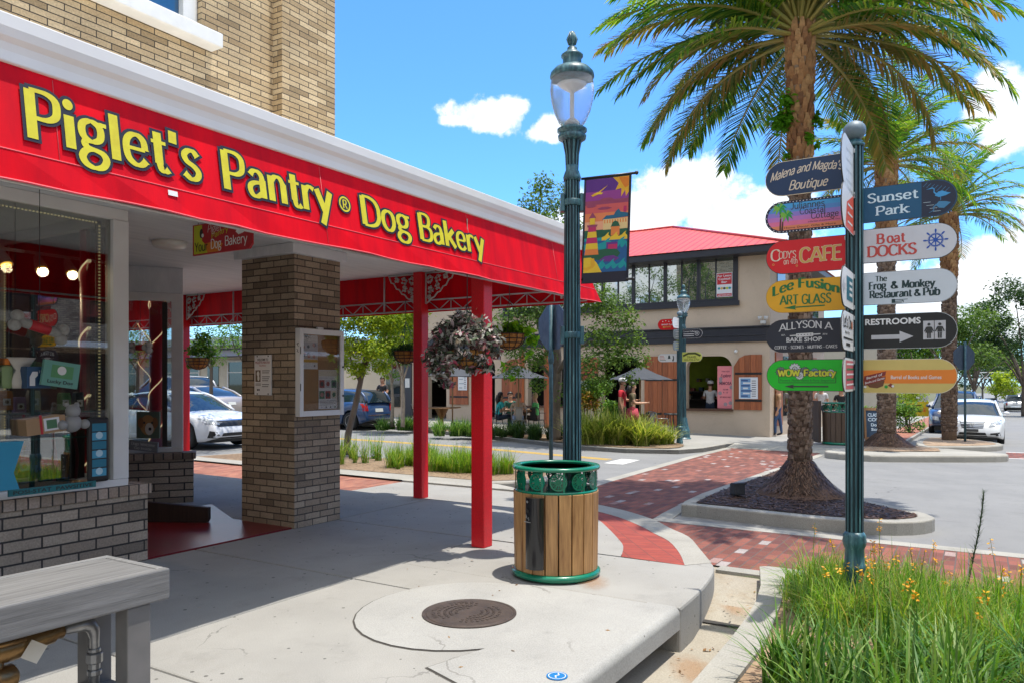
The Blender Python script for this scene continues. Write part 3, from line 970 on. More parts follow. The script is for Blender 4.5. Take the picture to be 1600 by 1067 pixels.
# upper storey
b = MB()
b.box(-14, 2.5, 3.3, -5.3, 3, 9.5)
b.box(-5.3, 2.5, 3.3, -3.69, 3, 5.0)
b.box(-5.3, 2.5, 7.2, -3.69, 3, 9.5)
b.box(-3.69, 2.5, 3.3, -2.812, 3, 9.5)
b.box(-2.81, 2.36, 3.3, -2.03, 3.2, 9.5)
b.box(-2.4, 3.2, 3.3, -2.05, 12, 9.5)
b.build('upper_wall', ybrick, shop)
w = MB()
for a0, a1, h0, h1 in ((-3.85, -3.692, 5.002, 7.2), (-5.3, -5.18, 5.002, 7.2), (-5.18, -3.85, 5.002, 5.07), (-5.18, -3.85, 7.08, 7.2), (-5.18, -3.85, 6.08, 6.16)):
    w.box(a0, 2.56, h0, a1, 2.7, h1)
up = w.build('window', WHITE, shop, bevel=.008)
MB().box(-5.2, 2.63, 5.05, -3.84, 2.64, 7.1).build('pane', M('sash_glass', (.02, .09, .20), .05, spec=1), up)
MB().box(-5.45, 2.33, 4.86, -3.57, 2.57, 5.0).build('window_sill', WHITE, shop, bevel=.012)
MB().box(-2.36, 2.31, 4.05, -2.27, 2.36, 4.24).build('wall_bracket', gutterm, shop, bevel=.01)
# canopy roof, gutter, ceiling
b = MB()
b.box(-14, .09, 3.14, -.45, 2.5, 3.3)
b.box(-1.94, 2.5, 3.14, -.14, 40, 3.3)
b.prism([(-.45, .3), (-.14, 1.5), (-.14, 2.5), (-.45, 2.5)], 3.14, 3.3)
b.build('canopy_roof', gutterm, shop)
prof = [(.07, 3.135), (.035, 3.15), (.03, 3.2), (.02, 3.235), (0, 3.26), (-.012, 3.3), (-.015, 3.365), (.16, 3.365)]
b = MB()
b.prism(prof, -14, -.335, ax='x')
b.prism([(-.35 - (p[0]), p[1]) for p in prof], .165, 1.3, ax='y')
b.prism([(-.06 - (p[0]), p[1]) for p in prof], 1.31, 40, ax='y')
b.build('cornice', gutterm, shop, bevel=.006)
b = MB()
b.box(-14, .07, 3.1, -.40, 2.4, 3.128)
b.box(-9, 2.401, 3.1, -.09, 8, 3.128)
b.box(-1.9, 8.001, 3.1, -.09, 40, 3.128)
b.build('ceiling', ceilm, shop)
MB().lathe([(.0, -.07), (.13, -.07), (.17, -.05), (.18, 0)], 28, (-3.4, 3.44, 3.1)).build('ceiling_light', M('lamp_glass', (.75, .74, .7), .3), shop)
b = MB()
b.box(-2.1, 1.2, 3.085, -1.6, 1.6, 3.1)
for i in range(7): b.box(-2.07, 1.235 + i * .05, 3.078, -1.63, 1.255 + i * .05, 3.085)
b.build('ceiling_vent', M('vent_grey', (.4, .42, .45), .5), shop)
# pillar
MB().box(-2.63, 2.37, 0, -1.94, 3.23, 2.985).build('pillar', tbrick, shop)
b = MB()
b.box(-2.70, 2.31, 2.987, -1.88, 3.29, 3.099)
b.build('pillar_head', ceilm, shop, bevel=.01)
# awning cloth: front sheet, sloping side sheet
aw = MB()
n = 58
rw = random.Random(3)
xs = [-14 + 14 * i / n for i in range(n + 1)]
rows = [3.15, 3.0, 2.85, 2.715, 2.70, 2.56]
vv = []
for j, z in enumerate(rows):
    for i, x in enumerate(xs):
        xe = -.35 * (z - 2.56) / .59
        xx = -14 + (14 + xe) * i / n
        y = .05 - .1 * (3.15 - z) / .59 + (0 if j < 4 else (-.006 if j == 4 else rw.uniform(-.012, .008)))
        vv.append((xx, y, z + (rw.uniform(-.006, .006) if j == 5 and i < n else 0)))
k = n + 1
fs = [(j * k + i, (j + 1) * k + i, (j + 1) * k + i + 1, j * k + i + 1) for j in range(5) for i in range(n)]
aw.add(vv, fs)
aw.add([(p[0], p[1] + .016, p[2]) for p in vv], [f[::-1] for f in fs])
ys = [.0 + 40 * i / 80 for i in range(81)]
zz = [(-.35, 3.15), (-.265, 3.0), (-.18, 2.86), (-.09, 2.71), (0, 2.56)]
sl_ = lambda y: .16 + .84 * math.exp(-y / .7)
v2 = [(u * sl_(y), y + (.001 if i == 0 else 0), z + (rw.uniform(-.006, .006) if z < 2.6 and i else 0)) for u, z in zz for i, y in enumerate(ys)]
k = 81
fs = [(j * k + i, (j + 1) * k + i, (j + 1) * k + i + 1, j * k + i + 1) for j in range(4) for i in range(80)]
aw.add(v2, [f[::-1] for f in fs])
aw.add([(p[0] - .016, p[1], p[2]) for p in v2], fs)
awo = aw.build('awning', redcloth, shop)
pip = MB()
pink = M('awning_piping', (.75, .10, .12), .5)
pip.tube([(-14, -.031, 2.707), (-7, -.031, 2.707), (-.1, -.031, 2.707)], .0035, 5)
pip.tube([(p[0], p[1] - .004, p[2]) for p in vv[5 * (n + 1):6 * (n + 1)]], .006, 5)
for x in (-8.2, -6.35, -4.52, -2.7, -1.05):
    pip.tube([(x, .044, 3.13), (x, -.05, 2.58)], .002, 4)
pip.build('piping', pink, awo)
b = MB()
fm = M('awning_frame', (.55, .55, .56), .4, .4)
z0, z1, uu_ = 2.585, 2.725, -.06
for z in (z0, z1): b.tube([(uu_, .1, z), (uu_, 18, z)], .011, 6)
y = .15
i = 0
while y < 17.8:
    b.tube([(uu_, y, z0 if i % 2 else z1), (uu_, y + .2, z1 if i % 2 else z0)], .007, 5)
    if i % 2 == 0: b.tube([(uu_, y, z0), (uu_, y, z1)], .007, 5)
    y += .2
    i += 1
for y in (.35, 1.55, 3.3, 4.9, 6.6, 8.4, 10.2, 12):
    b.tube([(-.1 - .25 * math.exp(-y / .7), y, 2.6), (-.1 - .30 * math.exp(-y / .7), y, 3.09)], .013, 6)
for x in (-.9, -3.0, -5.0):
    b.tube([(x, .06, 2.58), (x, .06, 3.1)], .012, 6)
b.tube([(-.5, .07, 2.58), (-13, .07, 2.58)], .012, 6)
b.build('awning_frame', fm, awo)
# lettering of the awning
letb, lety = M('letter_black', (.012, .012, .02), .5), M('letter_yellow', (.66, .60, .015), .5, c2=(.56, .47, .01), scale=14)
L_ = MB()
for txt, x0, x1, cap, base in (("Piglet's", -6.50, -5.525, .252, 2.79), ('Pantry', -5.37, -4.445, .248, 2.785), ('Dog', -4.14, -3.57, .222, 2.785), ('Bakery', -3.45, -2.48, .225, 2.78)):
    for m, g, y in ((0, .47, -.010), (1, 0.0, -.0125)):
        pen(L_, txt, x0, base, cap, x1 - x0, thick=1.16, thin=.56, m=m, y=y, flare=.16, grow=g, track=.42, xs=1.05)
ring(L_, -4.31, 2.90, .055, .07, 0, -.0105)
disc(L_, -4.31, 2.90, .055, 1, -.0100)
ring(L_, -4.31, 2.90, .045, .058, 1, -.0115)
disc(L_, -4.31, 2.90, .044, 0, -.0110)
pen(L_, 'R', -4.31, 2.868, .062, None, thick=1.3, thin=.8, m=1, y=-.012, align='c')
box_art(L_, -5.76, 2.66, -5.70, 2.69, 2, -.0115)
L_.xf(Matrix(((1, 0, 0, 0), (0, 1, .1 / .59, -.05 - 2.56 * .1 / .59), (0, 0, 1, 0), (0, 0, 0, 1))))
L_.build('lettering', [letb, lety, WHITE], awo)
# posts with iron brackets
ironm = M('white_ironwork', (.62, .60, .57), .5, c2=(.5, .46, .43))


def scroll_bracket(mb, s, y):
    """pierced corner bracket under the ceiling: a frame filled with leaf scrolls, in the v-z plane"""
    z1 = 3.085
    P = lambda a, h: (-.15, y + s * a, z1 - h)
    mb.tube([P(.09, 0), P(.58, 0)], .012, 5)
    mb.tube([P(.09, 0), P(.09, .42)], .012, 5)
    arc = [P(.10 + .48 * math.sin(t) ** 1.2, .42 * math.cos(t) ** 1.2) for t in [i * math.pi / 2 / 10 for i in range(11)]]
    arc = [P(.09 + .49 * (1 - (1 - i / 10) ** 1.6), .42 * (1 - (i / 10) ** 1.6)) for i in range(11)]
    mb.tube([P(.09 + .49 * i / 10, .42 * (1 - i / 10) ** .75 + .02 * math.sin(i * 3)) for i in range(11)], .011, 5)
    r2 = random.Random(5)
    for a, h, r in ((.16, .09, .06), (.30, .09, .06), (.43, .06, .045), (.17, .23, .055), (.29, .20, .05), (.15, .33, .04)):
        c = [P(a + r * math.cos(t), h + r * math.sin(t)) for t in [r2.uniform(0, 3) + i * .62 for i in range(9)]]
        mb.tube(c, .008, 5)
        for q in range(4):
            t = q * 1.57 + .5
            p = Vector(P(a + r * .55 * math.cos(t), h + r * .55 * math.sin(t)))
            mb.ball(p, .017, 6, k=4)


for v, s in ((2.60, 1), (7.86, 1)):
    po = MB().box(-.225, v - .075, 0, -.075, v + .075, 3.1).build('post', redpost, shop, bevel=.008)
    ib = MB()
    scroll_bracket(ib, 1, v)
    scroll_bracket(ib, -1, v)
    ib.build('bracket', ironm, po)
po = MB().box(-2.355, .075, 0, -2.205, .225, 3.1).build('post', redpost, shop, bevel=.008)
# low brick walls under the shop windows
lw = MB()
lw.box(-14, 2.40, 0, -4.32, 2.62, .60)
lw.box(-4.54, 2.62, 0, -4.32, 4.7, .60)
wl = lw.build('window_wall', gbrick, shop)
MB().box(-14, 2.375, .60, -4.295, 2.64, .69).build('brick_sill', soldier, wl, bevel=.006)
f = MB()
f.box(-14, 2.40, .692, -4.50, 2.50, .755)
f.box(-14, 2.405, 3.0, -4.50, 2.49, 3.099)
f.box(-4.64, 2.395, .756, -4.50, 2.52, 2.999)
sw = f.build('window', framem, shop, bevel=.005)
MB().box(-14, 2.44, .75, -4.63, 2.446, 3.01).build('pane', shopglass, sw)
ledm = M('fairy_light', (1.0, .78, .38), .5, emit=.12)
goldm = M('light_strip_black', (.02, .018, .015), .5)
ls = MB()
for x0, z0, x1, z1 in ((-4.72, .80, -4.72, 2.96), (-14, 2.96, -4.72, 2.96)):
    nn = int(max(abs(x1 - x0), abs(z1 - z0)) / .028)
    for i in range(nn):
        t = i / nn
        c = (x0 + (x1 - x0) * t, 2.47, z0 + (z1 - z0) * t)
        ls.box(c[0] - .006, c[1] - .006, c[2] - .006, c[0] + .006, c[1] + .006, c[2] + .006)
ls.box(-4.745, 2.478, .78, -4.695, 2.49, 2.98, 1)
ls.build('light_string', [ledm, goldm], sw)
f = MB()
f.box(-4.55, 2.53, .692, -4.45, 4.6, .755)
f.box(-4.55, 2.53, 3.0, -4.45, 4.6, 3.099)
f.box(-4.56, 4.53, .756, -4.44, 4.62, 2.999)
sw2 = f.build('window', framem, shop, bevel=.005)
MB().box(-4.503, 2.53, .75, -4.497, 4.53, 3.0).build('pane', shopglass, sw2)
ls = MB()
for i in range(75):
    ls.box(-4.545, 4.49, .82 + i * .028, -4.533, 4.502, .832 + i * .028)
ls.box(-4.53, 4.47, .78, -4.52, 4.52, 2.98, 1)
ls.build('light_string', [ledm, goldm], sw2)
# slanted display window on the far side of the entrance
P1 = Vector((-2.09, 4.87))
dd = Vector((-.80, .60)).normalized()
nn_ = Vector((-dd.y, dd.x))
ang = math.atan2(dd.y, dd.x)
bay = Matrix.Translation((P1.x, P1.y, 0)) @ Matrix.Rotation(ang, 4, 'Z')
lw = MB().box(0, -.24, 0, 2.6, 0, .585).xf(bay).build('window_wall', gbrick, shop)
MB().box(-.03, -.265, .585, 2.62, .03, .67).xf(bay).build('brick_sill', soldier, lw, bevel=.006)
f = MB()
f.box(.13, -.2, .672, 2.6, -.1, .735)
f.box(.13, -.2, 2.66, 2.6, -.1, 2.76)
f.box(.13, -.21, .736, .27, -.09, 2.659)
f.box(.13, -.2, 2.762, 2.6, -.1, 3.099, 1)
sw3 = f.xf(bay).build('window', [framem, ceilm], shop, bevel=.005)
MB().box(.26, -.155, .73, 2.6, -.15, 2.67).xf(bay).build('pane', shopglass, sw3)
ls = MB()
for i in range(68):
    ls.box(.34, -.12, .78 + i * .028, .352, -.108, .792 + i * .028)
ls.box(.32, -.1, .75, .38, -.09, 2.64, 1)
ls.xf(bay).build('light_string', [ledm, goldm], sw3)
# interior
it = MB()
it.box(-14, 8.8, 0, -5, 9, 3.1)
it.box(-4.2, 5.3, 0, -4.0, 9, 3.1)
it.box(-14.1, 2.5, 0, -14, 9, 3.1)
it.box(-14, 4.9, 2.55, -4.2, 5.1, 3.1)
it.build('interior_wall', M('interior_brown', (.12, .04, .03), .8), shop)
it = MB()
it.box(-14, 2.65, .60, -4.56, 3.5, .66)
it.build('display_floor', M('display_wood', (.10, .06, .035), .5), shop)
colr = M('column_crimson', (.48, .008, .03), .4)


def lit_column(x, y, z0, z1, r):
    c = MB().lathe([(r, z0), (r, z1)], 24, (x, y, 0)).build('column', colr, shop)
    s = MB()
    pts = []
    for i in range(int((z1 - z0) * 60)):
        a = i / 60 / .62 * 2 * math.pi + 2
        pts.append((x + (r + .008) * math.cos(a), y + (r + .008) * math.sin(a), z0 + i / 60))
    s.tube(pts, .008, 5)
    s.build('light_string', M('rope_light', (1, .74, .42), .5, emit=.35), c)


q = to_uv(at(141, 596, 7.1))
lit_column(q[0], q[1], .66, 3.1, .085)
q = to_uv(at(244, 596, 10.3))
lit_column(q[0], q[1], .1, 2.95, .085)

# ------------------------------------------------------------------ signs and cases fixed to the shop
yb = P_('lime', (.52, .55, .02))
hs = thing('hanging_sign', 'red and lime signboard reading Your Dog Bakery under the awning ceiling', 'sign', -3.86, 1.98, 2.79, R(-31.66))
MB().prism([(-.42, 0), (.38, 0), (.42, .04), (.42, .29), (-.42, .29)], 0, .02, ax='y').build('board', [P_('crimson', (.42, .012, .02))], hs, bevel=.002)
a_ = MB()
flatpoly(a_, [(-.40, .012), (-.2, .012), (-.24, .10), (-.28, .13), (-.28, .28), (-.40, .28)], 0, -.0015)
flatpoly(a_, [(-.2, .012), (-.02, .012), (.02, .08), (-.08, .115), (-.24, .10)], 4, -.0016)
disc(a_, -.29, .20, .025, 2, -.002, rz=.045)
disc(a_, -.27, .18, .018, 3, -.0025)
flatpoly(a_, [(.2, .17), (.24, .14), (.3, .15), (.33, .165), (.28, .175), (.24, .21)], 3, -.002)
pen(a_, 'Your', -.385, .035, .085, .19, .95, .7, 2, -.003)
pen(a_, 'Dog', -.15, .045, .085, .15, .85, .6, 3, -.003)
pen(a_, 'Bakery', .05, .055, .085, .31, .85, .6, 3, -.003)
pen(a_, 'Pantry', -.14, .135, .05, .24, .8, .6, 0, -.003, line=lambda x: x * .22)
pen(a_, 'Piglet', -.2, .20, .07, .2, .5, .35, 3, -.003, slant=.2)
a_.build('artwork', [yb, P_('crimson', (.42, .012, .02)), BLACK, WHITE, P_('orange', (.62, .18, .01))], hs)
b = MB()
for x in (-.35, .35): b.tube([(x, .01, .28), (x, .01, .325)], .006, 6)
b.build('hanger', STEEL, hs)
hs2 = thing('hanging_sign', 'lime green signboard beyond the brick pillar', 'sign', -1.2, 3.95, 2.62, R(-31.66))
MB().box(-.42, 0, 0, .42, .02, .34).build('board', yb, hs2, bevel=.002)
b = MB()
for x in (-.35, .35): b.tube([(x, .01, .34), (x, .01, .48)], .006, 6)
b.build('hanger', STEEL, hs2)
ws = thing('welcome_sign', 'small white printed welcome plate on the shaded face of the brick pillar', 'sign', -2.637, 2.86, 1.45, R(-31.66))
MB().box(-.14, -.008, 0, .14, .004, .45).build('plate', P_('signwhite', (.74, .74, .76)), ws, bevel=.004)
a_ = MB()
plain(a_, 'WELCOME TO', 0, .385, .026, 1, -.0095, .012, 'c', .18)
plain(a_, "PIGLET'S PANTRY", 0, .352, .026, 2, -.0095, .012, 'c', .24)
plain(a_, 'Dog Bakery', 0, .325, .016, 2, -.0095, .01, 'c', .11)
box_art(a_, -.12, .15, -.035, .28, 3, -.009)
disc(a_, -.075, .24, .022, 0, -.0095, rz=.03)
disc(a_, -.07, .19, .018, 0, -.0095, rz=.03)
for i in range(9):
    if i in (2, 6): continue
    box_art(a_, -.01, .27 - i * .022, .115 - (i % 3) * .012, .277 - i * .022, 1, -.009)
for i in range(2): box_art(a_, -.12, .125 - i * .014, -.03, .131 - i * .014, 1, -.009)
for x in (-.085, -.06):
    disc(a_, x, .06, .011, 1, -.009)
for x in (-.09, .09):
    for z in (.015, .435): disc(a_, x, z, .009, 1, -.0095)
a_.build('print', [WHITE, P_('ink', (.03, .03, .03)), P_('redink', (.35, .02, .03)), P_('photo_brown', (.16, .12, .09))], ws)

nb = thing('notice_case', 'white framed glazed noticeboard on the sunny face of the brick pillar', 'noticeboard', -2.29, 2.365, 1.22, A)
b = MB()
W2, H2 = .335, .96
b.box(-W2, -.075, 0, -W2 + .055, -.002, H2)
b.box(W2 - .055, -.075, 0, W2, -.002, H2)
b.box(-W2 + .056, -.075, 0, W2 - .056, -.002, .06)
b.box(-W2 + .056, -.075, H2 - .06, W2 - .056, -.002, H2)
b.box(-.05, -.05, H2 + .001, .04, -.02, H2 + .025)
b.build('case_frame', P_('case_white', (.74, .74, .73)), nb, bevel=.004)
MB().box(-W2 + .054, -.03, .058, W2 - .054, -.004, H2 - .058).build('cork', M('cork', (.42, .24, .10), .9, c2=(.34, .18, .07), scale=60), nb)
MB().box(-W2 + .054, -.066, .058, W2 - .054, -.063, H2 - .058).build('glass', glassmat('case_glass', (.95, .95, .95), 1, 0, 1.4, 0), nb)
b = MB()
for z in (.28, .68): b.box(-W2 + .004, -.079, z, -W2 + .012, -.0755, z + .08)
for z in (.22, .55): b.lathe([(.0, 0), (.012, 0), (.012, .01)], 10, (0, 0, 0), sm=False).xf(Matrix.Translation((W2 - .02, -.076, z)) @ Matrix.Rotation(R(90), 4, 'X'), len(b.v) - 30)
b.build('lock', BLACK, nb)
b = MB()
pr = (-W2 - .0005)
for z, pts in ((.76, ((0, 0), (.02, .02), (.0, .04), (.03, .03))), (.70, ((0, 0), (.025, .01), (.01, .025), (.03, .035)))):
    for i in range(3):
        b.tube([(pr, -.055 + pts[i][0], z + pts[i][1]), (pr, -.055 + pts[i + 1][0], z + pts[i + 1][1])], .003, 4)
b.build('scribble', BLACK, nb)
photo = [P_('photo_dark', (.05, .045, .05)), P_('photo_pink', (.5, .22, .18)), P_('photo_red', (.35, .05, .04)), P_('photo_green', (.08, .2, .1)), P_('photo_grey', (.5, .48, .5))]


def poster(u0, z0, w, h, lab, art):
    p = thing('poster', lab, 'poster', -2.29, 2.365, 1.22, A)
    MB().box(u0, -.0335, z0, u0 + w, -.0305, z0 + h).build('sheet', P_('paper', (.76, .75, .73)), p)
    a = MB()
    art(a, u0, z0, w, h)
    a.build('print', [P_('ink', (.03, .03, .03))] + photo + [P_('amber', (.66, .38, .03)), P_('paper_cream', (.72, .66, .5))], p)


def art1(a, x, z, w, h):
    y = -.0345
    ring(a, x + w * .35, z + h * .93, .016, .02, 0, y)
    plain(a, 'PH C', x + w * .2, z + h * .905, .03, 0, y, .0, 'l', .09)
    plain(a, 'By The Numbers', x + .008, z + h * .83, .012, 0, y, .01, 'l', .09)
    box_art(a, x + .004, z + h * .3, x + w - .004, z + h * .8, 5, y)
    r = random.Random(2)
    for i in range(9):
        disc(a, x + w * (.15 + .3 * (i % 3)) + r.uniform(-.01, .01), z + h * (.4 + .27 * (i // 5)) + r.uniform(-.02, .02), r.uniform(.014, .026), 1 if i % 2 else 2, y - .0005 - i * .00005)
    box_art(a, x + .002, z + h * .2, x + w - .002, z + h * .29, 6, y)
    for i in range(3): box_art(a, x + .01, z + h * (.05 + .03 * i), x + .04, z + h * (.058 + .03 * i), 0, y)
    disc(a, x + w * .8, z + h * .1, .01, 0, y)


def art2(a, x, z, w, h):
    y = -.0345
    box_art(a, x + .003, z + h * .84, x + w - .003, z + h * .985, 7, y)
    plain(a, 'POP-ART Series', x + .008, z + h * .765, .022, 5, y, .01, 'l', w * .85)
    for i in range(6):
        xx, q = x + .008 + (i % 3) * w * .32, z + h * (.54 - .28 * (i // 3))
        box_art(a, xx, q, xx + w * .28, q + h * .2, (3, 5, 4, 4, 3, 7)[i], y)
        disc(a, xx + w * .14, q + h * .1, w * .09, (1, 3, 1, 2, 1, 4)[i], y - .0005)
    for i in range(4): box_art(a, x + .015, z + h * (.2 - .035 * i), x + w * (.9 - .1 * (i % 2)), z + h * (.209 - .035 * i), 0, y)
    for i in range(4): disc(a, x + w * (.15 + .24 * i), z + h * .04, .011, (5, 0, 0, 4)[i], y)


poster(-.275, .52, .24, .37, 'white poster with orange band and dog photos, upper left in the noticeboard', art1)
poster(-.02, .075, .29, .44, 'white poster with six small colour pictures, lower right in the noticeboard', art2)
# ------------------------------------------------------------------ street furniture
patina = NT('patina_green_metal')
o_ = patina.mapping(patina.coord(), (14, 14, 1.2))
patina.col(patina.ramp(patina.noise(o_, 2.2, 8, .68), [(.30, (.008, .030, .048)), (.45, (.018, .075, .10)), (.58, (.05, .15, .18)), (.74, (.17, .32, .33))]))
patina.b.inputs['Roughness'].default_value = .42
patina.b.inputs['Specular IOR Level'].default_value = .6
patina.bump(patina.noise(o_, 9, 5), .15, .004)
PAT = patina.m
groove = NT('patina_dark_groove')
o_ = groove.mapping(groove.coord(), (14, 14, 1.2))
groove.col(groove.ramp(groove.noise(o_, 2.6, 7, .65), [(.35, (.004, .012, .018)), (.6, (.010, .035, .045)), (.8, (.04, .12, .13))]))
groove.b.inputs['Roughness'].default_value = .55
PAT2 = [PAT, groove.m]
globem = NT('frosted_globe')
globem.col((.86, .89, .93))
globem.b.inputs['Roughness'].default_value = .22
globem.b.inputs['Transmission Weight'].default_value = .86
globem.b.inputs['IOR'].default_value = 1.12
wv = globem.n('TexVoronoi')
wv.inputs['Scale'].default_value = 110
globem.link(globem.coord(), wv.inputs['Vector'])
globem.bump(wv.outputs['Distance'], .25, .004)


def lamp_post(label, X, Y, zb, s=1.0):
    u, v = to_uv((X, Y))
    t = thing('street_lamp', label, 'street lamp', u, v, zb, 0, 'street lamps')
    b = MB()
    b.lathe([(.23, 0), (.23, .06), (.20, .09), (.195, .30), (.17, .36), (.145, .45), (.125, .58), (.11, .66), (.105, .70)], 28, sm=False)
    b.build('base', PAT, t)
    b = MB()
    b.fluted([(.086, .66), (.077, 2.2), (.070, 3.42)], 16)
    b.lathe([(.075, 3.42), (.082, 3.45), (.07, 3.49), (.058, 3.52), (.060, 3.56)], 28)
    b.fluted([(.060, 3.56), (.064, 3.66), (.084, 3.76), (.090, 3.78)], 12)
    b.lathe([(.092, 3.78), (.125, 3.80), (.13, 3.83), (.10, 3.85), (.135, 3.87), (.135, 3.89), (.10, 3.91)], 32)
    b.build('pole', PAT2, t)
    g = MB().lathe([(.085, 3.91), (.125, 3.96), (.165, 4.05), (.19, 4.15), (.20, 4.24), (.195, 4.31), (.186, 4.355)], 40).build('globe', globem.m, t)
    MB().lathe([(.0, 3.905), (.075, 3.91), (.065, 3.96), (.03, 3.99), (.018, 4.0), (.018, 4.22), (.09, 4.27), (.12, 4.3), (.0, 4.31)], 20).build('lamp_fitting', M('lamp_fitting_grey', (.6, .6, .6), .4), g)
    MB().lathe([(.19, 4.35), (.202, 4.365), (.196, 4.40), (.16, 4.44), (.10, 4.465), (.085, 4.48), (.085, 4.54), (.10, 4.55), (.10, 4.565), (.07, 4.59), (.045, 4.61), (.045, 4.63), (.022, 4.65), (.03, 4.68), (.036, 4.72), (.028, 4.76), (.018, 4.78), (.0, 4.785)], 32).build('cap', PAT, t)
    b = MB()
    for i in range(6):
        a = i * math.pi / 3
        b.tube([(.026 * math.cos(a), .026 * math.sin(a), 4.66), (.042 * math.cos(a), .042 * math.sin(a), 4.71), (.02 * math.cos(a), .02 * math.sin(a), 4.78)], [.01, .012, .004], 5)
    b.build('finial', PAT, t)
    return t


LX, LY = .547, 6.90
lp = lamp_post('tall fluted blue green street lamp with banner behind the wooden litter bin', LX, LY, 0)
for z in (2.02, 3.22):
    b = MB()
    b.box(-.105, -.045, z - .08, -.07, .045, z + .08)
    b.box(.07, -.045, z - .08, .105, .045, z + .08)
    b.lathe([(.08, z - .03), (.086, z - .025), (.086, z + .025), (.08, z + .03)], 20)
    b.build('clamp', PAT, lp, bevel=.006)

# ---- banner
ba = R(-24)
bn = thing('street_banner', 'bright banner with painted lighthouse hanging from the street lamp', 'banner', *to_uv((LX, LY)), 0, ba)
b = MB()
b.tube([(.09, 0, 3.43), (.60, 0, 3.43)], .012, 8)
b.ball((.60, 0, 3.43), .018, 8)
b.build('rod', BLACK, bn)
b = MB()
b.tube([(.09, 0, 2.52), (.57, 0, 2.50)], .011, 8)
b.ball((.57, 0, 2.50), .018, 8)
b.build('rod', BLACK, bn)
cols = {'edge': (.012, .014, .03), 'p1': (.10, .02, .22), 'p2': (.28, .04, .26), 'p3': (.62, .10, .10), 'p4': (.75, .22, .08), 'p5': (.80, .38, .22), 'sun': (.75, .40, .02), 'sun2': (.70, .20, .01), 'mag': (.48, .02, .12), 'yel': (.78, .52, .03), 'org': (.75, .22, .05),
        'teal': (.0, .30, .32), 'blue': (.01, .10, .28), 'dgreen': (.01, .10, .05), 'purp': (.12, .03, .22), 'roof': (.01, .12, .22), 'cream': (.75, .55, .25), 'cloud': (.30, .05, .12)}
ck = list(cols)
cm = [P_('banner_' + k, cols[k], .6) for k in ck]
IX = {k: i for i, k in enumerate(ck)}
a_ = MB()
BX0, BX1, BZ0, BZ1 = .118, .555, 2.48, 3.42
bw, bh = BX1 - BX0, BZ1 - BZ0
Q = lambda x, z: (BX0 + x * bw, BZ0 + z * bh)
lay = [0]


def art(pts, c):
    lay[0] += 1
    flatpoly(a_, [Q(*p) for p in pts], IX[c], -.004 - lay[0] * .00012)


def rect(x0, z0, x1, z1, c): art([(x0, z0), (x1, z0), (x1, z1), (x0, z1)], c)


x0, x1 = .045, .955
for i, (c, z0, z1) in enumerate((('p1', .86, .99), ('p2', .78, .87), ('cloud', .74, .785), ('p3', .66, .745), ('p4', .58, .665), ('p5', .50, .585), ('dgreen', .42, .505), ('teal', .1, .43))):
    rect(x0, z0, x1, z1, c)
art([(.62, .99), (.955, .99), (.955, .84), (.90, .80), (.88, .86), (.80, .80), (.80, .88), (.68, .87), (.74, .93)], 'sun')
art([(.74, .985), (.95, .985), (.95, .90), (.88, .88), (.82, .92)], 'sun2')
art([(.16, .84), (.30, .86), (.52, .925), (.46, .90), (.30, .84), (.2, .825)], 'sun')
art([(.2, .85), (.38, .84), (.42, .855), (.3, .865)], 'yel')
for x, z, w in ((.35, .79, .3), (.05, .735, .25), (.62, .77, .3), (.3, .705, .32)):
    art([(x, z), (x + w * .3, z + .014), (x + w * .7, z + .013), (x + w, z), (x + w * .7, z - .012), (x + w * .25, z - .012)], 'cloud')
art([(.42, .60), (.5, .635), (.66, .635), (.70, .67), (.76, .69), (.80, .66), (.955, .645), (.955, .61), (.42, .595)], 'roof')
rect(.44, .50, .95, .60, 'cream')
for i in range(9): rect(.46 + i * .055, .56, .485 + i * .055, .595, 'org')
rect(.40, .455, .95, .50, 'dgreen')
rect(.86, .655, .92, .71, 'mag')
art([(.60, .52), (.64, .565), (.70, .58), (.76, .565), (.80, .52)], 'dgreen')
rect(.61, .44, .79, .525, 'org')
r5 = random.Random(4)


def waves(z, c, n, xa, xb, h):
    w = (xb - xa) / n
    pts = [(xa, z - h)]
    for i in range(n):
        x = xa + i * w
        pts += [(x, z), (x + w * .35, z + h * .25), (x + w * .65, z + h * .8), (x + w * .85, z + h), (x + w * .75, z + h * .55), (x + w * .95, z + h * .15)]
    pts += [(xb, z), (xb, z - h)]
    art(pts, c)


waves(.43, 'yel', 3, .42, .955, .045)
rect(x0, .1, x1, .40, 'blue')
waves(.37, 'teal', 3, x0, .955, .055)
waves(.32, 'blue', 4, .5, .955, .04)
rect(.52, .30, .76, .38, 'purp')
rect(.56, .315, .75, .36, 'mag')
art([(x0, .27), (.2, .30), (.5, .32), (.75, .31), (.82, .27), (.7, .2), (.3, .22), (x0, .245)], 'dgreen')
art([(.38, .215), (.5, .25), (.68, .255), (.8, .225), (.7, .195), (.45, .2)], 'purp')
waves(.165, 'teal', 3, .3, .955, .06)
waves(.125, 'blue', 4, .4, .955, .035)
LHx, lw_, lt = .21, .15, .075
for i, c in enumerate(('org', 'yel', 'mag', 'yel', 'mag')):
    q0, q1 = .27 + i * .055, .325 + i * .055
    ww = lambda z: lw_ - (lw_ - lt) * (z - .27) / .275
    art([(LHx - ww(q0), q0), (LHx + ww(q0), q0), (LHx + ww(q1), q1), (LHx - ww(q1), q1)], c)
art([(LHx - .12, .555), (LHx + .12, .555), (LHx + .09, .535), (LHx - .09, .535)], 'cloud')
rect(LHx - .055, .56, LHx + .055, .62, 'yel')
art([(LHx - .075, .62), (LHx + .075, .62), (LHx, .675)], 'cloud')
art([(x0, .10), (x0, .245), (.2, .245), (.28, .215), (.33, .19), (.40, .13), (.44, .10)], 'yel')
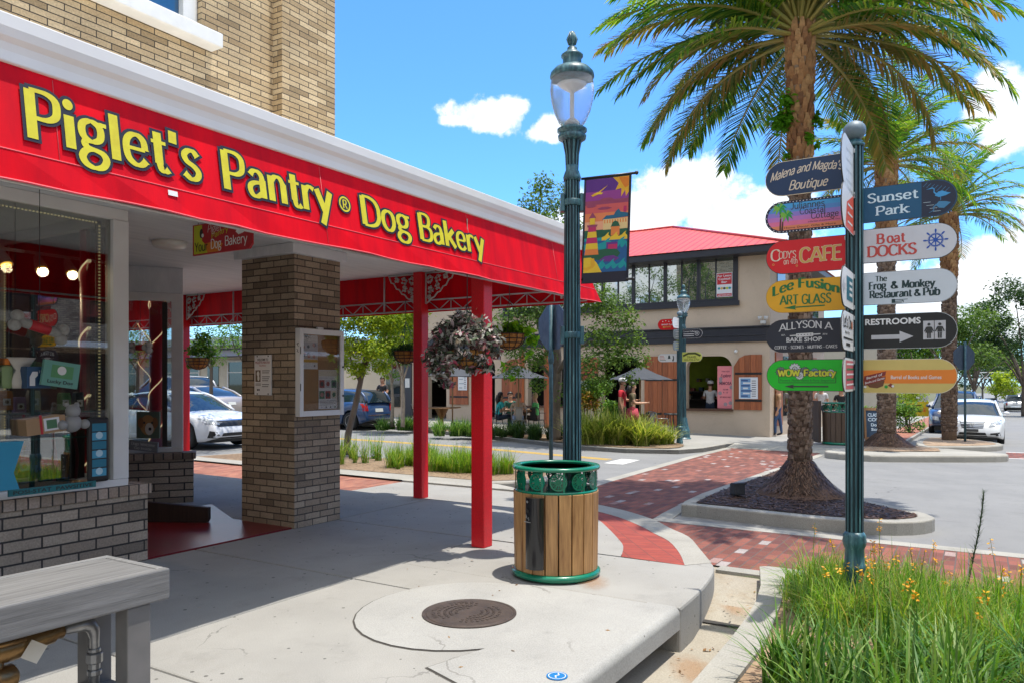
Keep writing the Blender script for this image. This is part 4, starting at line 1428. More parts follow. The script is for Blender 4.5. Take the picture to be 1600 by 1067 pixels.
art([(x0, .16), (.10, .15), (.25, .17), (.24, .145), (.12, .12), (x0, .13)], 'sun')
art([(.20, .235), (.27, .235), (.30, .17), (.24, .14), (.2, .17)], 'sun')
rect(x0, .005, x1, .10, 'edge')
for i in range(len(a_.v)):
    x, y, z = a_.v[i]
    t = (z - BZ0) / bh
    a_.v[i] = (x - .03 * (1 - t), y , z)
cl = MB()
gx, gz = 10, 14
vs = []
for sgn in (0, 1):
    for j in range(gz + 1):
        for i in range(gx + 1):
            x, z = BX0 + bw * i / gx, BZ0 + bh * j / gz
            t = j / gz
            vs.append((x - .03 * (1 - t), -.0035 + sgn * .004 , z))
k = gx + 1
fs = [(j * k + i, j * k + i + 1, (j + 1) * k + i + 1, (j + 1) * k + i) for j in range(gz) for i in range(gx)]
cl.add(vs, fs + [tuple(q + k * (gz + 1) for q in f[::-1]) for f in fs])
cl.build('cloth', cm[0], bn)
a_.xf(Matrix.Translation((0, -.003, 0)))
a_.build('artwork', cm, bn)

# ---- litter bin
slatm = woodmat('bin_slat_wood', (.62, .34, .13), (.25, .115, .04), .5, (10, 10, .9), 3, .2)
greenp = M('green_enamel', (.002, .20, .11), .25, c2=(.002, .15, .08), scale=5, coat=.4)


def litter_bin(label, X, Y, z, ash, s=1.0, wood=None, rot=0.0):
    t = thing('litter_bin', label, 'litter bin', *to_uv((X, Y)), z, rot, 'round litter bins of wooden slats')
    b = MB()
    b.lathe([(.0, .015), (.355, .015), (.368, .03), (.368, .055), (.35, .066), (.33, .067)], 48)
    b.build('base', greenp, t)
    b = MB()
    b.lathe([(.337, .70), (.345, .70), (.345, .725), (.337, .725)], 48)
    b.lathe([(.335, .885), (.36, .885), (.366, .897), (.366, .905), (.36, .915), (.30, .915), (.297, .905), (.305, .887), (.335, .885)], 48)
    for i in range(24):
        a = 2 * math.pi * (i + .5) / 24
        if i % 2 == 0: b.box(-.008, -.004, .722, .008, .004, .888), b.xf(Matrix.Rotation(a, 4, 'Z') @ Matrix.Translation((0, .338, 0)), len(b.v) - 8)
    b.build('rim', greenp, t)
    for i in range(12):
        a = 2 * math.pi * (i + 1) / 12
        m = MB()
        n0 = 0
        ring(m, 0, 0, .058, .07, 0, 0, 20)
        ring(m, 0, 0, .045, .05, 0, 0, 20)
        disc(m, 0, 0, .012, 0, 0, 10)
        for k in range(12):
            q = k * math.pi / 6
            strip(m, [(.01 * math.cos(q), .01 * math.sin(q)), (.06 * math.cos(q), .06 * math.sin(q))], .007 if k % 2 else .014, 0, 0)
        m.add([(v[0], v[1] + .006, v[2]) for v in m.v], [f[::-1] for f in m.f])
        m.xf(Matrix.Rotation(a, 4, 'Z') @ Matrix.Translation((0, -.338, .805)))
        m.build('medallion', greenp, t)
    MB().lathe([(.27, .07), (.29, .71)], 40).build('liner', M('bin_liner', (.03, .03, .032), .7), t)
    for i in range(20):
        a = 2 * math.pi * (i + .5) / 20
        m = MB().box(-.0495, -.011, .068, .0495, .011, .705)
        for k in range(len(m.v)):
            x, y, zz = m.v[k]
            m.v[k] = (x * (1 - .03 * (zz < .3)), y - .332 + .008 * (zz > .5) * -1, zz)
        m.xf(Matrix.Rotation(a, 4, 'Z')).build('slat', wood or slatm, t, bevel=.004)
    if ash:
        m = MB()
        n = 14
        pts = [(.082 * math.cos(math.pi + math.pi * i / n) , -.35 + .066 * math.sin(math.pi + math.pi * i / n)) for i in range(n + 1)]
        m.prism(pts[::-1], .12, .685, sm=True)
        m.xf(Matrix.Rotation(R(-31), 4, 'Z'))
        ab = m.build('ash_box', M('ash_black', (.012, .012, .014), .22, coat=.3), t, bevel=.006)
        m = MB()
        disc(m, 0, .655, .010, 0, -.4185, 10)
        disc(m, .002, .585, .014, 1, -.4185, 10)
        strip(m, [(-.012, .53), (-.012, .555), (.0, .52), (.012, .535), (.016, .51)], .006, 0, -.4185)
        strip(m, [(-.03, .498), (.03, .494)], .007, 0, -.4185)
        m.xf(Matrix.Rotation(R(-36), 4, 'Z'))
        m.build('smoking_label', [STEEL, BLACK], ab)
    return t


litter_bin('warm brown slatted litter bin with green rim and black ash box by the lamp', .366, 6.31, 0, True)
d2 = litter_bin('smaller grey brown slatted litter bin across the junction behind the signpost', *at(1312, 690, 22.2)[:2], at(1312, 694, 22.2)[2], False, wood=woodmat('old_slat_wood', (.17, .11, .07), (.10, .065, .045), .7, (10, 10, .9), 3, .2))
d2.scale = (1.35, 1.35, 1.35)
bk = MB()
bk.box(-.5, -.1, .05, -.44, .3, .95).build('bin_door', woodmat('old_slat_wood2', (.09, .06, .045), (.05, .035, .03), .7), d2)

# ---- manhole cover and survey marker
mh = thing('manhole_cover', 'round rusty brown iron manhole cover in the pavement', 'manhole cover', -4.12, -.985, .008, A)
iron = M('rusty_iron', (.085, .062, .05), .65, .3, c2=(.05, .038, .034), scale=9, bump=.3, bscale=70)
m = MB().lathe([(.0, .0), (.325, .0), (.325, .006), (.31, .006), (.305, .003), (.298, .003), (.293, .007), (0, .007)], 56, sm=False)
for i in range(36):
    a = 2 * math.pi * i / 36
    for r in (.05, .09, .13, .17, .21):
        if (i % 2 == 0 or r > .1) and not (abs(r * math.sin(a)) < .05):
            x, y = r * math.cos(a), r * math.sin(a)
            m.box(x - .008, y - .008, .006, x + .008, y + .008, .0105)
m.build('cover', iron, mh)
lt_ = MB()
for i, ch in enumerate('SANITARY SEWER'):
    if ch != ' ':
        q = MB()
        plain(q, ch, 0, 0, .034, 0, 0, .01, 'c')
        a = R(150 - 120 * i / 13)
        q.xf(Matrix.Rotation(a - math.pi / 2, 4, 'Z') @ Matrix.Translation((0, .23, .0115)) @ Matrix.Rotation(R(-90), 4, 'X'))
        lt_.add(q.v, q.f)
lt_.build('raised_lettering', iron, mh)
mk = thing('survey_marker', 'small round blue marker plate set in the pavement edge', 'marker', -4.79, -2.03, .008, A)
m = MB().lathe([(0, 0), (.058, 0), (.058, .004), (0, .0045)], 30, sm=False)
m.build('plate', P_('marker_blue', (.01, .16, .42)), mk)
m = MB()
ring(m, 0, 0, .044, .048, 0, 0)
strip(m, [(-.03, -.01), (-.01, .006), (.01, -.006), (.032, .01)], .007)
m.xf(Matrix.Translation((0, 0, .0052)) @ Matrix.Rotation(R(-90), 4, 'X'))
m.build('print', WHITE, mk)

# ---- bench-high counter over the water pipes, near left
plank = woodmat('grey_composite_board', (.25, .245, .24), (.10, .098, .097), .6, (1.0, 22, 22), 2.2, .35)
frame = M('grey_post_paint', (.165, .155, .15), .5, c2=(.13, .125, .12), scale=8)
bt = thing('bench', 'grey board topped bench at the left edge standing over brass pipes', 'bench', -6.28, -.83, 0, A)
m = MB()
m.box(-3.2, .042, .615, -.042, .455, .75)
m.build('top', plank, bt, bevel=.006)
m = MB()
m.box(-3.2, .0, .612, 0, .04, .752)
m.box(-.04, .042, .612, 0, .455, .752)
m.box(-3.2, .457, .612, 0, .497, .752)
m.build('top_edge', plank, bt, bevel=.008)
for (x, y) in ((-.14, .055), (-.14, .36), (-2.6, .055), (-2.6, .36)):
    m = MB().box(x - .055, y - .04, 0, x + .055, y + .055, .61)
    m.build('leg', frame, bt, bevel=.006)
m = MB()
m.box(-.19, .112, .13, -.09, .318, .21)
m.box(-2.54, .09, .13, -.2, .13, .21)
m.box(-2.54, .36, .13, -.2, .40, .21)
m.build('rail', frame, bt, bevel=.004)
bp = thing('backflow_valve', 'brass backflow valve and grey pipe under the board topped bench', 'pipe valve', -6.28, -.83, 0, A)
brass = M('old_brass', (.30, .175, .065), .35, .75, c2=(.18, .10, .04), scale=14, bump=.15, bscale=40)
galv = M('galvanised_pipe', (.36, .37, .37), .38, .8, c2=(.25, .25, .26), scale=18, bump=.1)
m = MB()
px_, py_ = -.235, .20
m.tube([(px_, py_, 0), (px_, py_, .46), (px_ - .004, py_, .50), (px_ - .02, py_, .525), (px_ - .05, py_, .535), (px_ - .14, py_, .535)], [.02, .02, .027, .029, .027, .02], 14)
for z0, r, h in ((.30, .03, .025), (.325, .024, .03), (.355, .034, .045), (.40, .026, .02)):
    m.lathe([(r * .9, 0), (r, .004), (r, h - .004), (r * .9, h)], 10, (px_, py_, z0), sm=False)
m.build('pipe', galv, bp)
m = MB()
m.tube([(px_ - .14, py_, .535), (px_ - .17, py_, .535), (px_ - .18, py_, .53), (px_ - .30, py_, .52), (px_ - .32, py_, .52), (px_ - .52, py_, .52), (px_ - .55, py_, .52), (px_ - .9, py_, .52)], [.03, .03, .036, .04, .05, .052, .036, .034], 10)
m.tube([(px_ - .40, py_, .50), (px_ - .40, py_, .40), (px_ - .40, py_, .385)], [.032, .03, .0], 12)
m.tube([(px_ - .47, py_ - .01, .41), (px_ - .34, py_ - .01, .41), (px_ - .325, py_ - .01, .41)], [.05, .05, .03], 14)
m.tube([(px_ - .47, py_ - .02, .41), (px_ - .52, py_ - .03, .40), (px_ - .525, py_ - .03, .33)], [.026, .024, .022], 10)
m.tube([(px_ - .30, py_ - .03, .55), (px_ - .45, py_ - .05, .56)], [.012, .010], 8)
m.build('valve_body', brass, bp)
m = MB().box(-.002, -.0325, -.075, .002, .0325, 0)
m.xf(Matrix.Translation((px_ - .26, py_ - .06, .53)) @ Matrix.Rotation(R(35), 4, 'Y') @ Matrix.Rotation(R(70), 4, 'Z')).build('tag', P_('tag_white', (.6, .55, .45)), bp)

# ---- back of stop signs
backm = M('sign_back_blue', (.055, .085, .13), .35, .5, c2=(.10, .14, .19), scale=8, stretch=(4, 4, 1))
bluep = M('blue_pole_paint', (.02, .06, .085), .45, c2=(.05, .12, .14), scale=16)


def stop_back(name, label, X, Y, z, zs, rot, post_h, red=True):
    t = thing(name, label, 'stop sign', *to_uv((X, Y)), z, rot, 'stop signs seen from behind')
    MB().lathe([(.035, 0), (.035, post_h), (.0, post_h + .01)], 12).build('pole', bluep, t)
    oc = [(.41 * math.cos(R(22.5 + 45 * i)), zs + .41 * math.sin(R(22.5 + 45 * i))) for i in range(8)]
    MB().prism(oc, .04, .052, ax='y').build('plate', backm, t, bevel=.003)
    m = MB()
    m.prism([(.395 * math.cos(R(22.5 + 45 * i)), zs + .395 * math.sin(R(22.5 + 45 * i))) for i in range(8)], .0525, .055, ax='y')
    m.build('face', P_('stop_red', (.45, .01, .015)), t)
    m = MB()
    m.box(-.03, .0, zs - .34, .03, .039, zs - .30)
    m.build('bracket', bluep, t)
    m = MB()
    m.box(-.03, .0, zs + .30, .03, .039, zs + .34)
    m.build('bracket', bluep, t)
    m = MB()
    m.lathe([(.04, zs - .62), (.05, zs - .6), (.05, zs - .5), (.036, zs - .44), (.036, zs - .36)], 12)
    m.build('collar', bluep, t)
    return t


stop_back('stop_sign', 'back of a stop sign in the street bed just left of the tall lamp', *at(861, 700, 13.0)[:2], 0.03, 2.5, R(-52), 2.9)
p = at(1508, 692, 23.2)
stop_back('stop_sign', 'dark back of a stop sign standing in front of the white parked car', p.x, p.y, p.z - .02, 596 / 1000 * 0 + (1.6 + (596 - 557) * 23.2 / 1184) - p.z, R(12), (1.6 + (596 - 533) * 23.2 / 1184) - p.z)
# ------------------------------------------------------------------ signpost with finger boards
SPX, SPY = 2.463, 5.45


def post_pole(t, h, r):
    b = MB()
    b.lathe([(r * 1.25, -.05), (r * 1.25, .10), (r * 1.12, .13), (r * 1.12, .24), (r * 1.3, .26), (r * 1.3, .285), (r * 1.15, .30), (r * 1.1, .40), (r * 1.32, .43), (r * 1.4, .46), (r * 1.3, .485), (r * 1.35, .50), (r * 1.05, .525)], 32)
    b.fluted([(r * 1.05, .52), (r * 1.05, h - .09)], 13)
    b.lathe([(r * 1.15, h - .09), (r * 1.2, h - .07), (r * .8, h - .055), (r * .75, h - .04)], 24)
    b.build('pole', PAT2, t)
    MB().ball((0, 0, h + .028), .078, 20, sz=.92).build('ball_finial', M('finial_grey', (.20, .25, .30), .5, c2=(.10, .16, .2), scale=12, bump=.2), t)


_pen = pen


def pen(mb, text, x0, z0, cap, width=None, thick=.9, thin=.5, *a, **k):
    return _pen(mb, text, x0, z0, cap, width, thick * 1.3, thin * 1.25, *a, **k)


def fboard(t, side, z0, h, L, base, rim, mats, art, lab):
    """side l / r: along the cross street; n: pointing back along the shop front"""
    rot = {'l': R(-31.66), 'r': R(-31.66), 'n': A}[side]
    x0 = {'l': -L - .05, 'r': .05, 'n': -L - .045}[side]
    r = h / 2

    def outline(g):
        n = 14
        if side == 'r':
            return [(-.0, g), (L - r, g)] + [(L - r + (r - g) * math.cos(a), r + (r - g) * math.sin(a)) for a in [-math.pi / 2 + math.pi * i / n for i in range(1, n)]] + [(L - r, h - g), (0, h - g)]
        return [(L, h - g), (r, h - g)] + [(r + (r - g) * math.cos(a), r + (r - g) * math.sin(a)) for a in [math.pi / 2 + math.pi * i / n for i in range(1, n)]] + [(r, g), (L, g)]
    b = MB()
    b.prism(outline(0), .0, .008, ax='y')
    o = b.build('finger_sign', rim, t, loc=(0, 0, z0), rot=rot, bevel=.0015)
    o['label'] = lab
    a = MB()
    flatpoly(a, outline(.004), 0, -.0006)
    art(a, L, h)
    for p in a.v: pass
    if side == 'l' or side == 'n':
        for z in (.02, h - .02): disc(a, L - .012, z, .005, len(mats) + 0, -.003, 8)
    a.xf(Matrix.Translation((x0, 0, 0)))
    o.data.transform(Matrix.Translation((x0, 0, 0)))
    a.build('lettering', [base] + mats + [P_('rust', (.12, .05, .03))], o)
    c = MB()
    for z in (.025, h - .025):
        s = -.052 if side != 'r' else .052
        c.box(s - .012, -.012, z - .014, s + .02 if side != 'r' else s - .04, .02, z + .014)
    c.build('clamp', STEEL, o)
    return o


sp = thing('signpost', 'tall fluted green signpost with two columns of coloured finger boards', 'signpost', *to_uv((SPX, SPY)), 0, 0, 'signposts with finger boards')
post_pole(sp, 3.37, .058)
ink, wht = P_('ink', (.03, .03, .03)), P_('signwhite', (.74, .74, .76))


def s1(a, L, h):
    lf = lambda k: (lambda x: .05 * math.sin(max(0, min(1, x / k)) * math.pi * .8))
    pen(a, 'Malena and Magda\'s', .035, h * .44, .062, L - .07, .75, .62, 1, -.002, slant=.28, line=lf(.5), track=.05)
    pen(a, 'Boutique', .17, h * .15, .066, .27, .75, .62, 1, -.002, slant=.28, track=.05)


def s2(a, L, h):
    r = h / 2
    n = 15
    grad = ((2, 0.0), (3, .22), (4, .45), (5, .62))
    inner = lambda z: .02 + (r - .02) - math.sqrt(max(0, (r - .02) ** 2 - (z - r) ** 2)) if True else 0
    tones = (6, 7, 8, 3, 2, 2)
    for i in range(12):
        za, zb = .02 + (h - .04) * i / 12, .02 + (h - .04) * (i + 1) / 12
        c = (6, 6, 7, 7, 8, 8, 3, 3, 2, 2, 4, 4)[i]
        zc = lambda z: .018 + r - .018 - math.sqrt(max(1e-6, (r - .018) ** 2 - (z - r) ** 2))
        flatpoly(a, [(zc(za), za), (L - .03, za), (L - .03, zb), (zc(zb), zb)], c, -.0012)
    for i in range(44):
        t = i / 43
        x = .06 + (L - .07) * ((i % 22) / 21)
        disc(a, x, .0095 if i < 22 else h - .0095, .0042, 1, -.0016, 6)
    for i in range(9):
        an = math.pi / 2 + math.pi * (i + .5) / 9
        disc(a, r + (r - .009) * math.cos(an), r + (r - .009) * math.sin(an), .0042, 1, -.0016, 6)
    for i in range(9): disc(a, L - .015 + .006 * (-1) ** i, .03 + (h - .06) * i / 8, .0042, 1, -.0016, 6)
    for cx, cz, tx in ((.105, .19, .11), (.155, .135, .125)):
        strip(a, [(tx, .02), (tx + .003, cz * .6), (cx, cz)], [.014, .010, .007], 9, -.0020)
    k = 0
    for cx, cz, s in ((.105, .19, .05), (.155, .135, .048)):
        for an in (15, 60, 110, 160, 200, 330, 285, 240):
            q = R(an)
            k += 1
            strip(a, [(cx, cz), (cx + s * .6 * math.cos(q), cz + s * .55 * math.sin(q) + .006), (cx + s * 1.1 * math.cos(q), cz + s * .9 * math.sin(q) - .016)], [.006, .020, .002], 10 if an % 20 else 11, -.0022 - k * .00004)
    pen(a, 'Juliannes', .185, h * .72, .044, .24, .62, .55, 5, -.0024, serif=.3)
    pen(a, 'Coastal', .25, h * .535, .044, .18, .62, .55, 5, -.0024, serif=.3)
    pen(a, 'Cottage', .33, h * .36, .044, .19, .62, .55, 5, -.0024, serif=.3)
    plain(a, 'in the heart of downtown Mt. Dora', .31, h * .255, .013, 5, -.0024, 0, 'l', .22)
    plain(a, 'Home Decor, Gifts & More', .14, h * .12, .015, 9, -.0024, 0, 'l', .36)


def s3(a, L, h):
    pen(a, 'C', .035, h * .40, .085, .07, .75, .35, 1, -.002)
    pen(a, "ODY'S", .095, h * .46, .052, .125, .75, .35, 1, -.002, serif=.4)
    pen(a, 'on 4th', .13, h * .28, .044, .10, .7, .35, 1, -.002)
    for g, m, y in ((.16, 1, -.002), (-.02, 2, -.003)):
        pen(a, 'CAFE', .245, h * .30, .105, .29, .95, .5, m, y, serif=.55, grow=g)
    for x, z in ((.09, .18), (.055, .075), (.225, .055)): ring(a, x, z, .005, .008, 2, -.002, 10)


def s4(a, L, h):
    lf = lambda x: .055 * math.sin(min(1, x / .45) * math.pi)
    pen(a, 'Lee Fusion', .05, h * .52, .07, L - .10, 1.15, .6, 1, -.002, flare=.14, line=lf)
    pen(a, 'ART GLASS', .105, h * .25, .068, .36, .95, .55, 1, -.002, flare=.1)
    strip(a, [(.20, .038), (.42, .042)], .009, 1, -.002)
    flatpoly(a, [(.13, .036), (.22, .055), (.21, .037), (.22, .02)], 1, -.0022)


def s5(a, L, h):
    lf = lambda x: .022 * math.sin(min(1, x / .37) * math.pi)
    pen(a, 'ALLYSON A', .10, h * .64, .052, .37, .75, .6, 1, -.002, serif=.3, line=lf)
    plain(a, 'BAKE SHOP', .15, h * .32, .032, 1, -.002, .025, 'l', .25)
    pen(a, 'COFFEE - SCONES - MUFFINS - CAKES', .065, h * .115, .022, L - .13, .9, .6, 1, -.002, serif=.3)
    plain(a, 'EST.', .115, h * .50, .012, 1, -.002, .01)
    plain(a, '2016', .405, h * .50, .012, 1, -.002, .01)
    flatpoly(a, [(.22, .112), (.34, .116), (.34, .142), (.22, .138)], 1, -.002)
    for i in range(5): disc(a, .235 + i * .022, .127 + i * .0006, .006, 0, -.0026, 6, rz=.003)
    strip(a, [(.175, .123), (.22, .125)], .008, 1, -.002)
    strip(a, [(.34, .129), (.39, .131)], .008, 1, -.002)


def gear(a, x, z, r, m, y):
    n = 12
    p = []
    for i in range(n * 4):
        rr = r if i % 4 < 2 else r * .82
        an = 2 * math.pi * i / (n * 4)
        p.append((x + rr * math.cos(an), z + rr * math.sin(an)))
    flatpoly(a, [(x + (q[0] - x) * 1.12, z + (q[1] - z) * 1.12) for q in p], 1, y)
    flatpoly(a, p, m, y - .0003)
    ring(a, x, z, r * .35, r * .45, 1, y - .0005, 14)
    disc(a, x, z, r * .12, 1, y - .0005, 8)


def s6(a, L, h):
    for i, (x, z, r, m) in enumerate(((.105, .145, .036, 2), (.205, .165, .042, 3), (.275, .145, .034, 2), (.345, .14, .03, 4), (.405, .135, .028, 2), (.455, .135, .026, 3), (.24, .115, .03, 3))):
        gear(a, x, z, r, m, -.0012 - i * .0006)
    for g, m, y in ((.5, 1, -.0062), (.05, 5, -.0066)):
        pen(a, 'WOW', .085, .112, .048, .155, 1.15, .9, m, y, grow=g)
        pen(a, 'Factory', .27, .112, .046, .22, 1.15, .9, m, y, grow=g)
    for p in (((.09, .105), (.09, .062)), ((.09, .062), (.49, .062)), ((.49, .062), (.49, .105))): strip(a, p, .004, 1, -.002)
    plain(a, 'Flowers, Plants, Home & Party Emporium', .1, .072, .018, 6, -.002, .01, 'l', .38)
    strip(a, [(.16, .034), (.44, .034)], .010, 1, -.002)
    flatpoly(a, [(.13, .034), (.20, .05), (.19, .034), (.20, .018)], 1, -.0023)


def r1(a, L, h):
    flatpoly(a, [(.375, .006), (L - h / 2, .006)] + [(L - h / 2 + (h / 2 - .008) * math.cos(q), h / 2 + (h / 2 - .008) * math.sin(q)) for q in [-1.4 + 2.8 * i / 12 for i in range(13)]] + [(L - h / 2, h - .006), (.375, h - .006)], 2, -.0010)
    pen(a, 'Sunset', .035, h * .56, .062, .32, .85, .62, 1, -.002, serif=.5)
    pen(a, 'Park', .09, h * .18, .062, .205, .85, .62, 1, -.002, serif=.5)
    flatpoly(a, [(.455, .14), (.475, .165), (.50, .17), (.53, .155), (.55, .15), (.52, .135), (.48, .128)], 3, -.002)
    strip(a, [(.465, .15), (.45, .165), (.452, .185), (.44, .195), (.43, .192), (.405, .188)], [.012, .007, .006, .008, .007, .001], 3, -.0022)
    strip(a, [(.49, .132), (.49, .105)], .003, 3, -.002)
    flatpoly(a, [(.46, .075), (.48, .055), (.51, .05), (.55, .085), (.52, .095), (.48, .1)], 4, -.002)
    strip(a, [(.465, .08), (.445, .06), (.45, .04), (.42, .028)], [.01, .006, .006, .002], 4, -.0022)
    for i in range(7): strip(a, [(.385 + .02 * i, .21 - .01 * i), (.41 + .022 * i, .235 - .008 * i)], .0025, 4, -.0016)
    for i in range(4): strip(a, [(.385 + .02 * i, .10 - .022 * i), (.43 + .02 * i, .10 - .022 * i)], .002, 1, -.0016)


def r2(a, L, h):
    pen(a, 'B', .095, h * .55, .066, .047, 1.15, .6, 1, -.002, serif=.3)
    pen(a, 'oat', .16, h * .55, .066, .115, 1.1, .6, 1, -.002, serif=.2)
    pen(a, 'DOCKS', .035, h * .18, .074, .31, 1.05, .5, 1, -.002, serif=.35)
    x, z = L - .13, h * .52
    ring(a, x, z, .036, .048, 2, -.002, 24)
    ring(a, x, z, .044, .0455, 0, -.0024, 24)
    disc(a, x, z, .014, 2, -.002)
    for i in range(8):
        q = i * math.pi / 4
        c, s = math.cos(q), math.sin(q)
        strip(a, [(x, z), (x + .042 * c, z + .042 * s), (x + .052 * c, z + .052 * s), (x + .058 * c, z + .058 * s), (x + .070 * c, z + .070 * s), (x + .076 * c, z + .076 * s)], [.010, .006, .006, .011, .011, .004], 2, -.0021 - i * .00003)


def r3(a, L, h):
    pen(a, 'The', .085, h * .72, .036, .075, 1.1, .5, 1, -.002, serif=.35)
    pen(a, 'Frog', .045, h * .475, .052, .11, 1.35, .5, 1, -.002, serif=.35)
    pen(a, '&', .185, h * .48, .048, .045, 1.3, .5, 1, -.002)
    pen(a, 'Monkey', .255, h * .475, .052, .20, 1.3, .5, 1, -.002, serif=.35)
    pen(a, 'Restaurant', .05, h * .215, .05, .265, 1.35, .5, 1, -.002, serif=.35)
    pen(a, '&', .33, h * .22, .044, .04, 1.3, .5, 1, -.002)
    pen(a, 'Pub', .385, h * .215, .052, .10, 1.35, .5, 1, -.002, serif=.35)
    box_art(a, .19, h * .035, .212, h * .155, 1, -.002)
    for z0, z1, x1 in ((h * .12, h * .135, .29), (h * .035, h * .045, .255), (h * .075, h * .085, .262)):
        strip(a, [(.212, (z0 + z1) / 2), (x1, (z0 + z1) / 2 + .002)], .004, 1, -.002)
    strip(a, [(.262, h * .04), (.266, h * .085), (.255, h * .11)], .004, 1, -.0022)


def man(a, x, z, s, m, skirt):
    disc(a, x, z + s * .86, s * .09, m, -.004, 10)
    if skirt:
        flatpoly(a, [(x - s * .10, z + s * .72), (x + s * .10, z + s * .72), (x + s * .2, z + s * .33), (x - s * .2, z + s * .33)], m, -.004)
    else:
        box_art(a, x - s * .13, z + s * .38, x + s * .13, z + s * .73, m, -.004)
    for q in (-1, 1):
        strip(a, [(x + q * s * .06, z + s * .36), (x + q * s * .06, z)], s * .09, m, -.0041)
        strip(a, [(x + q * s * .12, z + s * .70), (x + q * s * .24, z + s * .42)], s * .07, m, -.0042)


def r4(a, L, h):
    plain(a, 'RESTROOMS', .02, h * .70, .042, 1, -.002, .03, 'l', .35)
    strip(a, [(.06, h * .34), (.26, h * .34)], .03, 2, -.002)
    flatpoly(a, [(.24, h * .50), (.325, h * .34), (.24, h * .18)], 2, -.0023)
    box_art(a, .385, h * .24, .52, h * .76, 2, -.002)
    strip(a, [(.452, h * .24), (.452, h * .76)], .004, 3, -.003)
    man(a, .42, h * .27, h * .45, 3, True)
    man(a, .485, h * .27, h * .45, 3, False)


def r5f(a, L, h):
    flatpoly(a, [(0, h * .29), (L - .028, h * .29)] + [(L - h / 2 + (h / 2 - .005) * math.cos(q), h / 2 + (h / 2 - .005) * math.sin(q)) for q in [-.42 + .9 * i / 8 for i in range(9)]] + [(L - .028, h * .68), (0, h * .68)], 1, -.0012)
    plain(a, 'Barrel of Books and Games', .185, h * .42, .026, 2, -.002, .012, 'l', .31)
    flatpoly(a, [(.03, .06), (.05, .04), (.10, .035), (.135, .05), (.145, .085), (.12, .125), (.06, .13), (.03, .10)], 3, -.0022)
    flatpoly(a, [(.01, .085), (.15, .125), (.155, .155), (.015, .12)], 4, -.0028)
    flatpoly(a, [(.012, .05), (.15, .095), (.152, .12), (.014, .088)], 4, -.003)
    plain(a, 'Barrel of', .03, .097, .018, 2, -.0036, .01, 'l', .10, lift=lambda x: x * .28)
    plain(a, 'Books and Games', .02, .063, .017, 2, -.0036, .01, 'l', .125, lift=lambda x: x * .3)
    disc(a, .155, .045, .012, 5, -.003, 8)
    flatpoly(a, [(.165, .055), (.185, .07), (.21, .05), (.19, .038)], 4, -.003)
    disc(a, .198, .05, .009, 2, -.0035, 8)
    disc(a, .02, .045, .01, 2, -.003, 8)


cream = P_('sign_cream', (.72, .62, .45))
pale = P_('sign_pale', (.60, .66, .74))
fboard(sp, 'l', 2.994, .26, .575, P_('navy', (.008, .035, .105)), cream, [P_('script_cream', (.72, .62, .50))], s1, 'navy blue board with cream script')
fboard(sp, 'l', 2.715, .238, .575, P_('dotnavy', (.01, .012, .05)), ink, [wht, P_('skyblue', (.10, .30, .72)), P_('violet', (.30, .22, .68)), P_('azure', (.06, .38, .78)), P_('ink', (.03, .03, .03)), P_('sunorange', (.80, .25, .12)), P_('sunpink', (.78, .18, .36)), P_('orchid', (.55, .20, .58)), P_('trunk', (.10, .03, .02)), P_('palmgreen', (.02, .33, .06)), P_('palmlime', (.20, .50, .05))], s2, 'sunset coloured board with painted palms and dotted edge')
fboard(sp, 'l', 2.407, .253, .57, P_('sign_red', (.72, .003, .010)), ink, [P_('warmwhite', (.78, .68, .55)), P_('gold', (.70, .42, .10))], s3, 'red cafe board')
fboard(sp, 'l', 2.114, .246, .57, P_('sign_amber', (.78, .40, .01)), P_('amber_edge', (.5, .28, .02)), [P_('bottle_green', (.01, .17, .04))], s4, 'amber board with green letters')
fboard(sp, 'l', 1.818, .246, .57, P_('bake_navy', (.015, .019, .035)), ink, [P_('chalk', (.62, .63, .66))], s5, 'near black bake shop board')
fboard(sp, 'l', 1.531, .234, .565, P_('sign_green', (.005, .52, .015)), ink, [ink, P_('gear_dark', (.14, .16, .17)), P_('gear_light', (.55, .60, .62)), P_('gear_blue', (.12, .25, .32)), P_('letter_lime', (.60, .62, .04)), P_('dim_green', (.01, .22, .03))], s6, 'bright green board with cog wheels')
fboard(sp, 'r', 2.728, .25, .59, P_('petrol', (.003, .085, .19)), ink, [P_('iceblue', (.62, .78, .88)), P_('night', (.012, .018, .045)), P_('heron', (.05, .32, .66)), P_('ripple', (.05, .22, .42))], r1, 'dark blue park board with a heron')
fboard(sp, 'r', 2.440, .242, .59, P_('sign_greywhite', (.62, .64, .70)), ink, [P_('dock_red', (.55, .06, .05)), P_('wheel_blue', (.01, .08, .42))], r2, 'white board with red letters and blue ship wheel')
fboard(sp, 'r', 2.140, .232, .59, pale, P_('edge_grey', (.3, .33, .36)), [P_('ink_green', (.008, .035, .04))], r3, 'pale grey board with black old style letters')
fboard(sp, 'r', 1.830, .244, .59, P_('toilet_black', (.008, .008, .009)), P_('edge_silver', (.4, .42, .44)), [P_('signwhite', (.74, .74, .76)), P_('arrow_grey', (.50, .50, .54)), ink], r4, 'black board with grey arrow')
fboard(sp, 'r', 1.520, .238, .59, P_('straw_yellow', (.62, .48, .15)), cream, [P_('band_orange', (.78, .22, .02)), P_('signwhite', (.74, .74, .76)), P_('barrel_brown', (.15, .055, .02)), P_('plank_maroon', (.22, .025, .02)), P_('token_green', (.02, .30, .04))], r5f, 'straw yellow board with orange band')


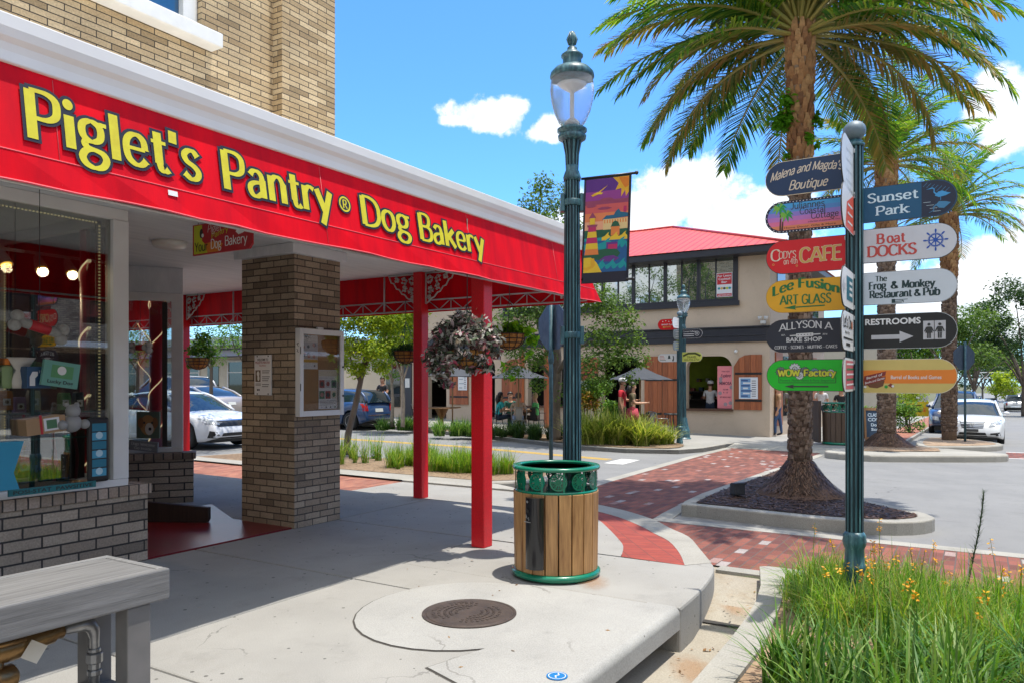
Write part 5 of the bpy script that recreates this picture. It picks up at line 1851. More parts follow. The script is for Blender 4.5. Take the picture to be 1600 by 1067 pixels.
def n3(a, L, h):
    strip(a, [(.06, h * .5), (.17, h * .5)], .04, 1, -.002)
    flatpoly(a, [(.03, h * .5), (.11, h * .72), (.11, h * .28)], 1, -.0022)
    box_art(a, .22, h * .2, .50, h * .8, 2, -.002)
    for i in range(3): box_art(a, .34, h * (.32 + .15 * i), .47, h * (.40 + .15 * i), 0, -.003)


def n4(a, L, h):
    pen(a, "Let's", .07, h * .58, .08, .2, .9, .7, 1, -.002)
    pen(a, 'Do', .31, h * .58, .08, .13, .9, .7, 1, -.002)
    disc(a, .47, h * .68, .03, 2, -.002)
    plain(a, 'Mount Dora', .16, h * .42, .022, 1, -.002, .01, 'l', .2)
    box_art(a, .08, h * .28, .50, h * .33, 1, -.002)
    box_art(a, .2, h * .12, .38, h * .2, 1, -.002)


def n5(a, L, h):
    flatpoly(a, [(.12, .02), (.54, .02), (.54, h - .02), (.12, h - .02)], 1, -.0012)
    for i in range(5): strip(a, [(.16, .05 + i * .035), (.5, .055 + i * .035)], .012, 2 if i % 2 else 3, -.002)


def n2(a, L, h):
    flatpoly(a, [(.16, .01), (.54, .01), (.54, h - .02), (.22, h * .6)], 1, -.0012)
    for i in range(3): strip(a, [(.26, .06 + i * .06), (.48, .065 + i * .06)], .014, 0, -.002)


def n1(a, L, h):
    for i in range(4): strip(a, [(.2, .06 + i * .07), (.5, .08 + i * .07)], .006, 1, -.002)


fboard(sp, 'n', 2.905, .36, .56, P_('sign_grey', (.62, .64, .64)), ink, [P_('faint', (.5, .52, .52))], n1, 'large pale board seen edge on at the top')
fboard(sp, 'n', 2.63, .31, .55, wht, ink, [P_('coral', (.70, .10, .06))], n2, 'white and coral board seen edge on')
fboard(sp, 'n', 2.10, .27, .56, wht, ink, [P_('arrow_grey', (.50, .50, .54)), P_('tealblue', (.01, .14, .2))], n3, 'white board with teal box seen edge on')
fboard(sp, 'n', 1.81, .265, .56, wht, ink, [ink, P_('dog_orange', (.6, .15, .03))], n4, 'white board with black letters seen edge on')
fboard(sp, 'n', 1.53, .235, .50, P_('sign_grey', (.62, .64, .64)), ink, [P_('rose', (.55, .12, .15)), P_('leafdark', (.03, .2, .1)), wht], n5, 'rose coloured board seen edge on')

# the smaller-looking signpost across the street
p2 = at(1062, 694, 21.4)
sq = thing('signpost', 'signpost across the side street with red, black, yellow and white finger boards', 'signpost', *to_uv(p2), p2.z, 0, 'signposts with finger boards')
hh = lambda py: 1.6 + (596 - py) * 21.4 / 1184 - p2.z
post_pole(sq, hh(492), .075)


def small(lines, m=1):
    def f(a, L, h):
        for i, (t_, zf, sz, w, mm) in enumerate(lines):
            plain(a, t_, L * .5, h * zf, h * sz, mm, -.002, .01, 'c', L * w)
    return f


def q1(a, L, h):
    small([('MARKET PLACE', .42, .15, .6, 1), ('SHOPS', .2, .14, .3, 2)])(a, L, h)
    flatpoly(a, [(.14, h * .26), (.2, h * .36), (.2, h * .16)], 2, -.002)
    for i in range(5): disc(a, .15 + .09 * i, h * (.78 + .06 * (i % 2)), .016, 1, -.002, 6)


def q2(a, L, h):
    plain(a, 'Current Coffees', .05, h * .66, h * .16, 1, -.002, .01, 'l', .36)
    for i in range(2): box_art(a, .06, h * (.22 + .2 * i), .36, h * (.29 + .2 * i), 1, -.002)
    ring(a, L - .15, h * .5, .055, .065, 1, -.002, 18)
    ring(a, L - .155, h * .52, .02, .032, 1, -.002, 12)


def q3(a, L, h):
    strip(a, [(.05, h * .6), (.2, h * .85), (.4, h * .85), (.55, h * .6)], h * .2, 1, -.002)
    plain(a, 'TRAVEL', .16, h * .36, h * .24, 1, -.003, .01, 'l', .28)
    plain(a, '352-735-6700', .08, h * .12, h * .16, 1, -.003, .01, 'l', .44)


def q4(a, L, h):
    for i in range(4): box_art(a, .06, h * (.2 + .17 * i), .24 - .02 * i, h * (.25 + .17 * i), 2 if i else 1, -.002)
    flatpoly(a, [(.3, h * .4), (.38, h * .4), (.36, h * .8), (.32, h * .8)], 3, -.002)
    strip(a, [(.45, h * .1), (.47, h * .45), (.46, h * .75)], [.05, .03, .03], 1, -.002)


fboard(sq, 'l', hh(515), hh(498) - hh(515), .60, P_('sign_red', (.72, .003, .010)), ink, [wht, P_('gold', (.70, .42, .10))], q1, 'red board')
fboard(sq, 'n', hh(514), .30, .55, wht, ink, [P_('faint', (.5, .52, .52))], n1, 'white board')
fboard(sq, 'r', hh(529), hh(515) - hh(529), .60, P_('bake_navy', (.015, .019, .035)), wht, [P_('chalk', (.62, .63, .66))], q2, 'near black board')
fboard(sq, 'n', hh(531), .28, .5, P_('gear_dark', (.14, .16, .17)), ink, [wht], n1, 'dark board seen edge on')
fboard(sq, 'n', hh(548), .25, .5, P_('gear_dark', (.14, .16, .17)), ink, [P_('letter_lime', (.60, .62, .04))], n1, 'black and yellow board')
fboard(sq, 'l', hh(565), hh(552) - hh(565), .60, wht, P_('edge_grey', (.3, .33, .36)), [ink, P_('dock_red', (.55, .06, .05)), P_('ink_green', (.008, .035, .04))], q4, 'white board')
fboard(sq, 'r', hh(565), hh(550) - hh(565), .60, P_('travel_yellow', (.55, .58, .12)), P_('edge_grey', (.3, .33, .36)), [P_('olive_ink', (.06, .07, .02))], q3, 'yellow green board')
p2 = at(1068, 687, 23.4)
lamp_post('far street lamp standing just behind the signpost across the side street', p2.x, p2.y, p2.z)
# ------------------------------------------------------------------ planting
def blades(rng, spots, n, h, w, spread, lean=.5, droop=.6, seg=3, jit=.35):
    """arching leaf blades; spots are (x, y, z, scale)"""
    V, Fc = [], []
    for k in range(n):
        x, y, z, s = spots[k % len(spots)]
        a = rng.uniform(0, 2 * math.pi)
        rr = spread * s * math.sqrt(rng.random())
        b = rng.uniform(0, 2 * math.pi)
        px, py = x + rr * math.cos(b), y + rr * math.sin(b)
        hh = h * s * rng.uniform(1 - jit, 1 + jit)
        ln = lean * rng.uniform(.1, 1.2)
        ca, sa = math.cos(a), math.sin(a)
        ww = w * rng.uniform(.7, 1.3)
        o = len(V)
        for i in range(seg + 1):
            t = i / seg
            d = hh * ln * t ** 1.5
            zz = hh * (t - droop * ln * t * t * .55)
            wd = ww * (1 - t ** 2.2) * .5 + .0004
            cx, cy = px + ca * d, py + sa * d
            V.append((cx - sa * wd, cy + ca * wd, z + zz))
            V.append((cx + sa * wd, cy - ca * wd, z + zz))
        Fc += [(o + 2 * i, o + 2 * i + 1, o + 2 * i + 3, o + 2 * i + 2) for i in range(seg)]
    return V, Fc


def leaf_cloud(seed, clumps, n, size, flat=.6, asp=.45, shell=.5):
    """n kite-shaped leaves through clumps (x, y, z, r[, squash]); numpy arrays of vertices and faces"""
    g = np.random.default_rng(seed)
    c = np.array([(q[0], q[1], q[2], q[3], q[4] if len(q) > 4 else .8) for q in clumps])
    w = c[:, 3] ** 2.2
    idx = g.choice(len(c), n, p=w / w.sum())
    d = g.normal(size=(n, 3))
    d /= np.linalg.norm(d, axis=1)[:, None]
    r = (shell + (1 - shell) * g.random(n)) ** .8 * (1 + .18 * g.normal(size=n))
    p = c[idx, :3] + d * (r * c[idx, 3])[:, None] * np.stack([np.ones(n), np.ones(n), c[idx, 4]], 1)
    nor = g.normal(size=(n, 3)) * flat + np.array([0, 0, .8]) + d * .5
    nor /= np.linalg.norm(nor, axis=1)[:, None]
    t = np.cross(nor, g.normal(size=(n, 3)))
    t /= np.linalg.norm(t, axis=1)[:, None]
    b = np.cross(nor, t)
    s = size * g.uniform(.65, 1.35, n)[:, None]
    v = np.stack([p - t * s * .5, p + b * s * asp * .5 - t * s * .08, p + t * s * .5 - nor * s * .12, p - b * s * asp * .5 - t * s * .08], 1).reshape(-1, 3)
    return v.tolist(), [(4 * i, 4 * i + 1, 4 * i + 2, 4 * i + 3) for i in range(n)]


G_OAK = leafmat('oak_leaves', [(.05, .105, .016), (.085, .165, .026), (.125, .22, .04), (.18, .28, .065), (.07, .14, .026)], .45)
G_LIME = leafmat('yellow_green_leaves', [(.22, .33, .025), (.34, .45, .035), (.48, .55, .05), (.27, .38, .025), (.14, .23, .025)], .55)
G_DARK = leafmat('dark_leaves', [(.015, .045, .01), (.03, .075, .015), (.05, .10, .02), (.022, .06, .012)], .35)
G_MID = leafmat('garden_leaves', [(.045, .125, .02), (.085, .21, .028), (.14, .29, .04), (.21, .36, .05)], .45)
G_GRASS = leafmat('grass_blades', [(.06, .17, .014), (.11, .27, .022), (.18, .36, .032), (.28, .42, .04), (.40, .33, .14), (.08, .21, .016), (.15, .32, .024), (.33, .44, .06)], .45)
G_STRAP = leafmat('strap_leaves', [(.05, .15, .02), (.09, .22, .03), (.15, .30, .05), (.28, .38, .12), (.03, .10, .015)], .4)
G_PALEG = leafmat('pale_strap_leaves', [(.16, .26, .03), (.28, .36, .05), (.42, .46, .10), (.50, .50, .18), (.10, .18, .02)], .45)
BARK = M('grey_bark', (.17, .14, .115), .9, c2=(.09, .07, .055), scale=9, bump=.5, bscale=22, stretch=(1, 1, .35))


def tree(name, label, base, trunk, limbs, clumps, n, size, mat, group=None, seed=1, asp=.45, shell=.45, bark=None):
    """base world point; trunk / limbs lists of (points, radius) relative to the base; clumps relative too"""
    t = thing(name, label, 'tree', *to_uv(base), base[2], 0, group)
    m = MB()
    for pts, r in trunk:
        m.tube(smooth(pts, 3), [r * (1 - .45 * i / max(1, len(smooth(pts, 3)) - 1)) for i in range(len(smooth(pts, 3)))], 9)
    m.build('trunk', bark or BARK, t)
    if limbs:
        m = MB()
        for pts, r in limbs:
            q = smooth(pts, 3)
            m.tube(q, [max(.004, r * (1 - .85 * i / (len(q) - 1))) for i in range(len(q))], 6)
        m.build('limbs', bark or BARK, t)
    v, f = leaf_cloud(seed, clumps, n, size, asp=asp, shell=shell)
    m = MB()
    m.add(v, f)
    m.build('crown', mat, t)
    return t


def auto_tree(name, label, base, h, r, n, size, mat, group=None, seed=1, trunk_r=.16, clear=.35, sq=.75):
    g = random.Random(seed)
    cl, lm = [], []
    zc = h * (clear + 1) / 2
    for i in range(22):
        a, e = g.uniform(0, 6.28), g.uniform(-.75, 1)
        q = g.uniform(.45, .9)
        x, y = r * q * math.cos(a) * math.sqrt(1 - e * e * .8), r * q * math.sin(a) * math.sqrt(1 - e * e * .8)
        z = zc + e * q * h * (1 - clear) / 2
        cl.append((x, y, z, r * g.uniform(.2, .36), sq))
        if i % 2 == 0: lm.append(([(0, 0, h * clear * .8), (x * .4, y * .4, (h * clear + z) / 2), (x, y, z)], trunk_r * .45))
    return tree(name, label, base, [([(0, 0, -.1), (g.uniform(-.1, .1), .05, h * clear * .6), (0, 0, h * clear * 1.3)], trunk_r)], lm, cl, n, size, mat, group, seed)


# ---- oak behind the lamp on the far side of the street
ob = at(868, 690, 21.7)
rel = lambda px, py, Y, b: tuple(at(px, py, Y) - b)
cl = [(*rel(x, y, Y, ob), r) for x, y, Y, r in ((848, 292, 21.5, .50), (832, 318, 21.2, .42), (866, 325, 22, .55), (845, 345, 21, .50), (886, 300, 22.4, .38), (815, 335, 21.4, .32), (880, 360, 21, .50), (905, 350, 22, .34), (840, 375, 22, .6), (860, 400, 21.5, .8), (900, 400, 21, .7), (800, 420, 21.5, .7), (880, 450, 20.5, .9), (920, 460, 20.5, .75), (840, 480, 21, .85), (800, 500, 21, .65),
                                                        (945, 480, 20.3, .62), (975, 500, 20.2, .55), (940, 525, 20, .62), (985, 535, 20.2, .52), (1000, 562, 20.3, .36), (960, 555, 20, .55), (925, 565, 20, .6), (905, 600, 20.3, .5), (945, 595, 19.9, .36), (890, 620, 21, .38), (838, 560, 21, .55), (808, 545, 21, .5), (800, 580, 21, .4), (985, 590, 20, .25), (840, 600, 21.5, .35))]
tree('oak_tree', 'sparse live oak behind the tall lamp with its crown over the cafe front', ob,
     [([(0, 0, -.1), (-.02, 0, 1.0), (.06, 0, 2.0), (.0, .0, 3.2)], .19)],
     [([(0, 0, 1.9), (.5, -.5, 2.6), (1.4, -1.2, 3.0)], .09), ([(0, 0, 2.2), (-.5, 0, 3.4), (-.6, 0, 5.2), (-.4, 0, 7)], .10), ([(0, 0, 2.6), (.3, 0, 4), (.1, .2, 5.6), (.5, .3, 7.0)], .09), ([(.1, 0, 2.8), (.6, .2, 4.4), (.8, .4, 5.8), (.9, .3, 6.7)], .05), ([(0, 0, 1.7), (-.6, 0, 2.4), (-1.2, -.3, 2.8)], .07)],
     cl, 17000, .105, G_OAK, seed=3, shell=.25)
# ---- yellow-green street tree left of the red post, two slim ones beyond
tb = at(541, 712, 16.5)
cl = [(*rel(x, y, Y, tb), r) for x, y, Y, r in ((560, 470, 16.5, .5), (600, 460, 16.6, .55), (540, 500, 16.2, .36), (575, 505, 16.2, .42), (610, 500, 16.3, .42), (640, 490, 16.6, .4), (548, 540, 16.2, .33), (580, 545, 16, .36), (612, 540, 16.3, .36), (560, 575, 16.4, .26), (595, 572, 16.5, .24), (642, 530, 16.8, .3), (535, 565, 16.6, .22), (660, 470, 16.8, .4))]
tree('street_tree', 'small yellow green tree with leaning trunk in the street bed beside the brick pillar', tb, [([(0, 0, -.05), (.05, 0, .5), (.20, 0, 1.1), (.34, 0, 1.75), (.5, 0, 2.5)], .085)],
     [([(.3, 0, 1.6), (.1, 0, 2.1), (-.05, 0, 2.9)], .03), ([(.4, 0, 1.9), (.7, -.1, 2.4), (1.1, 0, 2.9)], .03), ([(.4, 0, 2.0), (.8, .1, 2.6), (1.3, .1, 3.2)], .03)], cl, 17000, .075, G_LIME, seed=5, shell=.3)
for i, (x, Y, lab) in enumerate(((612, 25.5, 'slim pale trunked tree behind the dark blue hatchback'), (629, 24.5, 'slim pale trunked tree just left of the second red post'))):
    b_ = at(x, 664, Y)
    cl = [(*rel(x + dx, y, Y + dy, b_), r) for dx, y, dy, r in ((-14, 510, 0, .55), (16, 505, .3, .5), (0, 480, 0, .6), (-22, 548, .2, .42), (20, 545, 0, .36), (2, 560, 0, .3), (-8, 585, .3, .2))]
    tree('slim_tree', lab, b_, [([(0, 0, -.05), (.03, 0, .9), (-.02, 0, 1.6)], .07)], [([(0, 0, 1.5), (-.25, 0, 2.2), (-.4, 0, 3)], .04), ([(0, 0, 1.4), (.22, 0, 2.1), (.35, 0, 3)], .04), ([(0, 0, 1.5), (.0, .1, 2.3), (.0, 0, 3.3)], .04)], cl, 6500, .085, G_LIME if i == 0 else G_MID, 'slim trees along the far kerb', 20 + i, bark=M('pale_bark', (.34, .28, .22), .85, c2=(.22, .18, .14), scale=8))
# trees seen under the awning on the left
for i, (x, y, Y, r, n, lab) in enumerate(((330, 535, 26, .95, 2600, 'light green tree above the silver saloon, seen past the entrance'), (385, 525, 25, .9, 2400, 'light green tree half hidden by the brick pillar'), (215, 530, 27, 1.2, 3200, 'leafy tree seen through the slanted shop window'))):
    b_ = at(x, 664, Y)
    cl = [(*rel(x + dx, y + dy, Y, b_), r * q) for dx, dy, q in ((0, 0, .6), (-25, -8, .5), (26, -5, .5), (8, -35, .7), (-20, -40, .6), (15, 25, .34), (-12, 22, .3), (40, -30, .5))]
    tree('street_tree', lab, b_, [([(0, 0, -.05), (.0, 0, 1.2), (.02, 0, 2.6)], .08)], [([(0, 0, 1.9), (-.4, 0, 2.6), (-.6, 0, 3.4)], .03), ([(0, 0, 2), (.4, 0, 2.7), (.6, 0, 3.4)], .03)], cl, n, .085, G_MID, 'trees beyond the arcade', 40 + i)
# tree rows far down the main street and behind the buildings
for i, (x, Y, h, r, n, mt_, lab) in enumerate((
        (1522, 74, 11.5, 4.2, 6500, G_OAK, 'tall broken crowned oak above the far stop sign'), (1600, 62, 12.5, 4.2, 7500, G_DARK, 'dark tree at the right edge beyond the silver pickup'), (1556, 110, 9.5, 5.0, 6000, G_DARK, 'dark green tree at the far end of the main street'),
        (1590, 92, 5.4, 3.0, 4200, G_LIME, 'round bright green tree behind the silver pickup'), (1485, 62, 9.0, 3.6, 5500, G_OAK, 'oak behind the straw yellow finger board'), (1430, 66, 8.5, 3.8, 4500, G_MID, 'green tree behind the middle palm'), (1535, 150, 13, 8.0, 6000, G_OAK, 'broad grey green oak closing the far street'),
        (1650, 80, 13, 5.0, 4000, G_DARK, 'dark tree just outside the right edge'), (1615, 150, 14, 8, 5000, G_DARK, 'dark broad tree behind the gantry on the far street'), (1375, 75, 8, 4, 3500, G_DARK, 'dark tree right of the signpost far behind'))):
    p = at(x, 600, Y)
    u, v = to_uv(p)
    auto_tree('street_tree', lab, Vector((p.x, p.y, zg(u, v))), h, r, n, .14 + .0022 * Y, mt_, 'trees along the far main street', 60 + i, .22, .22 if h > 6 else .1)
for i, (u, v) in enumerate(((-19, -5.0), (-26, -1.0), (-17, -11))):
    auto_tree('street_tree', ('leafy tree behind the viewer on the near kerb', 'leafy tree farther behind the viewer', 'leafy tree behind the viewer on the main street')[i], W(u, v, 0), 8.5, 3.2, 4500, .2, G_OAK, 'trees behind the viewer', 80 + i, .2, .25)

for i, (u, v, lab) in enumerate(((2.45, 12.4, 'tall tree over the pearl white saloon, its crown hidden by the awning'), (2.45, 19.5, 'tall tree farther along the side street, its crown hidden by the awning'))):
    auto_tree('street_tree', lab, W(u, v, 0), 8.2, 2.7, 5200, .15, G_OAK, 'trees beyond the arcade', 90 + i, .12, .5)

# ---- palms
frondg = leafmat('palm_leaflets', [(.03, .10, .016), (.06, .16, .025), (.10, .21, .03), (.15, .25, .036), (.28, .33, .05)], .58, tcol=(1.25, 1.4, .45))
frondb = leafmat('palm_leaflets_old', [(.18, .18, .035), (.28, .19, .05), (.36, .22, .06), (.14, .19, .04), (.10, .16, .035)], .4)
rach = M('palm_stalk', (.30, .24, .06), .5, c2=(.20, .22, .05), scale=3)
bootm = NT('palm_boots')
gg = bootm.n('NewGeometry')
bootm.col(bootm.mix(.6, bootm.ramp(gg.outputs['Random Per Island'], [(0, (.10, .065, .045)), (.5, (.20, .135, .095)), (1, (.30, .215, .155))]), bootm.ramp(bootm.noise(bootm.coord(), 26, 6), [(.3, .35), (.7, 1.15)]), 'MULTIPLY'))
bootm.b.inputs['Roughness'].default_value = .9
bootm.bump(bootm.noise(bootm.coord(), 60, 5), .6, .01)
boott = NT('palm_boots_fresh')
gg = boott.n('NewGeometry')
boott.col(boott.mix(.6, boott.ramp(gg.outputs['Random Per Island'], [(0, (.20, .09, .04)), (.5, (.36, .18, .075)), (1, (.46, .27, .12))]), boott.ramp(boott.noise(boott.coord(), 20, 6), [(.3, .4), (.7, 1.1)]), 'MULTIPLY'))
boott.b.inputs['Roughness'].default_value = .85
fibre = speckled('palm_root_fibre', (.085, .045, .028), (.15, .085, .055), (.03, .015, .01), .02, 40, .95, 60, (.06, .032, .02))


def frond(mb, lb, rng, az, el, L, droop, nl, ll, m_leaf, r0=.028, wl=.030, sweep=0.0):
    """one feather leaf: stalk into mb, leaflets into lb"""
    ca, sa = math.cos(az), math.sin(az)
    pts = []
    x, z, e = .12, 0.0, el
    K = 14
    for i in range(K + 1):
        t = i / K
        pts.append(Vector((x * ca - sweep * t * t * sa, x * sa + sweep * t * t * ca, z)))
        e = el - droop * t ** 1.25
        x += L / K * math.cos(e)
        z += L / K * math.sin(e)
    mb.tube(pts, [r0 * (1 - .88 * i / K) + .002 for i in range(K + 1)], 5, cap=False)
    side = Vector((-sa, ca, 0))
    for i in range(nl):
        t = .14 + .86 * (i + rng.random() * .5) / nl
        f = t * K
        k = min(K - 1, int(f))
        p = pts[k].lerp(pts[k + 1], f - k)
        d = (pts[k + 1] - pts[k]).normalized()
        up = side.cross(d)
        if up.z < 0: up = -up
        l = ll * (.35 + .65 * math.sin(math.pi * min(1, .12 + t * .9)) ** .8) * rng.uniform(.85, 1.12)
        for s in (-1, 1):
            fw = .55 + .5 * t + rng.uniform(-.12, .12)
            dr = (side * s * (1.15 - .35 * t) + d * fw + up * rng.uniform(-.05, .42)).normalized()
            q1 = p + dr * l * .55 + Vector((0, 0, -l * .05))
            q2 = p + dr * l + Vector((0, 0, -l * rng.uniform(.14, .34)))
            wv_ = dr.cross(up).normalized() * wl * .5
            tw = wv_ * .9 + up * wl * .25 * s
            o = len(lb.v)
            lb.v += [tuple(p - wv_ * .5), tuple(p + wv_ * .5), tuple(q1 + tw), tuple(q1 - tw), tuple(q2)]
            lb.f += [[o, o + 1, o + 2, o + 3], [o + 3, o + 2, o + 4]]
            lb.m += [m_leaf, m_leaf]
            lb.s += [False, False]


def palm(label, X, Y, zb, zc, r, nf, L, seed, nl=68, ll=.50, flare=1.0, ratio_old=.14, lean=0.0, ground=True):
    rng = random.Random(seed)
    t = thing('palm_tree', label, 'palm', *to_uv((X, Y)), zb, 0, 'feather palms in kerbed islands')
    H = zc - zb
    m = MB()
    prof = [(r * 1.02, .0), (r * .97, H * .3), (r * .9, H * .6), (r * .98, H * .8), (r * 1.2, H * .93), (r * .9, H)]
    m.lathe(prof, 20)
    z = .35
    row = 0
    while z < H * .985:
        f = z / H
        k = int(13 if f < .6 else 12)
        rr = r * (1.0 if f < .3 else (.94 if f < .7 else 1.0 + (f - .7) * .7))
        hgt = .115 if f < .62 else .20
        for j in range(k):
            a = 2 * math.pi * (j + .5 * (row % 2)) / k + rng.uniform(-.07, .07)
            w = 2 * math.pi * rr / k * rng.uniform(.42, .56)
            pr = rng.uniform(.012, .034) * (1 if f < .62 else 1.5)
            h2 = hgt * rng.uniform(.85, 1.25)
            loc = [(-w, rr - .02, 0), (w, rr - .02, 0), (w * .95, rr + pr, h2 * .55), (-w * .95, rr + pr, h2 * .55), (-w * .55, rr + pr * .9, h2), (w * .55, rr + pr * .9, h2), (-w * .5, rr - .03, h2 * 1.02), (w * .5, rr - .03, h2 * 1.02), (-w, rr - .03, h2 * .5), (w, rr - .03, h2 * .5)]
            ca, sa = math.cos(a), math.sin(a)
            dz = rng.uniform(-.025, .025)
            m.add([(p[1] * ca - p[0] * sa, p[1] * sa + p[0] * ca, z + dz + p[2]) for p in loc], [(0, 1, 2, 3), (3, 2, 5, 4), (4, 5, 7, 6), (0, 3, 8), (1, 9, 2), (3, 4, 6, 8), (2, 9, 7, 5)], 0 if f < .70 else 1)
        z += hgt * (.78 if f < .62 else .62)
        row += 1
    m.build('trunk', [bootm.m, boott.m], t)
    if flare:
        m = MB()
        g = random.Random(seed + 1)
        n = 40
        prof = [(r * 1.08, .46), (r * 1.35, .41), (r * 1.75, .33), (r * 2.2, .25), (r * 2.8, .16), (r * 3.5, .08), (r * 4.4 * flare, .0)]
        vs = []
        for q, zz in prof:
            for i in range(n):
                k = 1 + g.uniform(-.06, .06)
                vs.append((q * k * math.cos(2 * math.pi * i / n), q * k * math.sin(2 * math.pi * i / n), zz + g.uniform(-.03, .03) * (zz > .05)))
        m.add(vs, [(j * n + (i + 1) % n, j * n + i, (j + 1) * n + i, (j + 1) * n + (i + 1) % n) for j in range(len(prof) - 1) for i in range(n)], 0, True)
        for k in range(2600):
            a = g.uniform(0, 6.283)
            q0 = g.random()
            f_ = q0 * (len(prof) - 2)
            i0 = int(f_)
            ln = g.uniform(.4, 1.0)
            pts = []
            for e in (0, ln * .5, ln):
                ff = min(len(prof) - 1.001, f_ + e)
                i1 = int(ff)
                (ra, za), (rb, zb_) = prof[i1], prof[i1 + 1]
                rr, zz = ra + (rb - ra) * (ff - i1) + g.uniform(.004, .03), za + (zb_ - za) * (ff - i1)
                an = a + g.uniform(-.05, .05)
                pts.append(Vector((rr * math.cos(an), rr * math.sin(an), zz)))
            w = Vector((-math.sin(a), math.cos(a), 0)) * g.uniform(.004, .009)
            m.add([pts[0] - w, pts[0] + w, pts[1] + w, pts[1] - w, pts[2]], [(0, 1, 2, 3), (3, 2, 4)], 1)
        m.build('root_mound', [fibre, leafmat('root_fibres', [(.06, .03, .018), (.13, .07, .04), (.21, .12, .075), (.035, .018, .012)], .0) if 'root_fibres' not in MATS else MATS['root_fibres']], t)
    sm, lm = MB(), MB()
    for i in range(nf):
        q = (i + .5) / nf
        az = i * 2.39996 + rng.uniform(-.15, .15)
        el = R(84 - 94 * q ** .9) + rng.uniform(-.08, .08)
        dr = R(50 + 28 * rng.random()) * (1 if q > .2 else .75)
        if q > .5 and abs((az + math.pi / 2 - math.atan2(X, Y) * -1 + math.pi) % (2 * math.pi) - math.pi) < .62: continue
        n0 = len(sm.v), len(lm.v)
        frond(sm, lm, rng, az, el, L * rng.uniform(.88, 1.08) * (1 - .1 * q), dr, nl, ll, 1 if rng.random() < ratio_old * (q > .4) * 2 else 0, sweep=rng.uniform(-.35, .35))
        dz = (.25 - .35 * q) * (L / 2.9)
        for k in range(n0[0], len(sm.v)):
            x, y, zz = sm.v[k]
            sm.v[k] = (x, y, zz + H + dz)
        for k in range(n0[1], len(lm.v)):
            x, y, zz = lm.v[k]
            lm.v[k] = (x, y, zz + H + dz)
    sm.build('stalks', rach, t)
    lm.build('fronds', [frondg, frondb], t)
    return t


pb = at(1250, 775, 10.45)
palm('big near palm in the kerbed mulch island with a mound of roots and a vine', pb.x, pb.y, .06, 6.42, .138, 112, 2.95, 4)
p = at(1385, 702, 20.7)
palm('middle palm with a bushy foot behind the signpost across the junction', p.x, p.y, p.z, 7.55, .22, 62, 2.75, 9, 44, .52, .75)
p = at(1483, 692, 24)
palm('slimmer right hand palm rising in front of the white parked car', p.x, p.y, p.z, 6.9, .21, 54, 2.6, 14, 42, .5, 0)
v, f = leaf_cloud(31, [(-.26, -.05, 4.62, .19, .8), (-.20, -.1, 4.85, .13, 1), (.2, -.08, 4.6, .10, 1.6), (.22, -.05, 4.25, .06, 1), (-.22, -.1, 4.1, .07, 1), (.05, -.22, 4.3, .08, 1.2), (-.32, -.1, 4.5, .12, .7)], 620, .085, .5, .6, .1)
m = MB()
m.add(v, f)
vine = m.build('climbing_vine', leafmat('vine_leaves', [(.08, .26, .01), (.13, .36, .015), (.06, .20, .01)], .5), None, (pb.x, pb.y, .58))
tag(vine, 'bright green vine clinging to the upper trunk of the near palm', 'vine')
fl = thing('flood_light', 'small dark ground spotlight in the mulch left of the near palm', 'spotlight', *to_uv(at(1153, 778, 10.2)), .05, R(20))
m = MB().box(-.085, -.05, .03, .085, .07, .185)
m.build('lamp_housing', M('lamp_housing_black', (.02, .021, .024), .5, c2=(.04, .042, .045), scale=20), fl, bevel=.015)
m = MB().tube([(0, 0, 0), (0, 0, .04)], .02, 8)
m.box(-.095, -.06, .175, .095, .02, .195)
m.build('bracket', M('lamp_housing_black', (.02, .021, .024), .5), fl)
for i in range(0): pass

# ---- flower bed in front
def in_poly(x, y, P):
    c = False
    for i in range(len(P)):
        (x0, y0), (x1, y1) = P[i][:2], P[i - 1][:2]
        if (y0 > y) != (y1 > y) and x < (x1 - x0) * (y - y0) / (y1 - y0) + x0: c = not c
    return c


def scatter(rng, P, n, zf, smin=.7, smax=1.2):
    out = []
    xs_, ys_ = [p[0] for p in P], [p[1] for p in P]
    while len(out) < n:
        x, y = rng.uniform(min(xs_), max(xs_)), rng.uniform(min(ys_), max(ys_))
        if in_poly(x, y, P): out.append((x, y, zf + zg(x, y), rng.uniform(smin, smax)))
    return out


def stuff_mesh(name, v, f, mat, lab, cat):
    m = MB()
    m.add(v, f)
    o = m.build(name, mat, None, (CX, CY, 0), A)
    return tag(o, lab, cat, kind='stuff')


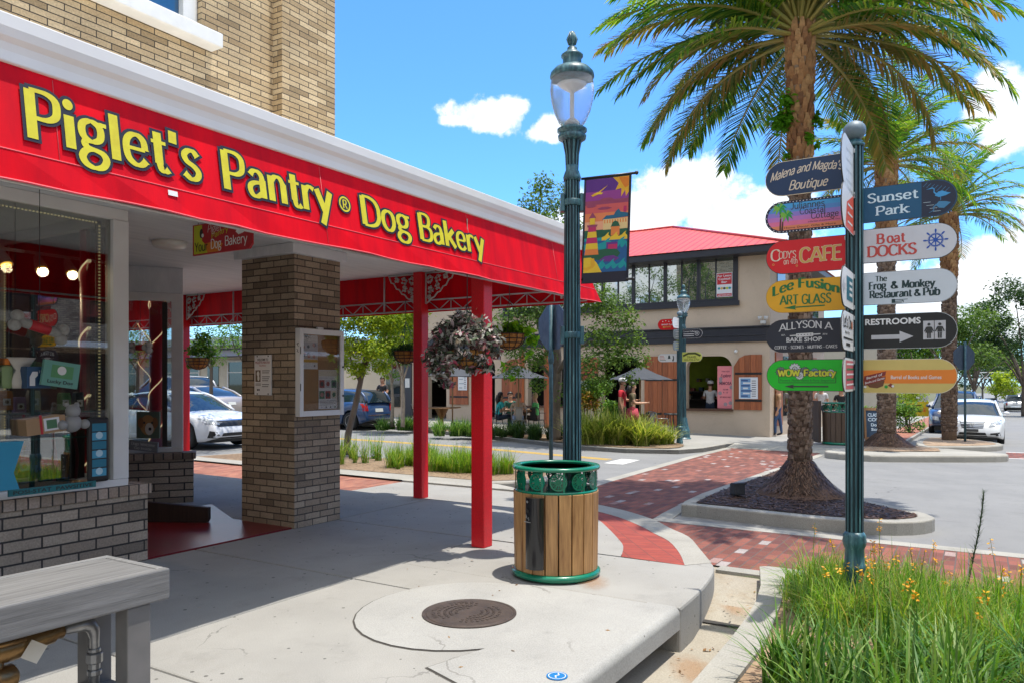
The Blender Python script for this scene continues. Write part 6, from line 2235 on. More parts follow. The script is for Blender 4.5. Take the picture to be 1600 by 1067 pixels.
r7 = random.Random(17)
bedA = [(-1.9, -2.74), (-1.95, -7.5), (-3.55, -7.5), (-3.45, -4.0), (-3.1, -3.3), (-2.8, -2.82)]
v, f = blades(r7, scatter(r7, bedA, 330, -.03), 36000, .285, .0066, .18, 1.0, .95, 3, .55)
stuff_mesh('bulbine_grass', v, f, G_GRASS, 'dense thin green grass around the foot of the signpost', 'grass')
bedB = [(-3.75, -3.3), (-3.5, -4.2), (-3.5, -7.5), (-5.2, -7.5), (-5.2, -3.3), (-4.3, -3.05)]
v, f = blades(r7, scatter(r7, bedB, 115, -.03), 7600, .42, .017, .13, .75, .9, 4)
stuff_mesh('strap_leaf_clumps', v, f, G_STRAP, 'broad arching strap leaves at the near edge of the flower bed', 'grass')
fv, ff, fc, fcc = [], [], [], []
m = MB()
for x, y, z, s in scatter(r7, bedA + [(-3.5, -3.4)], 190, -.03):
    h = .46 * s * r7.uniform(.75, 1.15)
    dx, dy = r7.uniform(-.09, .09), r7.uniform(-.09, .09)
    m.tube([(x, y, z), (x + dx * .4, y + dy * .4, z + h * .5), (x + dx, y + dy, z + h)], [.0028, .0024, .0014], 4, cap=False)
    for k in range(r7.randint(8, 16)):
        t = 1 - .17 * r7.random()
        c = Vector((x + dx * t, y + dy * t, z + h * t))
        d = Vector((r7.uniform(-1, 1), r7.uniform(-1, 1), r7.uniform(-.4, .5))).normalized()
        e = d.cross(Vector((r7.uniform(-1, 1), r7.uniform(-1, 1), 1))).normalized()
        L = .027
        m.add([c, c + d * L * .6 + e * .006, c + d * L, c + d * L * .6 - e * .006], [(0, 1, 2, 3)], 1)
o = m.build('flower_stalks', [G_GRASS, leafmat('yellow_petals', [(.80, .38, .01), (.82, .50, .02), (.75, .28, .01)], .3, tcol=(1, .9, .6))], None, (CX, CY, 0), A)
tag(o, 'thin stalks of small orange yellow flowers above the grass', 'flowers', kind='stuff')
wp = thing('tall_weed', 'single tall dark feathery stalk rising from the flower bed at right', 'plant', *to_uv(at(1525, 880, 5.6)), 0, 0)
m = MB()
g = random.Random(8)
stem = smooth([(-.08, 0, .0), (-.02, 0, .3), (.03, 0, .55), (.06, 0, .80)], 4)
m.tube(stem, [.005] * (len(stem) - 1) + [.002], 5)
for i in range(150):
    t = .25 + .75 * g.random()
    k = t * (len(stem) - 1)
    p = Vector(stem[int(k)]).lerp(Vector(stem[min(len(stem) - 1, int(k) + 1)]), k % 1)
    d = Vector((g.uniform(-1, 1), g.uniform(-1, 1), g.uniform(.1, .9))).normalized() * g.uniform(.04, .10) * (1.3 - t * .7)
    w = d.cross(Vector((0, 0, 1))).normalized() * .003
    m.add([p - w, p + w, p + d], [(0, 1, 2)])
m.build('stalk', M('weed_green', (.03, .06, .02), .7, c2=(.05, .08, .03)), wp)

# ---- beds across and along the side street
r8 = random.Random(23)
sp_ = scatter(r8, [(2.0, 2.9), (3.3, 3.0), (3.4, 5.2), (2.2, 5.3)], 26, .04, .6, 1.1)
v, f = blades(r8, sp_, 5200, .42, .008, .16, .7, .8, 3)
sp_ = scatter(r8, [(1.7, 2.7), (3.4, 3.2), (3.4, 9.2), (1.9, 9.4)], 30, .04, .5, 1.1)
v2, f2 = blades(r8, sp_, 1500, .5, .009, .07, .6, .7, 3)
o = len(v)
stuff_mesh('street_bed_grass', v + v2, f + [tuple(i + o for i in q) for q in f2], G_GRASS, 'loose tufts of grass in the bed along the side street', 'grass')


def clump(name, lab, px, py, Y, n, h, w, spread, mat, lean=.9, droop=.9, nspots=10, flat=1.0):
    p = at(px, py, Y)
    u, v_ = to_uv(p)
    g = random.Random(int(px))
    t = thing(name, lab, 'plant', u, v_, None, 0, 'grassy plants in the far street bed')
    sp = [(g.uniform(-spread, spread), g.uniform(-spread * flat, spread * flat), 0, g.uniform(.75, 1.15)) for _ in range(nspots)]
    v, f = blades(g, sp, n, h, w, .14, lean, droop, 4)
    m = MB()
    m.add(v, f)
    m.build('leaves', mat, t)
    return t


clump('flax_lily', 'big lime green arching clump at the far kerb right of the tall lamp', 932, 692, 20.6, 1500, .82, .03, .58, G_PALEG, .85, .8, 12, .6)
clump('flax_lily', 'lime green arching clump in front of the standing couple', 975, 694, 20.3, 1500, .78, .03, .58, G_PALEG, .85, .8, 12, .6)
clump('flax_lily', 'thin low clump at the right end of the far bed beside the far signpost', 1035, 694, 20.8, 420, .7, .03, .42, G_PALEG, 1.0, .9, 6, .5)
clump('monkey_grass', 'fresh green low grass clump between the two red posts across the street', 715, 676, 23.2, 1700, .5, .02, .75, G_STRAP, .8, .8, 16, .5)
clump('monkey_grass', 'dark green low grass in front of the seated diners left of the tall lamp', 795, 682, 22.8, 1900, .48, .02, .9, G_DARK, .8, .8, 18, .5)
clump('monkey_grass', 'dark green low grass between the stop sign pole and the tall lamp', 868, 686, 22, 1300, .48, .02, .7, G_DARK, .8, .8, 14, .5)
clump('monkey_grass', 'low green plants beside the dark blue hatchback', 630, 668, 25.5, 1200, .42, .025, .7, G_STRAP, .8, .8, 14, .5)


def shrub(lab, px, py, Y, r, n, size, mat, seed, sq=.85, name='shrub', h=None):
    p = at(px, py, Y)
    u, v_ = to_uv(p)
    z0 = zg(u, v_)
    t = thing(name, lab, 'shrub', u, v_, z0, 0)
    g = random.Random(seed)
    zc = p.z - z0
    cl = [(g.uniform(-.6, .6) * r, g.uniform(-.5, .5) * r, zc + g.uniform(-.5, .5) * r * sq, r * g.uniform(.35, .6), sq) for _ in range(9)]
    v, f = leaf_cloud(seed, cl, n, size, shell=.35)
    m = MB()
    m.add(v, f)
    m.build('leaves', mat, t)
    m = MB()
    for c in cl[:5]: m.tube([(0, 0, -.05), (c[0] * .5, c[1] * .5, c[2] * .6), (c[0], c[1], c[2])], [.03, .02, .008], 5)
    m.build('stems', BARK, t)


shrub('bright green shrub behind the lime clump right of the tall lamp', 935, 605, 21.8, .48, 1500, .10, G_MID, 71)
shrub('orange tipped shrub right beside the tall lamp across the street', 912, 622, 21.6, .5, 1400, .09, leafmat('croton_leaves', [(.40, .24, .03), (.30, .28, .04), (.10, .18, .03), (.46, .20, .03)], .4), 72)
shrub('clipped green hedge bush left of the middle palm', 1362, 648, 30, .8, 1600, .12, G_MID, 73)
shrub('clipped green hedge bush right of the middle palm', 1422, 652, 30, .85, 1800, .12, G_MID, 74)
shrub('yellow green bushes behind the middle palm', 1415, 600, 38, 1.3, 1700, .16, G_LIME, 75, 1)
shrub('dark planting at the cafe door left of the umbrella', 955, 640, 23.6, .5, 900, .1, G_MID, 76)
shrub('low shrub between the silver saloon and the pillar', 305, 650, 32, .5, 700, .1, G_DARK, 77)

# ---- hanging baskets
cocom = NT('coco_liner')
cn = cocom.noise(cocom.coord(), 40, 6)
cocom.col(cocom.ramp(cn, [(.3, (.50, .24, .06)), (.7, (.34, .15, .04))]))
cocom.b.inputs['Roughness'].default_value = .95
cocom.bump(cn, .5, .01)
trad = leafmat('purple_striped_leaves', [(.04, .045, .04), (.07, .085, .06), (.58, .60, .54), (.16, .025, .05), (.05, .08, .045), (.66, .63, .58), (.36, .05, .11), (.10, .14, .07), (.62, .52, .52), (.12, .18, .09), (.03, .04, .03)], .25, tcol=(1, .95, .85))
limel = leafmat('lime_leaves', [(.20, .46, .02), (.30, .56, .03), (.12, .34, .02)], .5)


def basket(label, px, py, Y, r, clumps, n, size, mat, hook, asp=.42, extra=None):
    p = at(px, py, Y)
    t = thing('hanging_basket', label, 'hanging basket', *to_uv(p), p.z, 0, 'hanging baskets under the awning')
    m = MB()
    m.lathe([(.01, -r * .85), (r * .5, -r * .75), (r * .82, -r * .45), (r * .97, -.02), (r, .03), (r * .9, .035), (r * .85, -.03), (.0, -.04)], 24)
    m.build('liner', cocom.m, t)
    m = MB()
    for q, z in ((1.02, .03), (1.0, -r * .15), (.90, -r * .42), (.6, -r * .72)):
        m.tube([(r * q * math.cos(a), r * q * math.sin(a), z) for a in [i * math.pi / 12 for i in range(25)]], .006, 5)
    for i in range(12):
        a = i * math.pi / 6
        m.tube([(r * q * math.cos(a), r * q * math.sin(a), z) for q, z in ((1.02, .03), (1.0, -r * .15), (.90, -r * .42), (.6, -r * .72), (.1, -r * .87))], .005, 5)
    m.build('wire_frame', M('basket_wire', (.05, .025, .015), .6), t)
    m = MB()
    top = hook - p.z
    for i in range(3):
        a = i * 2.1 + .4
        m.tube([(r * math.cos(a), r * math.sin(a), .03), (0, 0, min(top - .1, .45))], .004, 4)
    m.tube([(0, 0, min(top - .1, .45)), (0, 0, top)], .004, 4)
    m.build('chain', BLACK, t)
    v, f = leaf_cloud(int(px), [(*(at(x, y, Y + dy) - p), q, s) for x, y, dy, q, s in clumps], n, size, 1.0, asp, .35)
    m = MB()
    m.add(v, f)
    m.build('foliage', mat, t)
    return t


basket('big hanging basket of trailing purple and silver leaves in front of the nearest red post', 730, 552, 6.95, .17, [(738, 515, 0, .17, .8), (700, 520, .05, .15, .8), (762, 530, -.05, .14, .9), (720, 498, 0, .12, .6), (690, 545, 0, .14, .9), (678, 562, 0, .10, .9), (688, 582, 0, .10, .8), (735, 578, -.1, .06, .6), (775, 550, 0, .07, 1), (705, 565, -.14, .09, .9), (750, 560, -.14, .08, .6), (722, 552, -.17, .09, .5), (745, 535, -.15, .10, .7), (715, 530, -.15, .10, .7), (700, 600, 0, .07, .5), (760, 575, -.05, .06, .9)], 2600, .07, trad, 3.09)
basket('hanging basket with orange liner and lime green leaves right of the nearest red post', 796, 526, 9.15, .185, [(800, 514, 0, .13, .5), (780, 516, 0, .09, .5), (818, 518, 0, .10, .6), (832, 532, 0, .07, 1), (828, 552, 0, .05, 1.2), (786, 575, .05, .035, 1.3), (800, 590, .05, .03, 1.5)], 330, .10, limel, 3.09, .6)
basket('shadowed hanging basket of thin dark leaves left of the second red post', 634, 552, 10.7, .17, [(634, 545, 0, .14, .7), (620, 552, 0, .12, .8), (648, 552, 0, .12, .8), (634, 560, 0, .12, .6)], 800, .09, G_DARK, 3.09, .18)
basket('hanging basket with feathery green plant beside the farthest red post', 309, 562, 12.9, .19, [(312, 545, 0, .18, .7), (300, 548, 0, .12, .8), (328, 550, 0, .13, .9), (320, 530, 0, .16, .8), (332, 568, 0, .07, 1.2), (296, 572, 0, .06, 1)], 620, .085, G_MID, 3.09, .3)

# ---- loose litter: mulch chips, straw, fallen leaves
def litter(name, P, n, z, size, asp, mat, lab, seed):
    g = random.Random(seed)
    m = MB()
    for x, y, zz, s in scatter(g, P, n, z, .5, 1.4):
        a, L, w = g.uniform(0, 6.28), size * s * .5, size * s * asp * .5
        d = Vector((math.cos(a), math.sin(a), g.uniform(-.25, .25)))
        e = Vector((-math.sin(a), math.cos(a), g.uniform(-.35, .35)))
        c = Vector((x, y, zz + size * .12 * g.random() + .004))
        m.add([c - d * L, c + e * w, c + d * L, c - e * w], [(0, 1, 2, 3)])
    o = m.build(name, mat, None, (CX, CY, 0), A)
    return tag(o, lab, 'litter', kind='stuff')


chipm = leafmat('bark_chips', [(.05, .024, .014), (.10, .05, .028), (.17, .085, .048), (.03, .017, .012), (.075, .04, .025)], .0)
drym = leafmat('dry_leaves', [(.30, .17, .06), (.22, .11, .04), (.40, .26, .12), (.14, .08, .04)], .2)
strawm = leafmat('dry_straw', [(.42, .28, .16), (.30, .18, .10), (.50, .36, .22), (.20, .11, .06)], .1)
litter('mulch_chips', isin, 5200, .058, .05, .4, chipm, 'dark bark chips covering the palm island', 1)
litter('straw_litter', [(-9, -2.9), (-4.3, -2.9), (-3.2, -2.85), (-1.9, -2.7), (-1.9, -8), (-9, -8)], 9000, -.028, .11, .035, strawm, 'pale pine straw lying in the flower bed', 2)
litter('straw_litter', [(12.1, -1.1), (12.2, -2.0), (13.2, -3.2), (14.4, -3.1), (15.0, -2.4), (15.0, -1.6)], 1400, .08, .10, .06, strawm, 'pale straw around the middle palm', 3)
litter('fallen_leaves', [(-1.7, -2.1), (-2.6, -2.25), (-2.65, -2.5), (-1.7, -2.35)], 26, -.16, .035, .4, drym, 'dry leaves in the shallow end of the gutter', 4)
litter('fallen_leaves', [(-2.9, -2.2), (-6, -2.25), (-6, -2.6), (-2.9, -2.55)], 60, -.315, .04, .4, drym, 'dry leaves in the deep end of the gutter', 5)
litter('fallen_leaves', [(-8, -2), (-2.2, -2), (-2.2, 2.2), (-8, 2.2)], 34, .004, .03, .4, drym, 'few dry leaves scattered on the pavement', 6)
litter('fallen_leaves', [(.9, -.5), (12, -.4), (12, 1.8), (1.4, .9)], 40, -.09, .06, .4, drym, 'few dry leaves on the brick crossing', 7)
# ------------------------------------------------------------------ cafe building across the side street
stucco = speckled('tan_stucco', (.62, .49, .365), (.54, .425, .315), (.3, .25, .2), .004, 8, .9, 90, (.46, .36, .27))
trim = M('dark_trim_paint', (.018, .019, .028), .45, c2=(.025, .026, .035))
orangew = woodmat('orange_shutter_wood', (.42, .13, .045), (.25, .07, .028), .5, (9, 9, .8), 3, .15)
ironb = M('black_iron', (.012, .011, .012), .5)
roofm = NT('red_metal_roof')
ru = roofm.mapping(roofm.coord('UV'), (1, 1, 1))
wvn = roofm.n('TexWave')
wvn.bands_direction = 'Y'
wvn.inputs['Scale'].default_value = 1.05
roofm.link(roofm.coord(), wvn.inputs['Vector'])
rr_ = roofm.ramp(wvn.outputs['Fac'], [(.0, 0), (.86, 0), (.95, 1)])
roofm.col(roofm.mix(rr_, roofm.ramp(roofm.noise(roofm.coord(), 1.2, 5), [(.3, (.62, .085, .06)), (.7, (.54, .07, .05))]), (.40, .04, .045)))
roofm.b.inputs['Roughness'].default_value = .5
roofm.bump(rr_, .8, .03)
skyglass = M('window_glass', (.02, .025, .022), .03, spec=1.0)
_t = NT('mirror_glass')
_t.col((.02, .025, .022))
_g = _t.n('BsdfGlossy')
_g.inputs['Roughness'].default_value = .015
_g.inputs[0].default_value = (.8, .85, .85, 1)
_m = _t.n('MixShader')
_m.inputs[0].default_value = .5
_t.link(_t.b.outputs[0], _m.inputs[1])
_t.link(_g.outputs[0], _m.inputs[2])
_t.link(_m.outputs[0], _t.N['Material Output'].inputs[0])
mirrorglass = _t.m
U0 = 17.4
caf = thing('cafe_building', 'two storey tan cafe with red metal roof and wooden shutters across the side street', 'cafe', U0, 0, 0)


def V(px, du=0.0):
    """v of a picture column on the cafe front"""
    a = (px - 800) / 1184
    u = U0 + du
    return (CX + u * DX - a * (CY + u * DY)) / (a * DX + DY)


def Zc(py, v, du=0.0):
    return 1.6 + (596 - py) * W(U0 + du, v).y / 1184


v0, v1 = 1.92, 18.7
ops = [(3.17, 4.76, .66, 2.48), (6.45, 8.0, .15, 2.5), (9.6, 11.2, .66, 2.52), (12.75, 13.75, .1, 2.6), (15.2, 16.2, -.05, 2.6)]
b = MB()


def arch_piece(mb, a, c, z0, z1, top, x0, x1):
    """wall over an opening with rounded upper corners, between z1 and top"""
    r = .42
    n = 8
    pts = [(a, top), (a, z1 - r)] + [(a + r - r * math.cos(t), z1 - r + r * math.sin(t)) for t in [math.pi / 2 * i / n for i in range(1, n + 1)]] + [(c - r + r * math.sin(t), z1 - r + r * math.cos(t)) for t in [math.pi / 2 * i / n for i in range(0, n)]] + [(c, z1 - r), (c, top)]
    mb.prism(pts, x0, x1, ax='x')


cur = v0
for a, c, z0, z1 in ops:
    b.box(0, cur, -.7, .3, a, 3.0)
    if z0 > -.2: b.box(.002, a, -.7, .3, c, z0)
    arch_piece(b, a, c, z0, z1, 3.0, .001, .299)
    cur = c
b.box(0, cur, -.7, .3, v1, 3.0)
wz0, wz1, wa, wb = 4.42, 5.88, 3.12, 12.2
b.box(0, v0, 3.001, .3, wa, 6.0)
b.box(0, wb, 3.001, .3, v1, 6.0)
b.box(0.001, wa, 3.001, .299, wb, wz0)
b.box(0.001, wa, wz1, .299, wb, 6.0)
b.box(.3, v0 + .001, -.7, 10, v0 + .3, 6.0)
b.box(.3, v1 - .3, -.7, 10, v1, 6.0)
b.box(10, v0, -.7, 10.3, v1, 6.0)
b.build('wall', stucco, caf)
m = MB()
m.box(-.09, v0 - .09, 2.93, -.001, v1, 3.4)
m.box(-.15, v0 - .15, 3.401, -.001, v1, 3.45)
m.box(-.0005, v0 - .09, 2.93, 10, v0 - .001, 3.4)
m.box(-.115, v0 - .11, 3.13, -.0905, v1, 3.17)
m.build('belt_course', trim, caf, bevel=.008)
ez, ov, hd = 6.02, .62, 5.0
m = MB()
m.box(-ov, v0 - ov, ez - .22, 10.3 + ov, v1 + ov, ez)
m.box(-.05, v0 - .05, 5.84, -.002, wb + .3, ez - .221)
m.build('eaves', trim, caf, bevel=.01)
x0, x1, y0, y1 = -ov - .06, 10.3 + ov + .06, v0 - ov - .06, v1 + ov + .06
hx = (x1 - x0) / 2
rz = ez + 2.1
m = MB()
m.add([(x0, y0, ez + .02), (x1, y0, ez + .02), (x1, y1, ez + .02), (x0, y1, ez + .02), (x0 + hx, y0 + hx, rz), (x0 + hx, y1 - hx, rz)], [(0, 4, 5, 3), (0, 1, 4), (1, 2, 5, 4), (2, 3, 5), (0, 3, 2, 1)])
ro = m.build('roof', roofm.m, caf)
m = MB()
for a, c in (((x0, y0, ez + .05), (x0 + hx, y0 + hx, rz + .03)), ((x0 + hx, y0 + hx, rz + .03), (x0 + hx, y1 - hx, rz + .03)), ((x0, y1, ez + .05), (x0 + hx, y1 - hx, rz + .03))):
    m.tube([a, c], .05, 6)
m.build('ridge_cap', M('ridge_red', (.5, .06, .065), .4), ro)
# upper window band
m = MB()
nb_ = 15
step = (wb - wa) / nb_
m.box(-.05, wa - .16, wz0 - .16, .06, wb + .16, wz0)
m.box(-.13, wa - .22, wz0 - .26, -.051, wb + .16, wz0 - .1)
m.box(-.05, wa - .16, wz1 + .001, .06, wb + .16, wz1 + .1)
m.box(-.05, wa - .16, wz0 + .001, .06, wa, wz1)
m.box(-.05, wb, wz0 + .001, .06, wb + .16, wz1)
for i in range(1, nb_):
    w = .05 if i % 2 == 0 else .025
    y = wa + i * step
    m.box(-.045 if i % 2 == 0 else 0, y - w, wz0 + .001, .055, y + w, wz1 - .001)
wf = m.build('window', trim, caf, bevel=.005)
for i in range(nb_):
    y = wa + i * step
    tilt = rnd.uniform(-.012, .012)
    MB().add([(.03 + tilt, y + .02, wz0 + .001), (.03, y + .02, wz1), (.03, y + step - .02, wz1), (.03 - tilt, y + step - .02, wz0 + .001)], [(0, 3, 2, 1)]).build('pane', mirrorglass, wf)
# shutters, doors, counters
def shutter(name, a, c, z0, z1, x=-.06, round_=1):
    m = MB()
    n = max(3, int((c - a) / .16))
    for i in range(n):
        ya, yb = a + (c - a) * i / n + .004, a + (c - a) * (i + 1) / n - .004
        zt = lambda y: z1 - (0 if not round_ else .5 * (1 - math.sqrt(max(0, 1 - max(0, (y - (a + .45 * (c - a))) / (c - a) / .56 * round_) ** 2))))
        m.prism([(ya, z0), (yb, z0), (yb, zt(yb)), (ya, zt(ya))], x, x + .05, ax='x')
    s = m.build(name, orangew, caf)
    m = MB()
    for z in (z0 + (z1 - z0) * .17, z0 + (z1 - z0) * .66):
        m.box(x - .012, a + .05, z - .035, x - .001, c - .05, z + .035)
        m.add([(x - .0125, a + .05, z - .05), (x - .0125, a + .05, z + .05), (x - .0125, a - .03, z)], [(0, 1, 2)])
    m.build('hinge', ironb, s)
    return s


shutter('shutter', 2.17, 3.10, .66, 2.5)
shutter('door', 5.0, 5.62, .05, 2.5, round_=0)
shutter('door', 5.64, 6.3, .05, 2.5, round_=0)
shutter('shutter', 8.15, 9.1, .66, 2.5)
shutter('shutter', 11.35, 12.4, .66, 2.5)
shutter('shutter', 14.05, 15.0, .66, 2.5, round_=0)
for v in (9.35, 12.55, 10.4): MB().box(-1.9, v - .07, -.3, -1.76, v + .07, 2.75).build('timber_post', orangew, caf, bevel=.01)
m = MB()
for a, c, z0, z1 in (ops[0], ops[2]):
    m.box(-.12, a - .05, z0 - .06, .5, c + .05, z0 + .012)
m.build('counter', woodmat('counter_wood', (.13, .06, .03), (.08, .035, .02), .4), caf, bevel=.008)
m = MB()
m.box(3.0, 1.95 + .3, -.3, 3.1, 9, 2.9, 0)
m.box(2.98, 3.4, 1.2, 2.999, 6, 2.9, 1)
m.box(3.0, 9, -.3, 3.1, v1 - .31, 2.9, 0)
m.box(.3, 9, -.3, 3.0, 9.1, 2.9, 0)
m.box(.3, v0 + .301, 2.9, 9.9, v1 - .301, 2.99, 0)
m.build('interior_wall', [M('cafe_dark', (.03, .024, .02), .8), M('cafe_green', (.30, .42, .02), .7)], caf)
m = MB()
g = random.Random(4)
for i in range(26):
    y = g.uniform(3.5, 6)
    z = g.choice((.95, 1.25, 1.6))
    m.box(2.7, y, z, 2.9, y + g.uniform(.06, .2), z + g.uniform(.08, .25), i % 4)
m.box(2.6, 3.3, .9, 2.95, 6, .94, 4)
m.box(2.6, 3.3, 1.2, 2.95, 6, 1.24, 4)
m.build('shelf_goods', [P_('goods_red', (.3, .05, .04)), P_('goods_white', (.5, .48, .42)), P_('goods_amber', (.4, .2, .04)), P_('goods_blue', (.06, .12, .2)), P_('shelf_dark', (.05, .03, .02))], caf)
# storefront at the left end
m = MB()
m.box(-.05, 17.05, -.3, -.002, 17.6, 3.0, 0)
m.box(-.05, 16.35, -.3, -.002, 16.95, 2.6, 1)
m.box(-.06, 16.5, .3, -.0505, 16.85, 2.3, 2)
m.box(-.05, 17.7, .5, -.002, 18.5, 2.4, 2)
m.box(-.056, 17.15, 1.35, -.0505, 17.4, 1.75, 1)
m.build('storefront', [P_('charcoal_panel', (.03, .033, .04)), P_('door_white', (.6, .6, .58)), skyglass], caf)
# side front along the main street
for i, x in enumerate((.7, 4.2, 7.2)):
    m = MB()
    m.box(x, v0 - .05, .1, x + 1.0, v0 - .002, 2.6, 0)
    m.box(x + 1.2, v0 - .03, .4, x + 2.4, v0 - .002, 2.5, 1)
    m.box(x + .3, v0 - .03, 4.3, x + 1.5, v0 - .002, 5.6, 1)
    m.box(x + .22, v0 - .025, 4.2, x + 1.58, v0 - .0025, 4.298, 2)
    m.box(x + .22, v0 - .025, 5.602, x + 1.58, v0 - .0025, 5.7, 2)
    m.build('side_opening', [orangew, skyglass, trim], caf)
m = MB()
m.ball((-.06, 3.02, 2.62), .06, 12)
m.build('wall_lamp', M('lamp_white', (.8, .8, .78), .4), caf)
m = MB()
m.box(-.28, 2.02, 3.5, -.1, 2.16, 3.6)
for y in (2.0, 2.2):
    m.lathe([(.02, 0), (.05, .03), (.07, .12), (0, .12)], 10, (-.2, y, 3.62))
m.build('flood_lamps', M('flood_white', (.6, .6, .58), .4), caf)


def board(name, lab, cat, v, z, w, h, mat, art, mats, du=-.02, rot=R(-31.66)):
    t = thing(name, lab, cat, U0 + du, v, z, rot)
    MB().box(-w / 2, -.01, 0, w / 2, .01, h).build('board', mat, t, bevel=.002)
    a = MB()
    art(a, w, h)
    a.xf(Matrix.Translation((0, -.0105, 0)))
    a.build('print', mats, t)


def lease(a, w, h):
    box_art(a, -w / 2 + .02, h * .52, w / 2 - .02, h - .02, 0)
    plain(a, 'For Lease', 0, h * .84, h * .09, 1, -.003, .02, 'c', w * .85)
    plain(a, 'Cocktail', 0, h * .71, h * .09, 1, -.003, .02, 'c', w * .75)
    plain(a, 'Bar', 0, h * .58, h * .09, 1, -.003, .02, 'c', w * .35)
    for i in range(5): disc(a, -w * .34 + i * w * .17, h * .36, w * .09, 2 + i % 4, -.002 - i * .0002, 10, rz=h * .05)
    box_art(a, -w / 2 + .02, .02, w / 2 - .02, h * .14, 0)
    plain(a, '407-529-6711', 0, h * .045, h * .06, 1, -.003, .02, 'c', w * .8)


board('lease_sign', 'red and white For Lease poster at the right end of the cafe upper windows', 'sign', 3.42, 4.47, .54, .82, wht, lease, [P_('lease_red', (.55, .02, .03)), wht, P_('teal', (.02, .3, .35)), P_('gold', (.70, .42, .10)), P_('ink', (.03, .03, .03)), P_('lime', (.52, .55, .02))], -.02)


def mimosa(a, w, h):
    plain(a, 'THE ICED', 0, h * .86, h * .03, 0, -.002, .02, 'c', w * .5)
    pen(a, 'Explore!'.replace('!', ''), -w * .3, h * .74, h * .07, w * .6, 1.0, .7, 0, -.002, slant=.2)
    plain(a, 'MIMOSA', 0, h * .56, h * .07, 0, -.002, .03, 'c', w * .75)
    plain(a, '10 AM', 0, h * .43, h * .035, 0, -.002, .02, 'c', w * .3)
    plain(a, '9 - 10', 0, h * .36, h * .035, 0, -.002, .02, 'c', w * .3)
    plain(a, 'SATURDAY ONLY', 0, h * .25, h * .035, 0, -.002, .02, 'c', w * .7)
    g = random.Random(3)
    for x, z in ((-.3, .62), (.36, .5), (-.34, .36), (.3, .13), (.0, .1), (-.3, .7)): disc(a, x * w, z * h, w * .12, 1, -.001 - abs(x) * .0005, 9)


board('pink_poster', 'tall pink poster board in the right of the cafe serving hatch', 'poster', 3.42, .69, .56, 1.45, P_('poster_pink', (.78, .24, .26)), mimosa, [P_('pink_ink', (.14, .03, .06)), P_('pink_splash', (.32, .25, .27))], .12)


def menu(a, w, h):
    box_art(a, -w * .42, h * .05, w * .12, h * .95, 0)
    for i in range(7): box_art(a, -w * .38 + (i % 2) * w * .1, h * (.1 + .12 * i), w * (-.02 + .1 * (i % 3)), h * (.17 + .12 * i), 1 + i % 2, -.002)
    for i in range(8): box_art(a, w * .18, h * (.12 + .1 * i), w * .4, h * (.15 + .1 * i), 3, -.002)


board('menu_board', 'white framed menu with a blue map on the cafe shutter beside the hatch', 'menu', 2.6, 1.03, .62, .72, wht, menu, [P_('map_blue', (.18, .34, .55)), P_('map_dark', (.05, .10, .25)), wht, P_('ink', (.03, .03, .03))], -.085)
board('menu_board', 'white paper menu on the cafe shutter between the red posts', 'menu', 14.3, 1.25, .45, .75, wht, menu, [P_('paper', (.76, .75, .73)), P_('map_grey', (.4, .45, .5)), wht, P_('ink', (.03, .03, .03))], -.085)
board('menu_board', 'small white menu on the cafe shutter right of the tall lamp', 'menu', 8.6, 1.2, .6, .45, wht, menu, [P_('paper', (.76, .75, .73)), P_('map_grey', (.4, .45, .5)), wht, P_('ink', (.03, .03, .03))], -.085)

# ---- patio furniture
canvas = M('umbrella_charcoal', (.05, .055, .07), .8, c2=(.035, .04, .05), scale=3)


def parasol(lab, px, py, Y, r, hp):
    p = at(px, py, Y)
    u, v = to_uv(p)
    z0 = zg(u, v)
    t = thing('parasol', lab, 'parasol', u, v, z0, R(20), 'charcoal parasols on the cafe terrace')
    top = p.z - z0
    n = 8
    vs = [(0, 0, top)]
    for q, dz in ((.5, -.24), (1, -.42)):
        for i in range(n * 2):
            a = math.pi * i / n
            k = 1 if i % 2 == 0 else .95
            vs.append((r * q * k * math.cos(a), r * q * k * math.sin(a), top + dz * (1 if i % 2 == 0 else .97)))
    N = n * 2
    fs = [(0, 1 + i, 1 + (i + 1) % N) for i in range(N)] + [(1 + i, 1 + N + i, 1 + N + (i + 1) % N, 1 + (i + 1) % N) for i in range(N)]
    m = MB().add(vs, fs)
    m.add([(x, y, z - .012) for x, y, z in vs], [f[::-1] for f in fs])
    m.build('canopy', canvas, t)
    m = MB().lathe([(.024, 0), (.024, top + .05), (0, top + .07)], 10)
    m.build('pole', woodmat('parasol_pole', (.42, .26, .12), (.32, .18, .08), .5), t)
    MB().lathe([(.26, 0), (.26, .05), (.08, .08), (.05, .25), (.0, .25)], 20).build('base', ironb, t)


parasol('charcoal parasol over the standing couple right of the tall lamp', 1000, 571, 22.6, 1.0, 2)
parasol('charcoal parasol over the seated diners right of the nearest red post', 810, 570, 24.2, 1.0, 2)
parasol('charcoal parasol half hidden between the two red posts', 707, 569, 26.5, 1.1, 2)
oakw = woodmat('table_wood', (.34, .19, .08), (.22, .11, .045), .5)


def table(lab, px, py, Y, w=.75, h=.76):
    p = at(px, py, Y)
    u, v = to_uv(p)
    t = thing('cafe_table', lab, 'table', u, v, None, R(-20), 'cafe terrace tables')
    MB().box(-w / 2, -w / 2, h - .04, w / 2, w / 2, h).build('table_top', oakw, t, bevel=.006)
    m = MB()
    m.prism([(-.10, .02), (.10, .02), (.05, .35), (.26, h - .041), (-.26, h - .041), (-.05, .35)], -.03, .03, ax='y')
    m.prism([(-.10, .02), (.10, .02), (.05, .35), (.26, h - .041), (-.26, h - .041), (-.05, .35)], -.0299, .0301, ax='x')
    m.build('pedestal', oakw, t)


